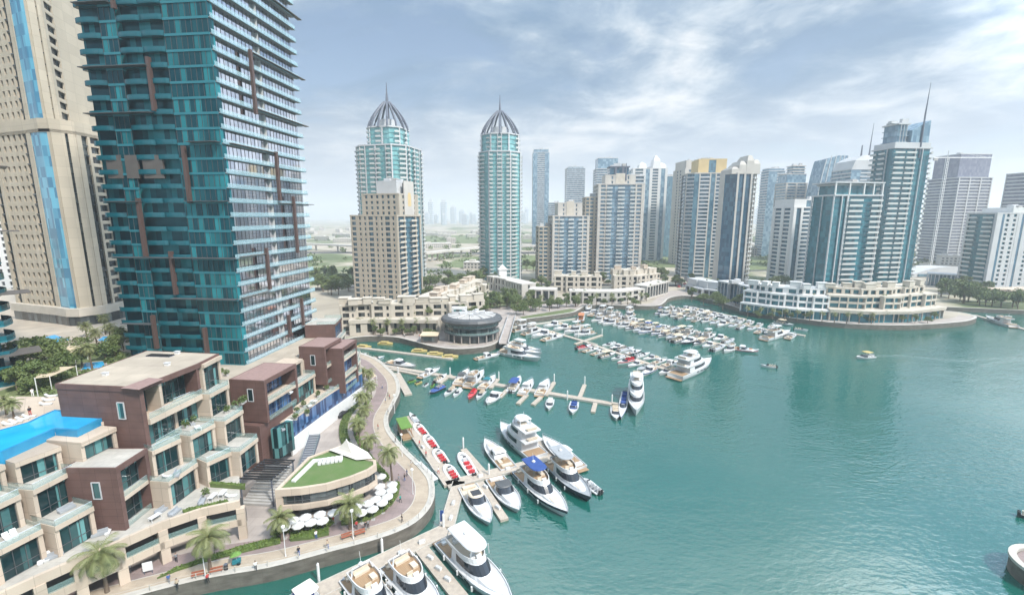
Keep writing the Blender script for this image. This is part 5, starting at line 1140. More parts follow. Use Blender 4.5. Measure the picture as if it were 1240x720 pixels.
def sport_yacht(root, L, B, o):
    H = .065*L+.3; deck = make_hull(root, L, B, H, o.get('hull', 'gel'), 'gel', o.get('stripe')); dz = H*.76
    g = MB()
    for s in (1, -1): g.box(L*.06, s*(B/2*.985+.02), H*.62, L*.22, .05, H*.13)
    g.build('hull_window', M['blackglass'], root)
    t_ = MB(); t_.loft([outline(-L*.12, L*.37, B*.34, dz-.1)[::-1], outline(-L*.12, L*.31, B*.27, dz+.55)[::-1]], cap0=False); t_.build('foredeck_trunk', M['gel'], root)
    pad = MB(); pad.box(L*.2, 0, dz+.58, L*.12, B*.34, .12); pad.build('sun_pad', M[o.get('pad', 'creamgel')], root)
    r0, r1 = outline(-L*.2, L*.14, B*.39, dz), outline(-L*.14, L*.0, B*.33, dz+1.45)
    cabin(root, r0, r1, o.get('cab', 'gel'), w0=.25, w1=.9)
    ws = MB(); a, c = lerp_ring(r0, r1, .2, .05), lerp_ring(r0, r1, .95, .05); k = len(a)
    for i in range(3, k-4): ws.face([a[i+1], a[i], c[i], c[i+1]])
    ws.build('windscreen', M['blackglass'], root)
    rf = MB(); rf.loft([outline(-L*.2, L*.02, B*.35, dz+1.45)[::-1], outline(-L*.19, L*.005, B*.31, dz+1.62)[::-1]]); rf.build('hardtop', M[o.get('roof', 'gel')], root)
    if o.get('roofpad'): rf = MB(); rf.box(-L*.095, 0, dz+1.64, L*.13, B*.42, .06); rf.build('sun_roof', M[o['roofpad']], root)
    ck = MB(); ck.box(-L*.34, 0, dz-.16, L*.27, B*.8, .06); ck.build('cockpit_floor', M[o.get('floor', 'teak')], root)
    seat(root, -L*.29, B*.2, dz-.1, L*.12, B*.2, o.get('pad', 'creamgel')); seat(root, -L*.43, 0, dz-.1, L*.07, B*.6, o.get('pad', 'creamgel')); seat(root, -L*.23, -B*.15, dz-.1, .6, .8, o.get('pad', 'creamgel'), -1)
    sp = MB(); sp.box(-L*.5-.45, 0, .4, 1.1, B*.84, .14); sp.build('swim_platform', M['teak'], root)
    rail(root, deck, L, .6)
def three_deck(root, L, B, o):
    H = .085*L+.3; deck = make_hull(root, L, B, H); dz = H*.75; z = dz-.1
    g = MB()
    for s in (1, -1):
        for k in range(4): g.box(-L*.12+k*L*.09, s*(B/2*.985+.02), H*.6, L*.06, .05, H*.16)
    g.build('hull_window', M['blackglass'], root)
    for i, (xr, xf, xt, w, h) in enumerate(((-L*.3, L*.26, L*.19, .43, 2.3), (-L*.28, L*.14, L*.06, .38, 2.1))):
        cabin(root, outline(xr, xf, B*w, z), outline(xr+.2, xt, B*w*.94, z+h), w0=.35, w1=.8); z += h
        b = MB(); b.loft([outline(xr-L*.09, xt+.35, B*(w+.02), z)[::-1], outline(xr-L*.09, xt+.1, B*(w+.02), z+.35)[::-1]]); b.build('upper_deck', M['gel'], root); z += .35
        seat(root, xr-L*.045, 0, z, 1.0, B*.45, 'creamgel', -1)
    b = MB(); b.loft([outline(-L*.2, L*.0, B*.3, z+1.5)[::-1], outline(-L*.19, -L*.01, B*.27, z+1.7)[::-1]]); b.build('hardtop', M['gel'], root)
    for x in (-L*.18, -L*.04):
        for s in (1, -1): b = MB(); b.box(x, s*B*.25, z+.75, .35, .14, 1.5); b.build('top_post', M['gel'], root)
    seat(root, -L*.1, 0, z, 1.8, B*.3); ck = MB(); ck.box(-L*.41, 0, dz-.14, L*.16, B*.8, .06); ck.build('cockpit_floor', M['teak'], root)
    t_ = MB(); t_.loft([outline(0, L*.38, B*.28, dz-.1)[::-1], outline(0, L*.35, B*.24, dz+.4)[::-1]], cap0=False); t_.build('foredeck_trunk', M['gel'], root)
    sp = MB(); sp.box(-L*.5-.6, 0, .45, 1.5, B*.86, .16); sp.build('swim_platform', M['teak'], root)
    b = MB(); b.tube([(-L*.12, 0, z+1.7), (-L*.14, 0, z+3.4)], [.12, .04], 5); b.build('radar_mast', M['white'], root); rail(root, deck, L)
def outboard(root, x, y, m='black'):
    b = MB(); b.loft([[(x-.25, y-.2, .1), (x+.1, y-.2, .1), (x+.1, y+.2, .1), (x-.25, y+.2, .1)], [(x-.35, y-.22, .75), (x+.15, y-.22, .75), (x+.15, y+.22, .75), (x-.35, y+.22, .75)], [(x-.28, y-.16, 1.15), (x+.08, y-.16, 1.15), (x+.08, y+.16, 1.15), (x-.28, y+.16, 1.15)]]); b.build('outboard_motor', M[m], root)
def speedboat(root, L, B, o):
    H = .8+.02*L; deck = make_hull(root, L, B, H, o.get('hull', 'gel'), 'gel', o.get('stripe'), full=.4, bulw=.1); dz = H*.74
    ck = MB(); ck.box(-L*.2, 0, dz-.02, L*.46, B*.66, .06); ck.build('cockpit_floor', M[o.get('floor', 'greycanvas')], root)
    g = MB(); a, c = outline(-L*.02, L*.16, B*.4, dz), outline(-L*.05, L*.08, B*.36, dz+.75)
    for i in range(1, len(a)-2): g.face([a[i+1], a[i], c[i], c[i+1]])
    g.build('windscreen', M['blackglass'], root)
    for x in o.get('seats', (-.06, -.2, -.37)):
        seat(root, L*x, 0, dz, L*.09, B*.58, o.get('pad', 'creamgel'), -1)
    if o.get('pads'): b = MB(); b.box(L*.22, 0, dz+.2, L*.13, B*.4, .12); b.build('sun_pad', M[o['pad']], root)
    for y in (-.35, .35): outboard(root, -L*.5-.1, y, o.get('motor', 'black'))
    if o.get('cover'):
        b = MB(); r0 = outline(-L*.46, L*.44, B*.5, H*.86); r1 = outline(-L*.4, L*.34, B*.3, H*1.25); b.loft([r0[::-1], r1[::-1]], cap0=False); b.build('boat_cover', M[o['cover']], root)
    if o.get('bimini'):
        b = MB(); b.loft([outline(-L*.32, L*.06, B*.42, dz+1.9, nose=.2)[::-1], outline(-L*.31, L*.05, B*.36, dz+2.02, nose=.2)[::-1]]); b.build('bimini', M[o['bimini']], root)
        for x in (-.3, .02):
            for s in (1, -1): b = MB(); b.tube([(L*x, s*B*.42, dz), (L*x, s*B*.38, dz+1.92)], .035, 4); b.build('top_post', M['chrome'], root)
def rib_boat(root, L, B, o):
    b = MB(); pts = []
    for i in range(19):
        q = i/18; a = -math.pi/2+math.pi*q
        pts.append((L*.12+L*.36*math.cos(a), B*.38*math.sin(a), .45+.22*math.cos(a)))
    pts = [(-L*.5, -B*.38, .42)]+pts+[(-L*.5, B*.38, .42)]
    b.tube(pts, [.1]+[B*.13]*19+[.1], 8); b.build('tube_collar', M[o.get('tube', 'white')], root, smooth=True)
    b = MB(); b.loft([outline(-L*.46, L*.42, B*.36, .1)[::-1], outline(-L*.46, L*.44, B*.36, .4)[::-1]]); b.build('hull', M['gel'], root)
    for x in (-.34, -.16, .02): seat(root, L*x, 0, .4, L*.1, B*.4, o.get('pad', 'redvinyl'), -1)
    b = MB(); b.box(L*.15, 0, .85, .5, .8, .9); b.build('helm_console', M['gel'], root); b = MB(); b.box(L*.17, 0, 1.45, .06, .8, .35); b.build('windscreen', M['blackglass'], root)
    for y in (-.3, .3): outboard(root, -L*.5-.05, y)
KIND = {'fly': flybridge_yacht, 'sport': sport_yacht, 'three': three_deck, 'speed': speedboat, 'rib': rib_boat}
def boat(name, label, cat, kind, s, e, o=None, B=None, group=None, z=.9):
    """stern and bow of the boat where they float in the basin"""
    o = o or {}; A, C = at(*s, z), at(*e, z); L = (C-A).length; B = B or (L*.27 if kind != 'rib' else L*.36)
    t = thing(name, label, cat, ((A.x+C.x)/2, (A.y+C.y)/2, 0), math.atan2(C.y-A.y, C.x-A.x), group)
    KIND[kind](t, L, B, o); return t
Yc = 'yacht'
boat('flybridge_yacht', 'white yacht with a broad white hardtop at the open end of the wide pontoon', Yc, 'fly', (541, 652), (622, 737), {'top': 'hard', 'pad': 'white', 'topx': (-6.3, 1.6), 'floor': 'creamgel'}, 5.4)
boat('flybridge_yacht', 'white flybridge yacht with dark windscreen, middle of the three berthed at the wide pontoon', Yc, 'fly', (475, 680), (535, 748), {'top': None}, 5.0)
boat('flybridge_yacht', 'white flybridge yacht with cream seating berthed nearest the shade canopy on the wide pontoon', Yc, 'fly', (427, 694), (483, 762), {'top': None, 'pad': 'creamgel'}, 5.0)
boat('canopy_boat', 'small white boat with a cloth shade canopy on the wide pontoon', 'boat', 'speed', (360, 712), (392, 748), {'bimini': 'sail', 'pad': 'bluecanvas'}, 3.6)
boat('sport_yacht', 'cream cockpit white sport yacht with one dark sunroof, next to the gangway pontoon', Yc, 'sport', (566, 587), (594, 635), {'roof': 'creamgel', 'roofpad': 'blackglass', 'floor': 'creamgel'}, 4.6)
boat('sport_yacht', 'white sport yacht with dark grey hardtop and a plain white foredeck, below the cross pontoon', Yc, 'sport', (599, 577), (629, 619), {'roof': 'darkgrey', 'pad': 'white'}, 4.8)
boat('flybridge_yacht', 'large white yacht with a blue bimini over its flybridge, below the cross pontoon', Yc, 'fly', (631, 569), (688, 625), {'top': 'blue', 'stripe': 'navy', 'topx': (-6.2, -.2)}, 5.3)
boat('flybridge_yacht', 'dark navy hulled yacht with a grey bimini, outermost below the cross pontoon', Yc, 'fly', (668, 558), (716, 606), {'hull': 'navy', 'deck': 'greycanvas', 'top': 'grey', 'topx': (-7, -.4)}, 5.2)
boat('inflatable_tender', 'small grey and white tender with a dark motor beside the navy hulled yacht', 'boat', 'rib', (727, 594), (706, 579), {'tube': 'greyw', 'pad': 'greycanvas'}, 2.6)
boat('rib_boat', 'red seated white speedboat moored alone by the short finger above the cross pontoon', 'boat', 'rib', (574, 573), (557, 547), {}, 3.0)
boat('sport_yacht', 'slim white yacht with open cream cockpit between the red seated boat and the biggest yacht', Yc, 'sport', (616, 566), (587, 532), {'roofpad': 'creamgel'}, 4.4)
boat('three_deck_yacht', 'biggest white three deck yacht at the head of the cross pontoon', Yc, 'three', (652, 553), (606, 515), {}, 6.0)
boat('sport_yacht', 'white yacht with tan stern pointing away beyond the biggest three deck yacht', Yc, 'sport', (702, 566), (657, 529), {'pad': 'white'}, 4.6)
for i, (s, e) in enumerate([((515, 525), (503, 512)), ((527, 541), (515, 526)), ((539, 558), (527, 543)), ((553, 579), (540, 562))]):
    boat('rib_boat', ['red seated tour boat first from the far end of its pontoon', 'red seated tour boat second from the far end of its pontoon', 'red seated tour boat third from the far end of its pontoon', 'red seated tour boat nearest the gangway on its pontoon'][i], 'boat', 'rib', s, e, {}, 3.0, 'red seated tour boats')
boat('jet_boat', 'small blue and white jet boat at the tip of the red boat pontoon', 'boat', 'speed', (506, 511), (496, 499), {'hull': 'bluecanvas', 'pad': 'white', 'seats': (-.1,)}, 1.7)
t = thing('green_roofed_boat', 'wooden ferry boat with a flat green grass roof by the promenade bend', 'boat', (*pl((489, 519), z=.8)[0], 0), math.atan2(*(lambda a, b: (b[1]-a[1], b[0]-a[0]))(*pl((495, 529), (484, 508), z=.8)))); L = 9.5
make_hull(t, 10.5, 3.2, .95, 'teak', 'teak'); b = MB(); b.prism(rect(7.2, 3.0, -.5), 2.7, 2.9); b.build('roof', M['green'], t)
for x in (-3.8, -1.5, .8, 2.8):
    for s in (-1.3, 1.3): b = MB(); b.box(x, s, 1.75, .1, .1, 1.9); b.build('post', M['wood'], t)
# ---- the long middle pontoon and the inner basin
ROW = [
 ('motor_yacht', 'largest white yacht at the root of the long middle pontoon, pointing away from the promenade', Yc, 'sport', (470, 437), (504, 444), {}, 4.6),
 ('sport_yacht', 'white sport yacht angled up beside the second finger of the long middle pontoon', Yc, 'sport', (509, 455), (533, 445), {'pad': 'white'}, None),
 ('motor_boat', 'narrow white motor boat on the middle pontoon, next to the angled sport yacht', 'boat', 'speed', (526, 461), (541, 452), {}, None),
 ('motor_yacht', 'dark cockpit white yacht first of the cluster of three on the middle pontoon', Yc, 'sport', (554, 464), (567, 447), {'roof': 'darkgrey'}, None),
 ('motor_yacht', 'white flybridge yacht in the middle of the cluster of three on the middle pontoon', Yc, 'fly', (566, 467), (586, 449), {'top': None}, 4.0),
 ('motor_yacht', 'white yacht with teal canopy last in the cluster of three on the middle pontoon', Yc, 'sport', (583, 469), (600, 454), {'roof': 'slabteal'}, None),
 ('cruiser', 'white cruiser with blue canvas top on the far side of the middle pontoon', 'boat', 'speed', (618, 473), (630, 455), {'bimini': 'bluecanvas'}, 3.6),
 ('cruiser', 'plain white cruiser directly next to the one with blue canvas top', 'boat', 'sport', (632, 476), (645, 459), {'pad': 'white'}, 3.6),
 ('cruiser', 'white cruiser with cream deck, far side of the middle pontoon, between finger and pile', 'boat', 'sport', (653, 477), (664, 459), {}, 3.8),
 ('covered_boat', 'speedboat under a dark blue cover near the root of the middle pontoon', 'boat', 'speed', (537, 466), (520, 475), {'cover': 'bluecanvas', 'hull': 'navy'}, 2.8),
 ('motor_boat', 'white motor boat beside the dark blue covered boat', 'boat', 'speed', (550, 468), (538, 478), {}, None),
 ('motor_boat', 'white motor boat with black engine between the covered boat and the red one', 'boat', 'speed', (558, 470), (549, 479), {'pad': 'white'}, None),
 ('red_boat', 'bright red speedboat on the near side of the middle pontoon', 'boat', 'speed', (575, 471), (567, 481), {'hull': 'redvinyl', 'pad': 'redvinyl', 'cover': 'redvinyl'}, None),
 ('motor_boat', 'white motor boat next to the bright red speedboat', 'boat', 'speed', (586, 472), (577, 482), {}, None),
 ('motor_yacht', 'broad white yacht bow towards the camera beside the finger, near side of the middle pontoon', 'boat', 'sport', (605, 474), (589, 488), {'pad': 'white'}, 3.8),
 ('motor_boat', 'small white open boat by the lone finger, near side of the middle pontoon', 'boat', 'speed', (667, 482), (664, 495), {'pad': 'white'}, 2.6),
 ('motor_boat', 'small white boat with blue seats near the outer end of the middle pontoon', 'boat', 'speed', (696, 485), (693, 500), {'pad': 'bluecanvas', 'seats': (.1, -.1, -.3)}, 3.0),
 ('tender_boat', 'short white boat with upright bow at the outer tip of the middle pontoon', 'boat', 'speed', (745, 491), (746, 507), {}, 3.0),
 ('racing_boat', 'long slim white powerboat with blue stripe alongside the lone motor yacht', 'boat', 'speed', (757, 474), (752, 507), {'stripe': 'bluecanvas', 'pad': 'bluecanvas'}, 2.6),
 ('motor_yacht', 'lone large white motor yacht at the outer end of the middle pontoon', Yc, 'three', (770, 467), (770, 503), {}, 5.2),
 ('motor_boat', 'small white boat nearest the basin wall in front of the brown terraced block', 'boat', 'speed', (432, 431), (444, 427), {}, None),
 ('motor_boat', 'small white boat with teal trim, second from the basin wall behind the palms', 'boat', 'speed', (445, 435), (466, 431), {'stripe': 'slabteal'}, 2.8),
 ('moored_yacht', 'long low white yacht lying along the cafe quay wall', Yc, 'sport', (577, 433), (606, 428), {}, 3.4),
 ('motor_yacht', 'large white flybridge yacht off the rounded cafe quay, nearest the camera of three', Yc, 'fly', (606, 425), (655, 436), {'top': None}, 5.4),
 ('motor_yacht', 'white hardtop yacht in the middle of the three off the cafe quay', Yc, 'fly', (612, 420), (656, 430), {'top': 'hard', 'topx': (-4, 1)}, 4.8),
 ('motor_yacht', 'smaller white yacht furthest out of the three off the cafe quay', Yc, 'sport', (618, 417), (655, 425), {}, 4.2),
 ('three_deck_yacht', 'white three deck yacht moored alone at the outer end of the small boat row', Yc, 'three', (817, 456), (861, 438), {}, 7.0),
 ('motor_boat', 'low blue sided motor boat next to the white three deck yacht', 'boat', 'sport', (793, 444), (777, 453), {'stripe': 'bluecanvas'}, None),
 ('motor_boat', 'white motor boat with dark stern beside the three deck yacht', 'boat', 'speed', (817, 445), (798, 452), {}, None),
 ('dhow', 'orange wooden dhow at the end of the planted quay', 'boat', 'speed', (703, 388), (705, 378), {'hull': 'terracotta', 'bimini': 'terracotta', 'pad': 'terracotta'}, 4.2),
 ('water_taxi', 'white water taxi with orange roof crossing open water with a wake', 'ferry', 'speed', (1057, 430), (1037, 432), {'bimini': 'yellowpl', 'pad': 'white'}, 3.6),
 ('motor_boat', 'tiny white open boat alone on open water inshore of the water taxi', 'boat', 'speed', (940, 443), (921, 441), {}, None),
 ('motor_yacht', 'white yacht lying at the cut beyond the point', Yc, 'fly', (1228, 395), (1193, 384), {'top': None}, 5),
 ('motor_boat', 'dark hulled white boat cut off by the frame edge above the round islet', 'boat', 'speed', (1236, 620), (1262, 628), {'hull': 'navy'}, None),
 ('motor_yacht', 'large white yacht outermost on the longest far pontoon below the point', Yc, 'fly', (925, 410), (957, 402), {'top': 'hard', 'topx': (-4, 1)}, 5),
 ('motor_yacht', 'white yacht with red striped side at the end of the longest far pontoon', Yc, 'sport', (886, 420), (919, 425), {'stripe': 'redvinyl', 'pad': 'terracotta'}, 5.0),
 ('houseboat', 'white boat with tan canopy at the quay below the curved terrace block', 'boat', 'speed', (939, 389), (962, 393), {'bimini': 'sailtan'}, 4.6),
 ('motor_boat', 'small white boat furthest along the far dense pontoon, closest to the point', 'boat', 'speed', (962, 397), (979, 399), {}, None),
]
for r in ROW: boat(r[0], r[1], r[2], r[3], r[4], r[5], r[6], r[7])
# ---- rows of berthed boats on the upper pontoons
PROTO = []
for nm, kd, L, o, look in [('motor_cruiser', 'fly', 12.5, {'top': None}, 'white flybridge cruiser'), ('motor_cruiser', 'sport', 11, {}, 'white hardtop cruiser with cream cockpit'), ('motor_boat', 'speed', 9, {'pad': 'white'}, 'white open motor boat'),
                     ('motor_boat', 'speed', 9, {'bimini': 'bluecanvas'}, 'white motor boat with blue canopy'), ('motor_cruiser', 'sport', 11.5, {'hull': 'navy', 'pad': 'white'}, 'dark hulled cruiser with white top'), ('motor_boat', 'speed', 8.5, {'pad': 'redvinyl', 'stripe': 'redvinyl'}, 'white motor boat with red seats'), ('motor_cruiser', 'fly', 13.5, {'top': 'hard', 'topx': (-3.5, .8)}, 'tall white cruiser with hardtop'), ('motor_cruiser', 'sport', 12, {'roof': 'greycanvas'}, 'white cruiser with grey canvas roof'), ('motor_boat', 'speed', 9.5, {'cover': 'greycanvas'}, 'white boat under a grey cover'), ('motor_boat', 'speed', 10, {'bimini': 'sailtan', 'stripe': 'navy'}, 'white motor boat with tan canopy'), ('motor_cruiser', 'fly', 13, {'top': 'blue', 'topx': (-3.5, .3), 'stripe': 'bluecanvas'}, 'white flybridge cruiser with blue bimini')]:
    PROTO.append([nm, kd, L, o, look, None])
def berth_row(A, B, n, side, Lr, where, mix, seed, off=1.2, flip=False, ang=0):
    r = random.Random(seed); A, B = at(*A, .5), at(*B, .5); u, nn, L = uvec(A, B); cnt = {}
    for i in range(n):
        pr = PROTO[r.choice(mix)]; Lb = r.uniform(*Lr); s = L*(i+.5)/n+r.uniform(-.25, .25)
        a = math.atan2(nn.y*side, nn.x*side)+(math.pi if (flip or r.random() < .25) else 0)+r.uniform(-.04, .04)+ang
        d = (off+Lb/2)*side; x, y = A.x+u.x*s+nn.x*d, A.y+u.y*s+nn.y*d
        if pr[5] is None: pr[5] = thing(pr[0], 'x', 'boat'); KIND[pr[1]](pr[5], pr[2], pr[2]*.29, pr[3]); t = pr[5]
        else: t = copy_tree(pr[5])
        t.location = (x, y, 0); t.rotation_euler = (0, 0, a); sc = Lb/pr[2]; t.scale = (sc, sc, sc)
        lab = '%s, %s berth %s' % (pr[4], ordn(i+1), where); t['label'] = lab; t['group'] = 'boats berthed in rows on the upper pontoons'
berth_row((714, 416), (800, 444), 8, 1, (8, 10), 'of the small boat row, near side', [2, 5, 8, 1, 3, 9], 1)
berth_row((722, 418), (806, 446), 8, -1, (8.5, 11), 'of the small boat row, far side', [2, 1, 4, 8, 7, 5], 2)
berth_row((730, 385), (898, 422), 17, 1, (9, 13), 'of the longest far pontoon, near side', [0, 1, 2, 6, 9, 7, 8, 10, 4], 3)
berth_row((740, 386), (880, 417), 14, -1, (9, 13), 'of the longest far pontoon, far side', [0, 1, 9, 6, 8, 3], 4)
berth_row((800, 377), (970, 405), 16, 1, (9, 13), 'of the far dense pontoon, near side', [0, 1, 8, 9, 10, 6], 5)
berth_row((803, 377), (920, 397), 11, -1, (9, 13), 'of the far dense pontoon, far side', [1, 2, 9, 6, 0], 6)
berth_row((838, 372), (902, 386), 8, 1, (9, 12), 'by the far curved quay', [1, 2, 1, 4], 7)
berth_row((645, 394), (692, 408), 4, 1, (13, 17), 'of the upper pontoon, near side', [0, 6, 0, 1], 8)
berth_row((650, 395), (700, 410), 4, -1, (12, 15), 'of the upper pontoon, far side', [0, 1, 6], 9)
berth_row((700, 381), (760, 388), 6, -1, (12, 16), 'beyond the orange dhow', [0, 6, 1, 0], 10)
# yellow floats and small craft
for i, (px, py) in enumerate([(441, 419), (467, 415), (508, 424), (527, 427.5), (545, 431)]):
    p = at(px, py, .6); t = thing('yellow_float', 'flat yellow water taxi float, %s one counted from the basin corner along the inner wall' % ordn(i+1), 'float', (p.x, p.y, 0), -.25+.1*i, 'yellow floats along the inner wall'); mb = MB()
    r0 = outline(-3.4, 3.4, 1.5, -.2); r1 = outline(-3.4, 3.5, 1.6, .7); mb.loft([r0[::-1], r1[::-1]]); mb.build('hull', M['yellowpl'], t); mb = MB(); mb.prism(rect(3.6, 1.9, -.6), .7, 1.25); mb.build('cabin', M['yellowpl'], t); mb = MB(); mb.prism(rect(3.0, 1.95, -.6), .85, 1.1); mb.build('window', M['blackglass'], t)
for i, (px, py) in enumerate([(499, 461), (507, 463), (516, 465.5), (524, 466)]):
    p = at(px, py, .4); t = thing('jet_ski', ['lime green jet ski closest to the stub pontoon', 'yellow jet ski beside the lime green one', 'white jet ski between two coloured ones', 'pale green jet ski next to the covered boat'][i], 'jet ski', (p.x, p.y, 0), .6+.3*i); mb = MB()
    r0 = outline(-1.5, 1.6, .5, -.1); r1 = outline(-1.5, 1.5, .6, .5); mb.loft([r0[::-1], r1[::-1]]); mb.build('hull', M[['green', 'yellowpl', 'gel', 'green'][i]], t); mb = MB(); mb.box(-.5, 0, .7, 1.4, .4, .4); mb.build('saddle', M['black'], t); mb = MB(); mb.box(.5, 0, .85, .4, .7, .2); mb.build('handlebar', M['black'], t)
# wakes
def wake_mat():
    m = mat('wake_foam', (.75, .82, .82), .6); nt = m.node_tree; N = nt.nodes; b = N['Principled BSDF']; n = N.new('ShaderNodeTexNoise'); n.inputs['Scale'].default_value = 1.2; n.inputs['Detail'].default_value = 5; tc = N.new('ShaderNodeTexCoord'); nt.links.new(tc.outputs['Object'], n.inputs['Vector'])
    r = N.new('ShaderNodeValToRGB'); r.color_ramp.elements[0].position = .48; r.color_ramp.elements[1].position = .72; nt.links.new(n.outputs['Fac'], r.inputs[0]); ml = N.new('ShaderNodeMath'); ml.operation = 'MULTIPLY'; ml.inputs[1].default_value = .24; nt.links.new(r.outputs[0], ml.inputs[0]); nt.links.new(ml.outputs[0], b.inputs['Alpha']); return m
M['wake'] = wake_mat()
for pts, w in ([[(1058, 431), (1100, 431), (1160, 436), (1240, 432)], 1.6], [[(1190, 444), (1215, 438), (1250, 435)], 1.4]):
    p = smooth([(at(*q, 0).x, at(*q, 0).y) for q in pts], 5); mb = MB(); strip(mb, offset(p, -w), offset(p, w), .02); o = mb.build('wake_foam', M['wake']); tag(o, 'thin trail of white foam on the open water', kind='stuff')
# feather banners
for lab, (px, py), h in (('blue feather banner beside the biggest three deck yacht', (636, 519), 3.2), ('blue feather banner at the foot of the gangway pontoon', (533, 636), 3.0)):
    p = at(px, py, .6); t = thing('feather_banner', lab, 'flag', (p.x, p.y, .5)); mb = MB(); mb.tube([(0, 0, 0), (0, 0, h+.4)], .04, 5); mb.build('pole', M['white'], t); mb = MB(); mb.prism([(0.03, -.02), (.75, -.02), (.75, .02), (.03, .02)], 1.0, h+.3); mb.build('banner', M['bluecanvas'], t)

for i, (px, py, a) in enumerate([(462, 695, -.6), (472, 709, -.6), (482, 722, -.6), (521, 676, -.6), (531, 689, -.6), (542, 702, -.6), (511, 657, .4), (486, 670, .4), (448, 689, .4), (420, 702, .4), (549, 610, 1.4), (546, 628, 1.4), (582, 577, .4), (615, 568, .4), (650, 559, .4), (588, 590, -.8), (603, 615, -.8), (512, 542, -.9)]):
    p = at(px, py, .55); t = thing('dock_box', 'white dock box %s on the near pontoons, counted from the wide pontoon fingers outwards' % ordn(i+1), 'dock box', (p.x, p.y, .55), a, 'dock boxes on the near pontoons'); b = MB(); b.box(0, 0, .25, 1.1, .5, .5); b.build('body', M['white'], t); b = MB(); b.loft([[(-.58, -.28, .5), (.58, -.28, .5), (.58, .28, .5), (-.58, .28, .5)], [(-.5, -.2, .6), (.5, -.2, .6), (.5, .2, .6), (-.5, .2, .6)]]); b.build('lid', M['greyw'], t)
# ---------------------------------------------------------------- palms and trees
def palm_meshes(seed, H, nfr, flen, droop):
    r = random.Random(seed); tr = MB(); bx, by = r.uniform(-.4, .4), r.uniform(-.4, .4)
    pts = [(bx*q*q, by*q*q, H*q) for q in [i/6 for i in range(7)]]
    tr.tube(pts, [.34, .27, .23, .21, .2, .21, .27], 8)
    cr = MB(); top = Vector(pts[-1])
    for k in range(nfr):
        a = 2.399*k+r.uniform(-.2, .2); el = R(80-112*(k/nfr)**.85+r.uniform(-8, 8)); L = flen*r.uniform(.85, 1.1)
        d = Vector((math.cos(a), math.sin(a), 0)); p = top.copy(); n = 9; side = Vector((-d.y, d.x, 0)); e = el; spine = [p.copy()]
        for i in range(n): p = p+(d*math.cos(e)+Vector((0, 0, math.sin(e))))*(L/n); e -= droop/n*(1+.6*i/n); spine.append(p.copy())
        cr.tube(spine, [.05]*5+[.03]*(len(spine)-5), 3, 0, False)
        for i in range(1, n*2+1):
            q = i/2; k0 = min(int(q), n-1); c = spine[k0].lerp(spine[k0+1], q-k0); tang = (spine[k0+1]-spine[k0]).normalized()
            ll = L*.27*(math.sin(math.pi*min(1, (i/(2*n))*.85+.12))**.6)
            for s in (1, -1):
                tip = c+side*s*ll*.75+tang*ll*.55+Vector((0, 0, -ll*.35+r.uniform(-.08, .08))); w = tang*.075
                cr.face([c-w, c+w, tip+w*.2, tip-w*.2])
    return tr.mesh('trunk', M['bark']), cr.mesh('crown', M['palmleaf'])
PALM = [palm_meshes(1, 6.2, 34, 3.6, 1.5), palm_meshes(2, 7.6, 30, 3.3, 1.7), palm_meshes(3, 5.0, 30, 3.2, 1.3)]
PALMF = [palm_meshes(5, 7.5, 16, 3.2, 1.6)]
def palm(x, y, z, v, s, label, group=None, far=False):
    m = (PALMF if far else PALM)[0 if far else v]; t = thing('palm_tree', label, 'palm tree', (x, y, z), random.uniform(0, 6.28), group); t.scale = (s, s, s); link('trunk', m[0], t); link('crown', m[1], t); return t
def tree_meshes(seed, H, cr, n, leaf, m):
    r = random.Random(seed); tr = MB(); th = H*.42
    tr.tube([(0, 0, 0), (.05*H*r.uniform(-.5, .5), 0, th*.5), (0, .03*H, th), (0, .03*H, H*.75)], [.035*H, .028*H, .022*H, .006*H], 7)
    cl = []
    for k in range(7):
        a = 2.4*k+r.uniform(-.3, .3); q = r.uniform(.35, .85); e = Vector((math.cos(a)*cr*q, math.sin(a)*cr*q, th+(H-th)*r.uniform(.2, .75))); tr.tube([(0, 0, th*r.uniform(.7, 1.1)), tuple(e*.5+Vector((0, 0, th*.45))), tuple(e)], [.016*H, .011*H, .004*H], 5); cl.append((e, cr*r.uniform(.38, .58)))
    cl.append((Vector((0, 0, H*.84)), cr*.55)); f = MB()
    for e, rad in cl: leafball(f, e.x, e.y, e.z, rad, rad*.75, n, leaf, r)
    return tr.mesh('trunk', M['bark']), f.mesh('crown', M[m])
TREE = [tree_meshes(1, 7, 3.6, 150, .34, 'leaf'), tree_meshes(2, 8.5, 3.4, 150, .34, 'leaf2'), tree_meshes(3, 6, 3.8, 140, .36, 'leaf2'), tree_meshes(4, 9.5, 3.0, 150, .34, 'leaf')]
def tree(x, y, z, v, s, label, group=None):
    t = thing('leafy_tree', label, 'tree', (x, y, z), random.uniform(0, 6.28), group); s *= random.uniform(.88, 1.12); t.scale = (s, s, s*random.uniform(.9, 1.15)); link('trunk', TREE[v][0], t); link('crown', TREE[v][1], t); return t
def planted(px, py, z=GZ): p = at(px, py, z); return p.x, p.y
for (px, py, v, s, lab) in [(130, 716, 0, 1.05, 'big date palm in front of the arcade near the bottom edge of the view'), (255, 692, 0, 1.0, 'big date palm beside the lawn strip and the lamp post'), (342, 654, 2, .85, 'date palm at the end of the umbrella garden nearest the lawn strip'), (424, 640, 2, 1.0, 'date palm rising between the two groups of white umbrellas'), (475, 585, 1, .95, 'date palm at the bend next to the umbrella garden'), (447, 556, 0, .8, 'date palm behind the white tent peak')]: 
    x, y = planted(px, py); palm(x, y, GZ, v, s, lab)
for i, (px, py) in enumerate([(436, 541), (432, 528), (441, 516), (436, 503), (444, 494), (450, 483), (447, 472), (440, 463)]):
    x, y = planted(px, py); palm(x, y, GZ, (i+1) % 3, .78, 'date palm %s in the row beside the curving lawn bed, counted from the tent' % ordn(i+1), 'palms beside the curving lawn bed')
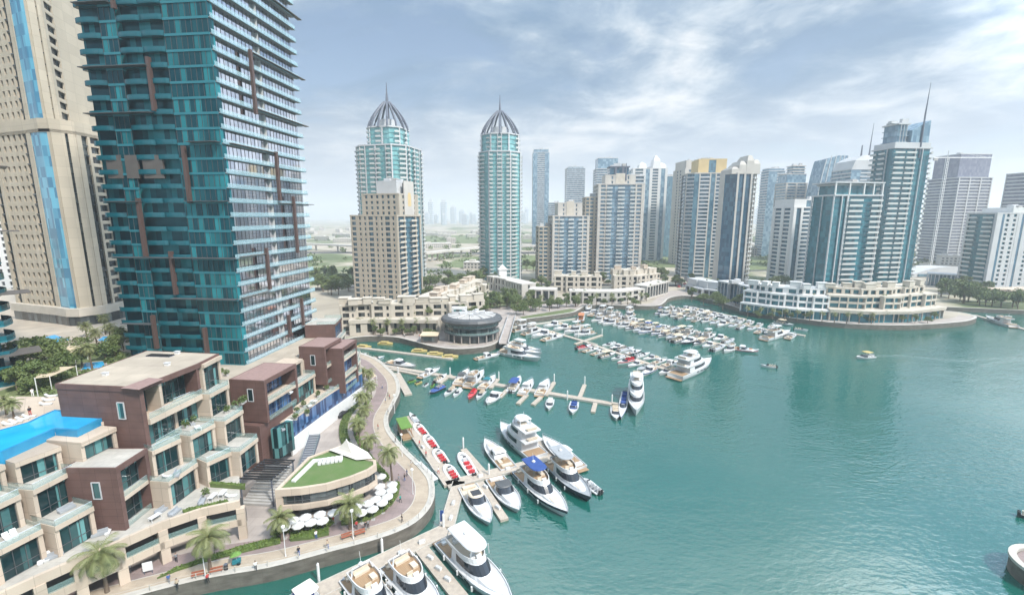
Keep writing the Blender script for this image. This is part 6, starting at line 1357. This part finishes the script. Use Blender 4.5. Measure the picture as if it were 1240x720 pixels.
r = random.Random(3)
for i, (px, py) in enumerate([(436, 404), (452, 405), (470, 405), (487, 405), (505, 404), (519, 404), (640, 373), (655, 372), (668, 372), (700, 370), (722, 370), (741, 370), (760, 369), (776, 368)]):
    x, y = planted(px, py); palm(x, y, GZ, 0, .9, ('palm %s along the beige arcaded row' if i < 6 else 'palm %s along the white arcades') % ordn(i+1 if i < 6 else i-5), 'palms in front of the arcades', True)
for i in range(16):
    px = 905+i*15; py = 384+min(8, i*1.1)-max(0, (i-10)*1.7); x, y = planted(px, py); palm(x, y, GZ, 0, .72, 'small palm %s along the promenade of the point' % ordn(i+1), 'palms along the promenade of the point', True)
for i, (px, py) in enumerate([(100, 446), (112, 447), (62, 436), (118, 420), (134, 418), (105, 408), (146, 418), (128, 405)]):
    x, y = planted(px, py, 20); palm(x, y, 20, i % 3, .75, 'palm %s in the raised garden beside the teal tower' % ordn(i+1), 'palms in the raised garden')
for i, (px, py) in enumerate([(8, 502), (17, 506), (-6, 508)]):
    p = at(px, py, PZ); palm(p.x, p.y, PZ, 2, .55, 'bushy palm %s beside the pool loungers' % ordn(i+1), 'bushy palms beside the pool')
for i, (px, py, v, s) in enumerate([(38, 441, 0, .8), (48, 445, 1, .8), (56, 441, 0, .7), (70, 446, 1, .7), (84, 450, 0, .6), (128, 436, 0, .6), (140, 431, 1, .6), (48, 455, 2, .5), (150, 424, 0, .6), (66, 452, 2, .45), (33, 452, 1, .7), (30, 466, 0, .6), (48, 468, 3, .5), (60, 464, 1, .55), (22, 474, 1, .55), (42, 475, 2, .45)]):
    x, y = planted(px, py, 20); tree(x, y, 20, v, s*1.25, 'leafy tree %s of the raised garden between the teal towers' % ordn(i+1), 'trees of the raised garden')
k = 0
for (x0, y0, x1, y1, n, s, where) in [(512, 352, 600, 340, 22, 1.25, 'in the grove at the foot of the domed towers'), (515, 362, 560, 372, 8, 1.0, 'behind the beige villa row'), (380, 352, 425, 356, 9, 1.3, 'beside the tan stone tower'), (620, 356, 668, 350, 9, 1.0, 'between the white hall and the white arcades'), (560, 376, 620, 366, 14, 1.0, 'on the planted slope above the round cafe'), (620, 379, 695, 372, 16, .8, 'on the planted quay edge'), (770, 330, 802, 338, 9, 1.2, 'behind the peach villa row'), (805, 348, 835, 346, 5, 1.0, 'by the parking past the white arcades'), (925, 346, 960, 342, 7, 1.2, 'behind the white stepped terrace block'), (1140, 362, 1238, 372, 20, 1.25, 'in the park beside the cut'), (1142, 352, 1200, 358, 9, 1.1, 'at the foot of the white and blue block'), (615, 330, 668, 326, 9, 1.3, 'between the slender domed tower and the stepped towers'), (378, 338, 425, 340, 7, 1.3, 'far behind the teal tower edge'), (430, 383, 590, 384, 24, .6, 'on the planted terrace over the arcade'), (545, 392, 600, 372, 12, .7, 'beside the tan villa row'), (600, 372, 640, 368, 10, .9, 'between the hall and the planted quay'), (720, 340, 800, 336, 9, 1.0, 'behind the cream villas at the corner'), (840, 366, 895, 374, 9, .9, 'along the far curved quay'), (690, 370, 785, 367, 12, .6, 'before the long white arcade'), (905, 384, 1135, 390, 22, .5, 'along the promenade of the point'), (672, 345, 750, 345, 8, .8, 'between the cream villas and the arcade'), (436, 405, 530, 406, 10, .5, 'before the arcaded terrace row')]:
    for i in range(n):
        q = (i+.5)/n; x, y = planted(x0+(x1-x0)*q+r.uniform(-6, 6), y0+(y1-y0)*q+r.uniform(-3.5, 3.5)); z = GZ
        if 'terrace over' in where: p = at(x0+(x1-x0)*q, y0+r.uniform(-1, 2), 8.9); x, y, z = p.x, p.y, 8.9
        tree(x, y, z, k % 4, s, 'leafy tree %s %s' % (ordn(i+1), where), 'trees '+where); k += 1
def far_woods():
    r = random.Random(6); mb = MB()
    for _ in range(900):
        Yq = r.uniform(430, 1500); X = xat(r.uniform(-20, 1260), Yq); 
        if r.random() < .5: X += 20*math.sin(Yq*.05)
        s = r.uniform(3, 6)
        leafball(mb, X, Yq, GZ+s*.5, s, s*.6, 26, s*.3, r)
    tag(mb.build('far_vegetation', M['leaf']), 'scattered dark shrubs and trees of the far hazy district', kind='stuff')
far_woods()
# ---------------------------------------------------------------- hedges, lawn strips and flower beds
def bed(name, lab, poly, z, h, m='hedge', dens=26, leaf=.16):
    t = thing(name, lab, 'hedge', (poly[0][0], poly[0][1], z)); b = MB(); lp = [(x-poly[0][0], y-poly[0][1]) for x, y in poly]; b.prism(lp, 0, h*.8); b.build('soil', M['leaf'], t)
    f = MB(); r = random.Random(len(lab)); xs = [p[0] for p in lp]; ys = [p[1] for p in lp]; area = (max(xs)-min(xs))*(max(ys)-min(ys)); n = int(area*dens)
    def inside(x, y):
        c = False
        for i in range(len(lp)):
            (x0, y0), (x1, y1) = lp[i-1], lp[i]
            if (y0 > y) != (y1 > y) and x < (x1-x0)*(y-y0)/(y1-y0)+x0: c = not c
        return c
    for _ in range(n):
        x, y = r.uniform(min(xs), max(xs)), r.uniform(min(ys), max(ys))
        if inside(x, y): leafball(f, x, y, h*.8, .15, .18, 3, leaf, r)
    f.build('foliage', M[m], t)
N_ = lambda d, i0, i1: offset(near, d)[i0:i1]
cp = lambda *q: [(at(*((240+x/4.133, 530+y/4.133)), GZ).x, at(*((240+x/4.133, 530+y/4.133)), GZ).y) for x, y in q]
bed('lawn_strip', 'long curved lawn strip between the arcade and the promenade path', cp((-205, 705), (-110, 668), (0, 632), (100, 604), (200, 580), (300, 555), (412, 528), (408, 500), (300, 522), (200, 548), (100, 580), (0, 612), (-110, 652)), GZ, .35)
bed('clipped_hedge', 'low clipped hedge in front of the inner parasol group', cp((462, 518), (560, 508), (655, 486), (652, 456), (560, 472), (462, 486)), GZ, .7)
bed('clipped_hedge', 'low clipped hedge curving round the outer parasol group', cp((716, 438), (790, 428), (850, 414), (920, 376), (970, 335), (1003, 285), (1010, 235), (990, 225), (985, 275), (955, 318), (905, 355), (845, 390), (785, 405), (716, 414)), GZ, .7)
bed('lawn_strip', 'bright lawn bed along the inside of the promenade below the palm row', N_(7.8, 44, 66)+N_(9.0, 44, 66)[::-1], GZ, .3)
bed('planter', 'long planter of low shrubs below the palm row beside the white base wall', N_(10.5, 44, 66)+N_(12.5, 44, 66)[::-1], GZ, .6, 'leaf')
g1 = [at(*c2(225, 553), Z1), at(*c2(375, 518), Z1), at(*c2(380, 525), Z1), at(*c2(230, 562), Z1)]; bed('terrace_hedge', 'low green hedge on the first terrace edge above the arcade', [(p.x, p.y) for p in g1], Z1, .6)
g1 = [at(*c2(318, 462), Z1), at(*c2(435, 472), Z1), at(*c2(435, 478), Z1), at(*c2(318, 470), Z1)]; bed('terrace_hedge', 'low green hedge screen on the first terrace beside the white umbrellas posts', [(p.x, p.y) for p in g1], Z1, 1.0)
for i, (px, py, z) in enumerate([(225, 518, Z3+.2), (235, 512, Z3+.2), (262, 500, Z3+.2), (285, 494, Z3+.2), (293, 489, Z3+.2), (275, 500, Z3+.2), (110, 604, Z2+.2), (173, 578, Z2+.2), (205, 612, Z1), (182, 611, Z1), (250, 601, Z1), (296, 487, Z3+.2), (268, 453, 20), (275, 455, 20), (360, 500, 11), (368, 492, 11), (358, 508, 11), (385, 480, 11), (396, 472, 11), (372, 503, 11)]):
    p = at(px, py, z); terrace_set(p.x, p.y, z, i*.7, 'potted_shrub', 'potted green shrub %s on the apartment terraces, counted from the near block' % ordn(i+1), 'plant', 'potted shrubs on the apartment terraces')
for i, (px, py, z, kd) in enumerate([(131, 645, Z1, 'lounger'), (121, 647, Z1, 'sofa'), (57, 677, Z1, 'lounger'), (49, 681, Z1, 'lounger'), (66, 674, Z1, 'sofa'), (18, 649, Z2+.2, 'lounger'), (10, 653, Z2+.2, 'lounger'), (81, 617, Z2+.2, 'sofa'), (188, 629, Z1, 'table'), (196, 619, Z1, 'sofa'), (212, 621, Z1, 'sofa'), (258, 604, Z1, 'table'), (270, 600, Z1, 'table'), (282, 601, Z1, 'lounger'), (245, 608, Z1, 'sofa'), (215, 574, Z2+.2, 'sofa'), (207, 577, Z2+.2, 'lounger'), (210, 480, Z4, 'sofa'), (206, 484, Z4, 'lounger'), (240, 521, Z3, 'table'), (232, 514, Z3, 'sofa'), (190, 532, Z3, 'lounger'), (340, 520, 11, 'sofa'), (350, 512, 11, 'table'), (375, 492, 11, 'lounger'), (380, 488, 11, 'table'), (352, 476, 18, 'lounger'), (400, 470, 11, 'sofa')]):
    p = at(px, py, z+.05); terrace_set(p.x, p.y, z+.05, .5+i*.1, {'sofa': 'outdoor_sofa', 'lounger': 'sun_lounger', 'table': 'terrace_table'}[kd], {'sofa': 'grey outdoor sofa', 'lounger': 'white sun lounger', 'table': 'white terrace table'}[kd]+' %s of the apartment terraces, counted from the near end' % ordn(i+1), kd)
for i, (px, py) in enumerate([(14, 514), (22, 511), (30, 508), (38, 505), (58, 490), (61, 485), (64, 480)]):
    p = at(px, py, PZ); terrace_set(p.x, p.y, PZ, 1.9, 'sun_lounger', 'white sun lounger %s in the row along the pool deck' % ordn(i+1), 'lounger', 'loungers along the pool deck')
# shade sails
for lab, pts in (('tan shade sail stretched over the garden near the square blue pool', [(42, 458, 24), (52, 445, 22.5), (92, 443, 23.5), (60, 456, 23)]), ('smaller tan shade sail further back in the garden', [(72, 428, 24), (84, 418, 23), (104, 420, 23.5), (90, 428, 23)]), ('tan shade sail beside the apartment drive, behind the palm row', [(441, 452, 6), (450, 448, 6), (456, 455, 6), (446, 460, 6)])):
    P_ = [at(*p) for p in pts]; c = sum(P_, Vector())/4; t = thing('shade_sail', lab, 'shade sail', (c.x, c.y, 20 if c.z > 10 else GZ)); mb = MB(); K = 6
    G = [[(P_[0].lerp(P_[1], a/K)).lerp(P_[3].lerp(P_[2], a/K), b/K)-Vector((c.x, c.y, t.location.z+.5*math.sin(math.pi*a/K)*math.sin(math.pi*b/K))) for b in range(K+1)] for a in range(K+1)]
    for a in range(K):
        for b in range(K): mb.face([G[a][b], G[a+1][b], G[a+1][b+1], G[a][b+1]])
    mb.build('canopy', M['sailtan'], t)
    for p in P_: mb = MB(); mb.tube([(p.x-c.x, p.y-c.y, 0), (p.x-c.x, p.y-c.y, p.z-t.location.z+.2)], .09, 5); mb.build('post', M['white'], t)
# ---------------------------------------------------------------- umbrellas of the restaurant garden
def umbrella_meshes():
    b = MB(); n = 8; R0 = 1.1
    rim = [(R0*math.cos(2*math.pi*i/n), R0*math.sin(2*math.pi*i/n), 2.25) for i in range(n)]
    for i in range(n):
        a, c = Vector(rim[i]), Vector(rim[(i+1) % n]); t = Vector((0, 0, 2.95)); m = (a+c)/2-Vector((0, 0, -.0)); am, cm = a.lerp(t, .5), c.lerp(t, .5); am.z -= .05; cm.z -= .05
        b.face([a, c, cm, am]); b.face([am, cm, t]); b.face([a, (a.x, a.y, 2.05), (c.x, c.y, 2.05), c])
    p = MB(); p.tube([(0, 0, 0), (0, 0, 3.05)], .035, 5); s = MB(); s.prism(rect(.7, .7), 0, .1); 
    tb = MB(); tb.prism([(.5*math.cos(i*math.pi/4), .5*math.sin(i*math.pi/4)) for i in range(8)], .7, .75); tb.box(0, 0, .35, .1, .1, .7)
    return b.mesh('canopy', M['parasol']), p.mesh('pole', M['steel']), s.mesh('base', M['concrete'])
UM = umbrella_meshes(); c6 = lambda x, y: (240+x/4.133, 530+y/4.133)
for i, (x, y) in enumerate([(430, 437), (472, 404), (500, 428), (535, 388), (563, 413), (608, 374), (621, 405), (677, 365), (815, 365), (790, 335), (850, 318), (872, 347), (888, 298), (920, 315), (912, 263), (947, 285), (968, 252), (970, 225), (908, 235), (915, 185)]):
    p = at(*c6(x, y), GZ+2.5); t = thing('parasol', ('white parasol %s of the inner garden group, counted from the lawn strip palm' if i < 8 else 'white parasol %s of the outer garden group, counted from the middle palm') % ordn(i+1 if i < 8 else i-7), 'umbrella', (p.x, p.y, GZ), i*.3, 'white parasols of the restaurant garden')
    for nm, m in zip(('canopy', 'pole', 'base'), UM): link(nm, m, t)
r = random.Random(9)
for i, (x, y) in enumerate([(395, 470), (418, 468), (455, 455), (490, 462), (530, 445), (575, 440), (605, 440), (640, 440), (770, 395), (800, 400), (835, 392), (865, 385), (895, 370), (930, 355), (955, 330), (940, 210), (745, 405), (385, 490), (440, 462), (660, 425)]):
    p = at(*c6(x, y), GZ+.4); t = thing('garden_shrub', 'leafy shrub %s among the white parasols, counted from the lawn strip' % ordn(i+1), 'shrub', (p.x, p.y, GZ), 0, 'shrubs among the parasols'); mb = MB(); leafball(mb, 0, 0, .7, .75, .75, 110, .2, r); mb.build('foliage', M['hedge' if i % 2 else 'leaf2'], t); mb = MB(); mb.tube([(0, 0, 0), (0, 0, .7)], .06, 5); mb.build('stem', M['bark'], t)
# ---------------------------------------------------------------- street furniture
def onprom(px, py): p = at(px, py, GZ); return p.x, p.y
for i, (px, py, a) in enumerate([(240, 698, .35), (262, 693, .35), (420, 651, .5), (436, 647, .5), (226, 702, .35), (505, 545, 2.0)][:4]):
    x, y = onprom(px, py); t = thing('park_bench', ['red brown bench beside the second lamp post, near its foot', 'red brown bench between the bin and the lamp post', 'red brown bench before the hedge of the inner parasols', 'red brown bench next to the lamp post by the parasols', 'red brown bench closest to the bottom edge palm'][i], 'bench', (x, y, GZ), a, 'benches along the promenade')
    b = MB(); [b.box(0, -.2+k*.17, .46, 1.8, .14, .06) for k in range(3)]; b.build('seat', M['wood'], t)['kind'] = 'stuff'; b = MB(); [b.box(0, .28, .65+k*.17, 1.8, .06, .14) for k in range(2)]; b.build('backrest', M['wood'], t)['kind'] = 'stuff'
    for s in (-.75, .75): b = MB(); b.box(s, .02, .22, .08, .5, .44); b.build('leg', M['steel'], t)
for i, (px, py) in enumerate([(249, 700), (428, 652), (500, 598), (487, 552), (346, 673), (478, 500)]):
    x, y = onprom(px, py); t = thing('street_lamp', 'slender white street lamp %s along the promenade, counted from the bottom edge' % ordn([1, 3, 4, 5, 2, 6][i]), 'street lamp', (x, y, GZ), 0, 'lamps along the promenade'); b = MB(); b.tube([(0, 0, 0), (0, 0, .5), (0, 0, 5.2)], [.12, .07, .05], 6); b.build('pole', M['white'], t); b = MB(); b.tube([(0, 0, 5.2), (0, 0, 5.3), (0, 0, 5.6), (0, 0, 5.75)], [.1, .28, .3, .1], 8); b.build('lantern', M['lampglow'], t)
x, y = onprom(274, 690); t = thing('litter_bin', 'small black litter bin beside the red brown bench', 'bin', (x, y, GZ)); b = MB(); b.tube([(0, 0, 0), (0, 0, .95), (0, 0, 1.05)], [.28, .3, .2], 8); b.build('body', M['black'], t); b = MB(); b.box(0, 0, 1.12, .5, .5, .05); b.build('lid', M['steel'], t)
x, y = onprom(287, 683); t = thing('vendor_cart', 'small green ice cream style cart on the mauve path', 'cart', (x, y, GZ), .4); b = MB(); b.box(0, 0, .65, 1.2, .7, .6); b.build('body', M['slabteal'], t); b = MB(); leafball(b, 0, 0, 0, .01, .01, 1, .01); b = MB(); b.loft([outline(-.8, .8, .7, 1.9)[::-1], outline(-.2, .3, .15, 2.3)[::-1]]); b.build('canopy', M['green'], t); b = MB(); b.tube([(0, 0, .9), (0, 0, 2.1)], .03, 4); b.build('pole', M['white'], t)
for s in (-.35, .35): b = MB(); b.tube([(.3, s, .3), (.3, s+.05, .3)], .3, 10); b.build('wheel', M['black'], t)
x, y = onprom(180, 694); t = thing('notice_board', 'white notice board standing between the arcade and the lawn strip', 'sign', (x, y, GZ), .4); b = MB(); b.box(0, 0, 1.3, 1.3, .1, 1.5); b.build('panel', M['white'], t); b = MB(); b.box(-.5, 0, .3, .08, .08, .6); b.build('leg', M['steel'], t); b = MB(); b.box(.5, 0, .3, .08, .08, .6); b.build('leg', M['steel'], t)
# parked cars on the drive behind the palms
def car_meshes(m):
    b = MB(); sec = [(-2.2, .55, .75), (-2.1, .85, .95), (-1.2, .9, 1.0), (1.0, .9, .95), (2.0, .85, .8), (2.2, .6, .6)]
    rings = [[(x, -w, .3), (x, w, .3), (x, w*1.0, h*.8), (x, w*.92, h), (x, -w*.92, h), (x, -w, h*.8)] for x, w, h in sec]; b.loft(rings)
    c = MB(); c.loft([[(-1.9, -.8, .95), (1.1, -.8, .95), (1.1, .8, .95), (-1.9, .8, .95)], [(-1.4, -.66, 1.45), (.3, -.66, 1.45), (.3, .66, 1.45), (-1.4, .66, 1.45)]], cap0=False, cap1=False)
    rf = MB(); rf.loft([[(-1.42, -.67, 1.44), (.32, -.67, 1.44), (.32, .67, 1.44), (-1.42, .67, 1.44)], [(-1.3, -.6, 1.5), (.2, -.6, 1.5), (.2, .6, 1.5), (-1.3, .6, 1.5)]])
    w = MB(); w.tube([(0, -.1, 0), (0, .1, 0)], .33, 12)
    return b.mesh('body', M[m]), c.mesh('window', M['blackglass']), rf.mesh('roof', M[m]), w.mesh('wheel', M['black'])
for i, (px, py, a, m, lab) in enumerate([(433, 464, 1.9, 'navy', 'dark car furthest along the drive behind the palm row'), (427, 475, 1.8, 'greyw', 'silver car second furthest along the drive behind the palm row'), (417, 494, 1.4, 'navy', 'dark blue car near the teal kiosk on the drive'), (414, 503, 1.4, 'black', 'black car nearest on the drive beside the white base wall')]):
    x, y = onprom(px, py); t = thing('parked_car', lab, 'car', (x, y, GZ), a, 'cars on the drive behind the palms'); ms = car_meshes(m)
    for nm, me in zip(('body', 'window', 'roof'), ms): link(nm, me, t)
    for wx in (-1.35, 1.35):
        for wy in (-.8, .8): link('wheel', ms[3], t, (wx, wy, .33))
rr = random.Random(12); CM = [car_meshes(m) for m in ('gel', 'greyw', 'black', 'redvinyl')]
for i in range(26):
    px, py = 822+ (i % 9)*6+rr.uniform(-1, 1), 341+(i//9)*3.2; x, y = onprom(px, py); c_ = rr.randrange(4); t = thing('parked_car', '%s car %s in the far parking below the golden topped tower' % (('white', 'silver', 'black', 'red')[c_], ordn(i+1)), 'car', (x, y, GZ), 1.5+rr.uniform(-.1, .1), 'cars in the far parking'); ms = CM[c_]
    for nm, me in zip(('body', 'window', 'roof'), ms): link(nm, me, t)
# ---------------------------------------------------------------- people
def person_mesh(shirt, trousers, stride, k):
    v = [(0, 0, .92), (0, 0, 1.15), (0, 0, 1.40), (0, 0, 1.50), (0, .01, 1.60), (0, .02, 1.70),
         (-.10, 0, .88), (-.10, stride, .48), (-.10, stride*.6-.02, .08), (-.10, stride*.6+.12, .04), (.10, 0, .88), (.10, -stride*.5, .48), (.10, -stride*1.4, .09), (.10, -stride*1.4+.13, .04),
         (-.19, 0, 1.40), (-.24, -stride*.5, 1.14), (-.24, -stride*.4+.08, .90), (.19, 0, 1.40), (.24, stride*.5, 1.14), (.24, stride*.6+.08, .92)]
    e = [(0, 1), (1, 2), (2, 3), (3, 4), (4, 5), (0, 6), (6, 7), (7, 8), (8, 9), (0, 10), (10, 11), (11, 12), (12, 13), (2, 14), (14, 15), (15, 16), (2, 17), (17, 18), (18, 19)]
    rad = [.15, .14, .16, .06, .095, .085, .095, .065, .045, .04, .095, .065, .045, .04, .06, .045, .035, .06, .045, .035]
    me = bpy.data.meshes.new('body_cage'); me.from_pydata(v, e, []); o = bpy.data.objects.new('person_cage', me); COL.objects.link(o)
    md = o.modifiers.new('skin', 'SKIN'); md.use_smooth_shade = True
    for i, q in enumerate(me.skin_vertices[0].data): q.radius = (rad[i]*(1.0 if i > 3 else 1.15), rad[i]*(1.0 if i > 3 else .8)); q.use_root = (i == 0)
    ss = o.modifiers.new('sub', 'SUBSURF'); ss.levels = 1; ss.render_levels = 1
    dg = bpy.context.evaluated_depsgraph_get(); out = bpy.data.meshes.new_from_object(o.evaluated_get(dg)); out.name = 'body'; bpy.data.objects.remove(o)
    out.materials.clear()
    for m in (trousers, shirt, M['skin'], M['black']): out.materials.append(m)
    for p in out.polygons: z = p.center.z; ax = abs(p.center.x); p.material_index = 3 if z < .1 else 2 if (z > 1.46 or (ax > .2 and z < 1.12)) else 1 if z > .95 else 0
    h = MB(); leafball(h, 0, -.005, 1.70, .085, .075, 60, .045, random.Random(k)); h = h.mesh('hair', M['hairm'])
    return out, h
cloth = {n: mat('cloth_'+n, c, .85) for n, c in dict(white=(.7, .7, .68), black=(.02, .02, .025), blue=(.06, .12, .3), red=(.45, .05, .05), grey=(.2, .2, .21), beige=(.45, .36, .26), teal=(.03, .25, .22)).items()}
PV = {}
def person(px, py, shirt, trousers, a, lab, z=GZ):
    k = (shirt, trousers)
    if k not in PV: PV[k] = person_mesh(cloth[shirt], cloth[trousers], .16, len(PV))
    p = at(px, py, z); t = thing('person', lab, 'person', (p.x, p.y, z), a); link('body', PV[k][0], t); link('hair', PV[k][1], t)
for q in [(485, 608, 'teal', 'black', 1, 'person in teal top walking on the mauve path at the bend'), (487, 632, 'black', 'black', 2, 'person in black walking on the sand coloured paving near the bend'), (383, 652, 'white', 'blue', .6, 'person in white shirt walking past the inner hedge'), (443, 641, 'black', 'grey', .5, 'person in black top with grey trousers near the lamp by the parasols'), (446, 639, 'grey', 'black', .5, 'person in grey top beside the one in black top'), (432, 640, 'red', 'black', .3, 'person in red top behind the bench by the lamp'), (404, 634, 'red', 'beige', 1, 'person in red top at the entrance between the hedges'), (490, 582, 'black', 'blue', 2, 'person in black top with blue trousers above the outer hedge'), (493, 576, 'blue', 'black', 2, 'person in blue top near the big date palm at the bend'), (483, 583, 'grey', 'grey', 1, 'person all in grey by the outer hedge'), (252, 705, 'red', 'black', 1, 'person in red top at the foot of the first lamp'), (214, 680, 'grey', 'black', .6, 'person in grey near the lawn strip and arcade'), (158, 693, 'white', 'grey', .5, 'person in white shirt before the arcade columns'), (470, 480, 'black', 'black', 2, 'person in black in the group on the upper bend'), (472, 483, 'red', 'black', 2, 'person in red top in the group on the upper bend'), (467, 488, 'blue', 'beige', 1.5, 'person in blue top below the group on the upper bend'), (470, 502, 'black', 'beige', 1.5, 'person in black top and beige trousers along the upper bend'), (463, 470, 'white', 'blue', 2, 'person in white shirt furthest along the palm bend'), (479, 536, 'black', 'grey', 1.8, 'person in black top and grey trousers near the green roofed boat'), (40, 480, 'white', 'white', 1, 'person in white standing on the pool deck', 23.4), (37, 503, 'black', 'red', 1, 'person in black top and red trousers by the pool loungers', 23.4), (508, 540, 'red', 'grey', 1, 'person in red top on the red boat pontoon, upper part', .55), (516, 553, 'red', 'black', 1, 'person in red and black in the middle of the red boat pontoon', .55), (531, 573, 'white', 'red', 1, 'person in white shirt by the gangway end of the red boat pontoon', .55), (458, 402, 'black', 'black', 1, 'tiny figure in black before the beige arcaded row'), (490, 408, 'white', 'black', 1, 'tiny figure in white before the beige arcaded row'), (508, 409, 'red', 'blue', 1, 'tiny figure in red near the kiosk beside the cafe'), (397, 664, 'beige', 'blue', .5, 'person in beige top on the sand coloured paving below the inner hedge'), (362, 672, 'black', 'blue', .5, 'person in black top and blue trousers near the first pile of the wide pontoon'), (310, 690, 'white', 'black', .5, 'person in white top and black trousers by the quay railing'), (205, 706, 'blue', 'grey', .5, 'person in blue top between the big date palms'), (215, 712, 'beige', 'black', .5, 'person in beige top near the bottom edge'), (498, 565, 'white', 'beige', 2, 'person in white and beige at the head of the gangway'), (462, 548, 'grey', 'blue', 2, 'person in grey top and blue trousers on the mauve path behind the date palm'), (458, 520, 'red', 'grey', 2, 'person in red top on the mauve path beside the palm row'), (476, 493, 'white', 'grey', 2, 'person in white top at the outer railing of the palm bend'), (660, 640, 'white', 'grey', 1, 'x')][:-1]:
    person(*q[:6], **({'z': q[6]} if len(q) > 6 else {}))
# round islet with a walled edge cut by the frame
c = at(1280, 690, GZ); t = thing('round_islet', 'round walled islet with pale coping, cut off by the right-hand frame edge'.replace('right-hand ', ''), 'islet', (c.x, c.y, 0)); Rr = 5.2
b = MB(); b.prism([(Rr*math.cos(i*math.pi/16), Rr*math.sin(i*math.pi/16)) for i in range(32)], -1, GZ); b.build('wall', M['quaywall'], t); b = MB(); b.loft([[(q*math.cos(i*math.pi/16), q*math.sin(i*math.pi/16), z) for i in range(32)] for q, z in ((Rr+.2, GZ), (Rr+.2, GZ+.5), (Rr-.8, GZ+.5), (Rr-.8, GZ))], cap0=False, cap1=False); b.build('coping', M['kerb'], t)
b = MB(); b.prism([((Rr-.9)*math.cos(i*math.pi/16), (Rr-.9)*math.sin(i*math.pi/16)) for i in range(32)], GZ, GZ+.04); b.build('paving', M['mauvepave'], t)
# roof plant on the beige flat roof
t = thing('roof_grille', 'dark slatted grille set on the beige flat roof', 'grille', (-72, 89.6, 29.92), -.1); b = MB(); [b.box(-2.4+i*.4, 0, .12, .22, 1.3, .24) for i in range(13)]; b.build('slats', M['black'], t); b = MB(); b.box(0, 0, .03, 5.4, 1.5, .06); b.build('frame', M['steel'], t)
for i, (x, y) in enumerate([(-69.5, 91), (-66, 83.5), (-73, 78)]):
    t = thing('roof_vent', ['white roof vent beside the dark grille', 'small white roof vent near the roof front edge', 'small white roof vent at the middle of the beige flat roof'][i], 'vent', (x, y, 29.92)); b = MB(); b.box(0, 0, .25, .8, .6, .5); b.build('body', M['white'], t); b = MB(); b.box(0, 0, .55, 1, .8, .08); b.build('lid', M['greyw'], t)
mbq = MB(); r = random.Random(77)
for _ in range(420):
    px, py = r.uniform(26, 150), r.uniform(412, 478)
    if py > 462 and px > 66: continue
    if 92 < px < 130 and 432 < py < 452: continue
    p = at(px, py, 20); leafball(mbq, p.x, p.y, 20.5, r.uniform(.7, 1.6), .8, 22, .34, r)
tag(mbq.build('garden_undergrowth', M['leaf2']), 'green ground cover and low shrubs filling the raised garden', kind='stuff')
# ---------------------------------------------------------------- air
def haze():
    m = bpy.data.materials.new('haze_air'); m.use_nodes = True; nt = m.node_tree
    for n in list(nt.nodes): nt.nodes.remove(n)
    o = nt.nodes.new('ShaderNodeOutputMaterial'); v = nt.nodes.new('ShaderNodeVolumePrincipled'); v.inputs['Color'].default_value = (.90, .94, .99, 1); v.inputs['Density'].default_value = HAZE_DENSITY; v.inputs['Anisotropy'].default_value = .25
    nt.links.new(v.outputs[0], o.inputs['Volume'])
    b = MB(); z0, z1 = -2.5, 330; b.box(400, 3000, (z0+z1)/2, 16000, 15000, z1-z0); ob = b.build('haze', m); tag(ob, 'even pale haze fading the far towers', None, kind='stuff')
haze()
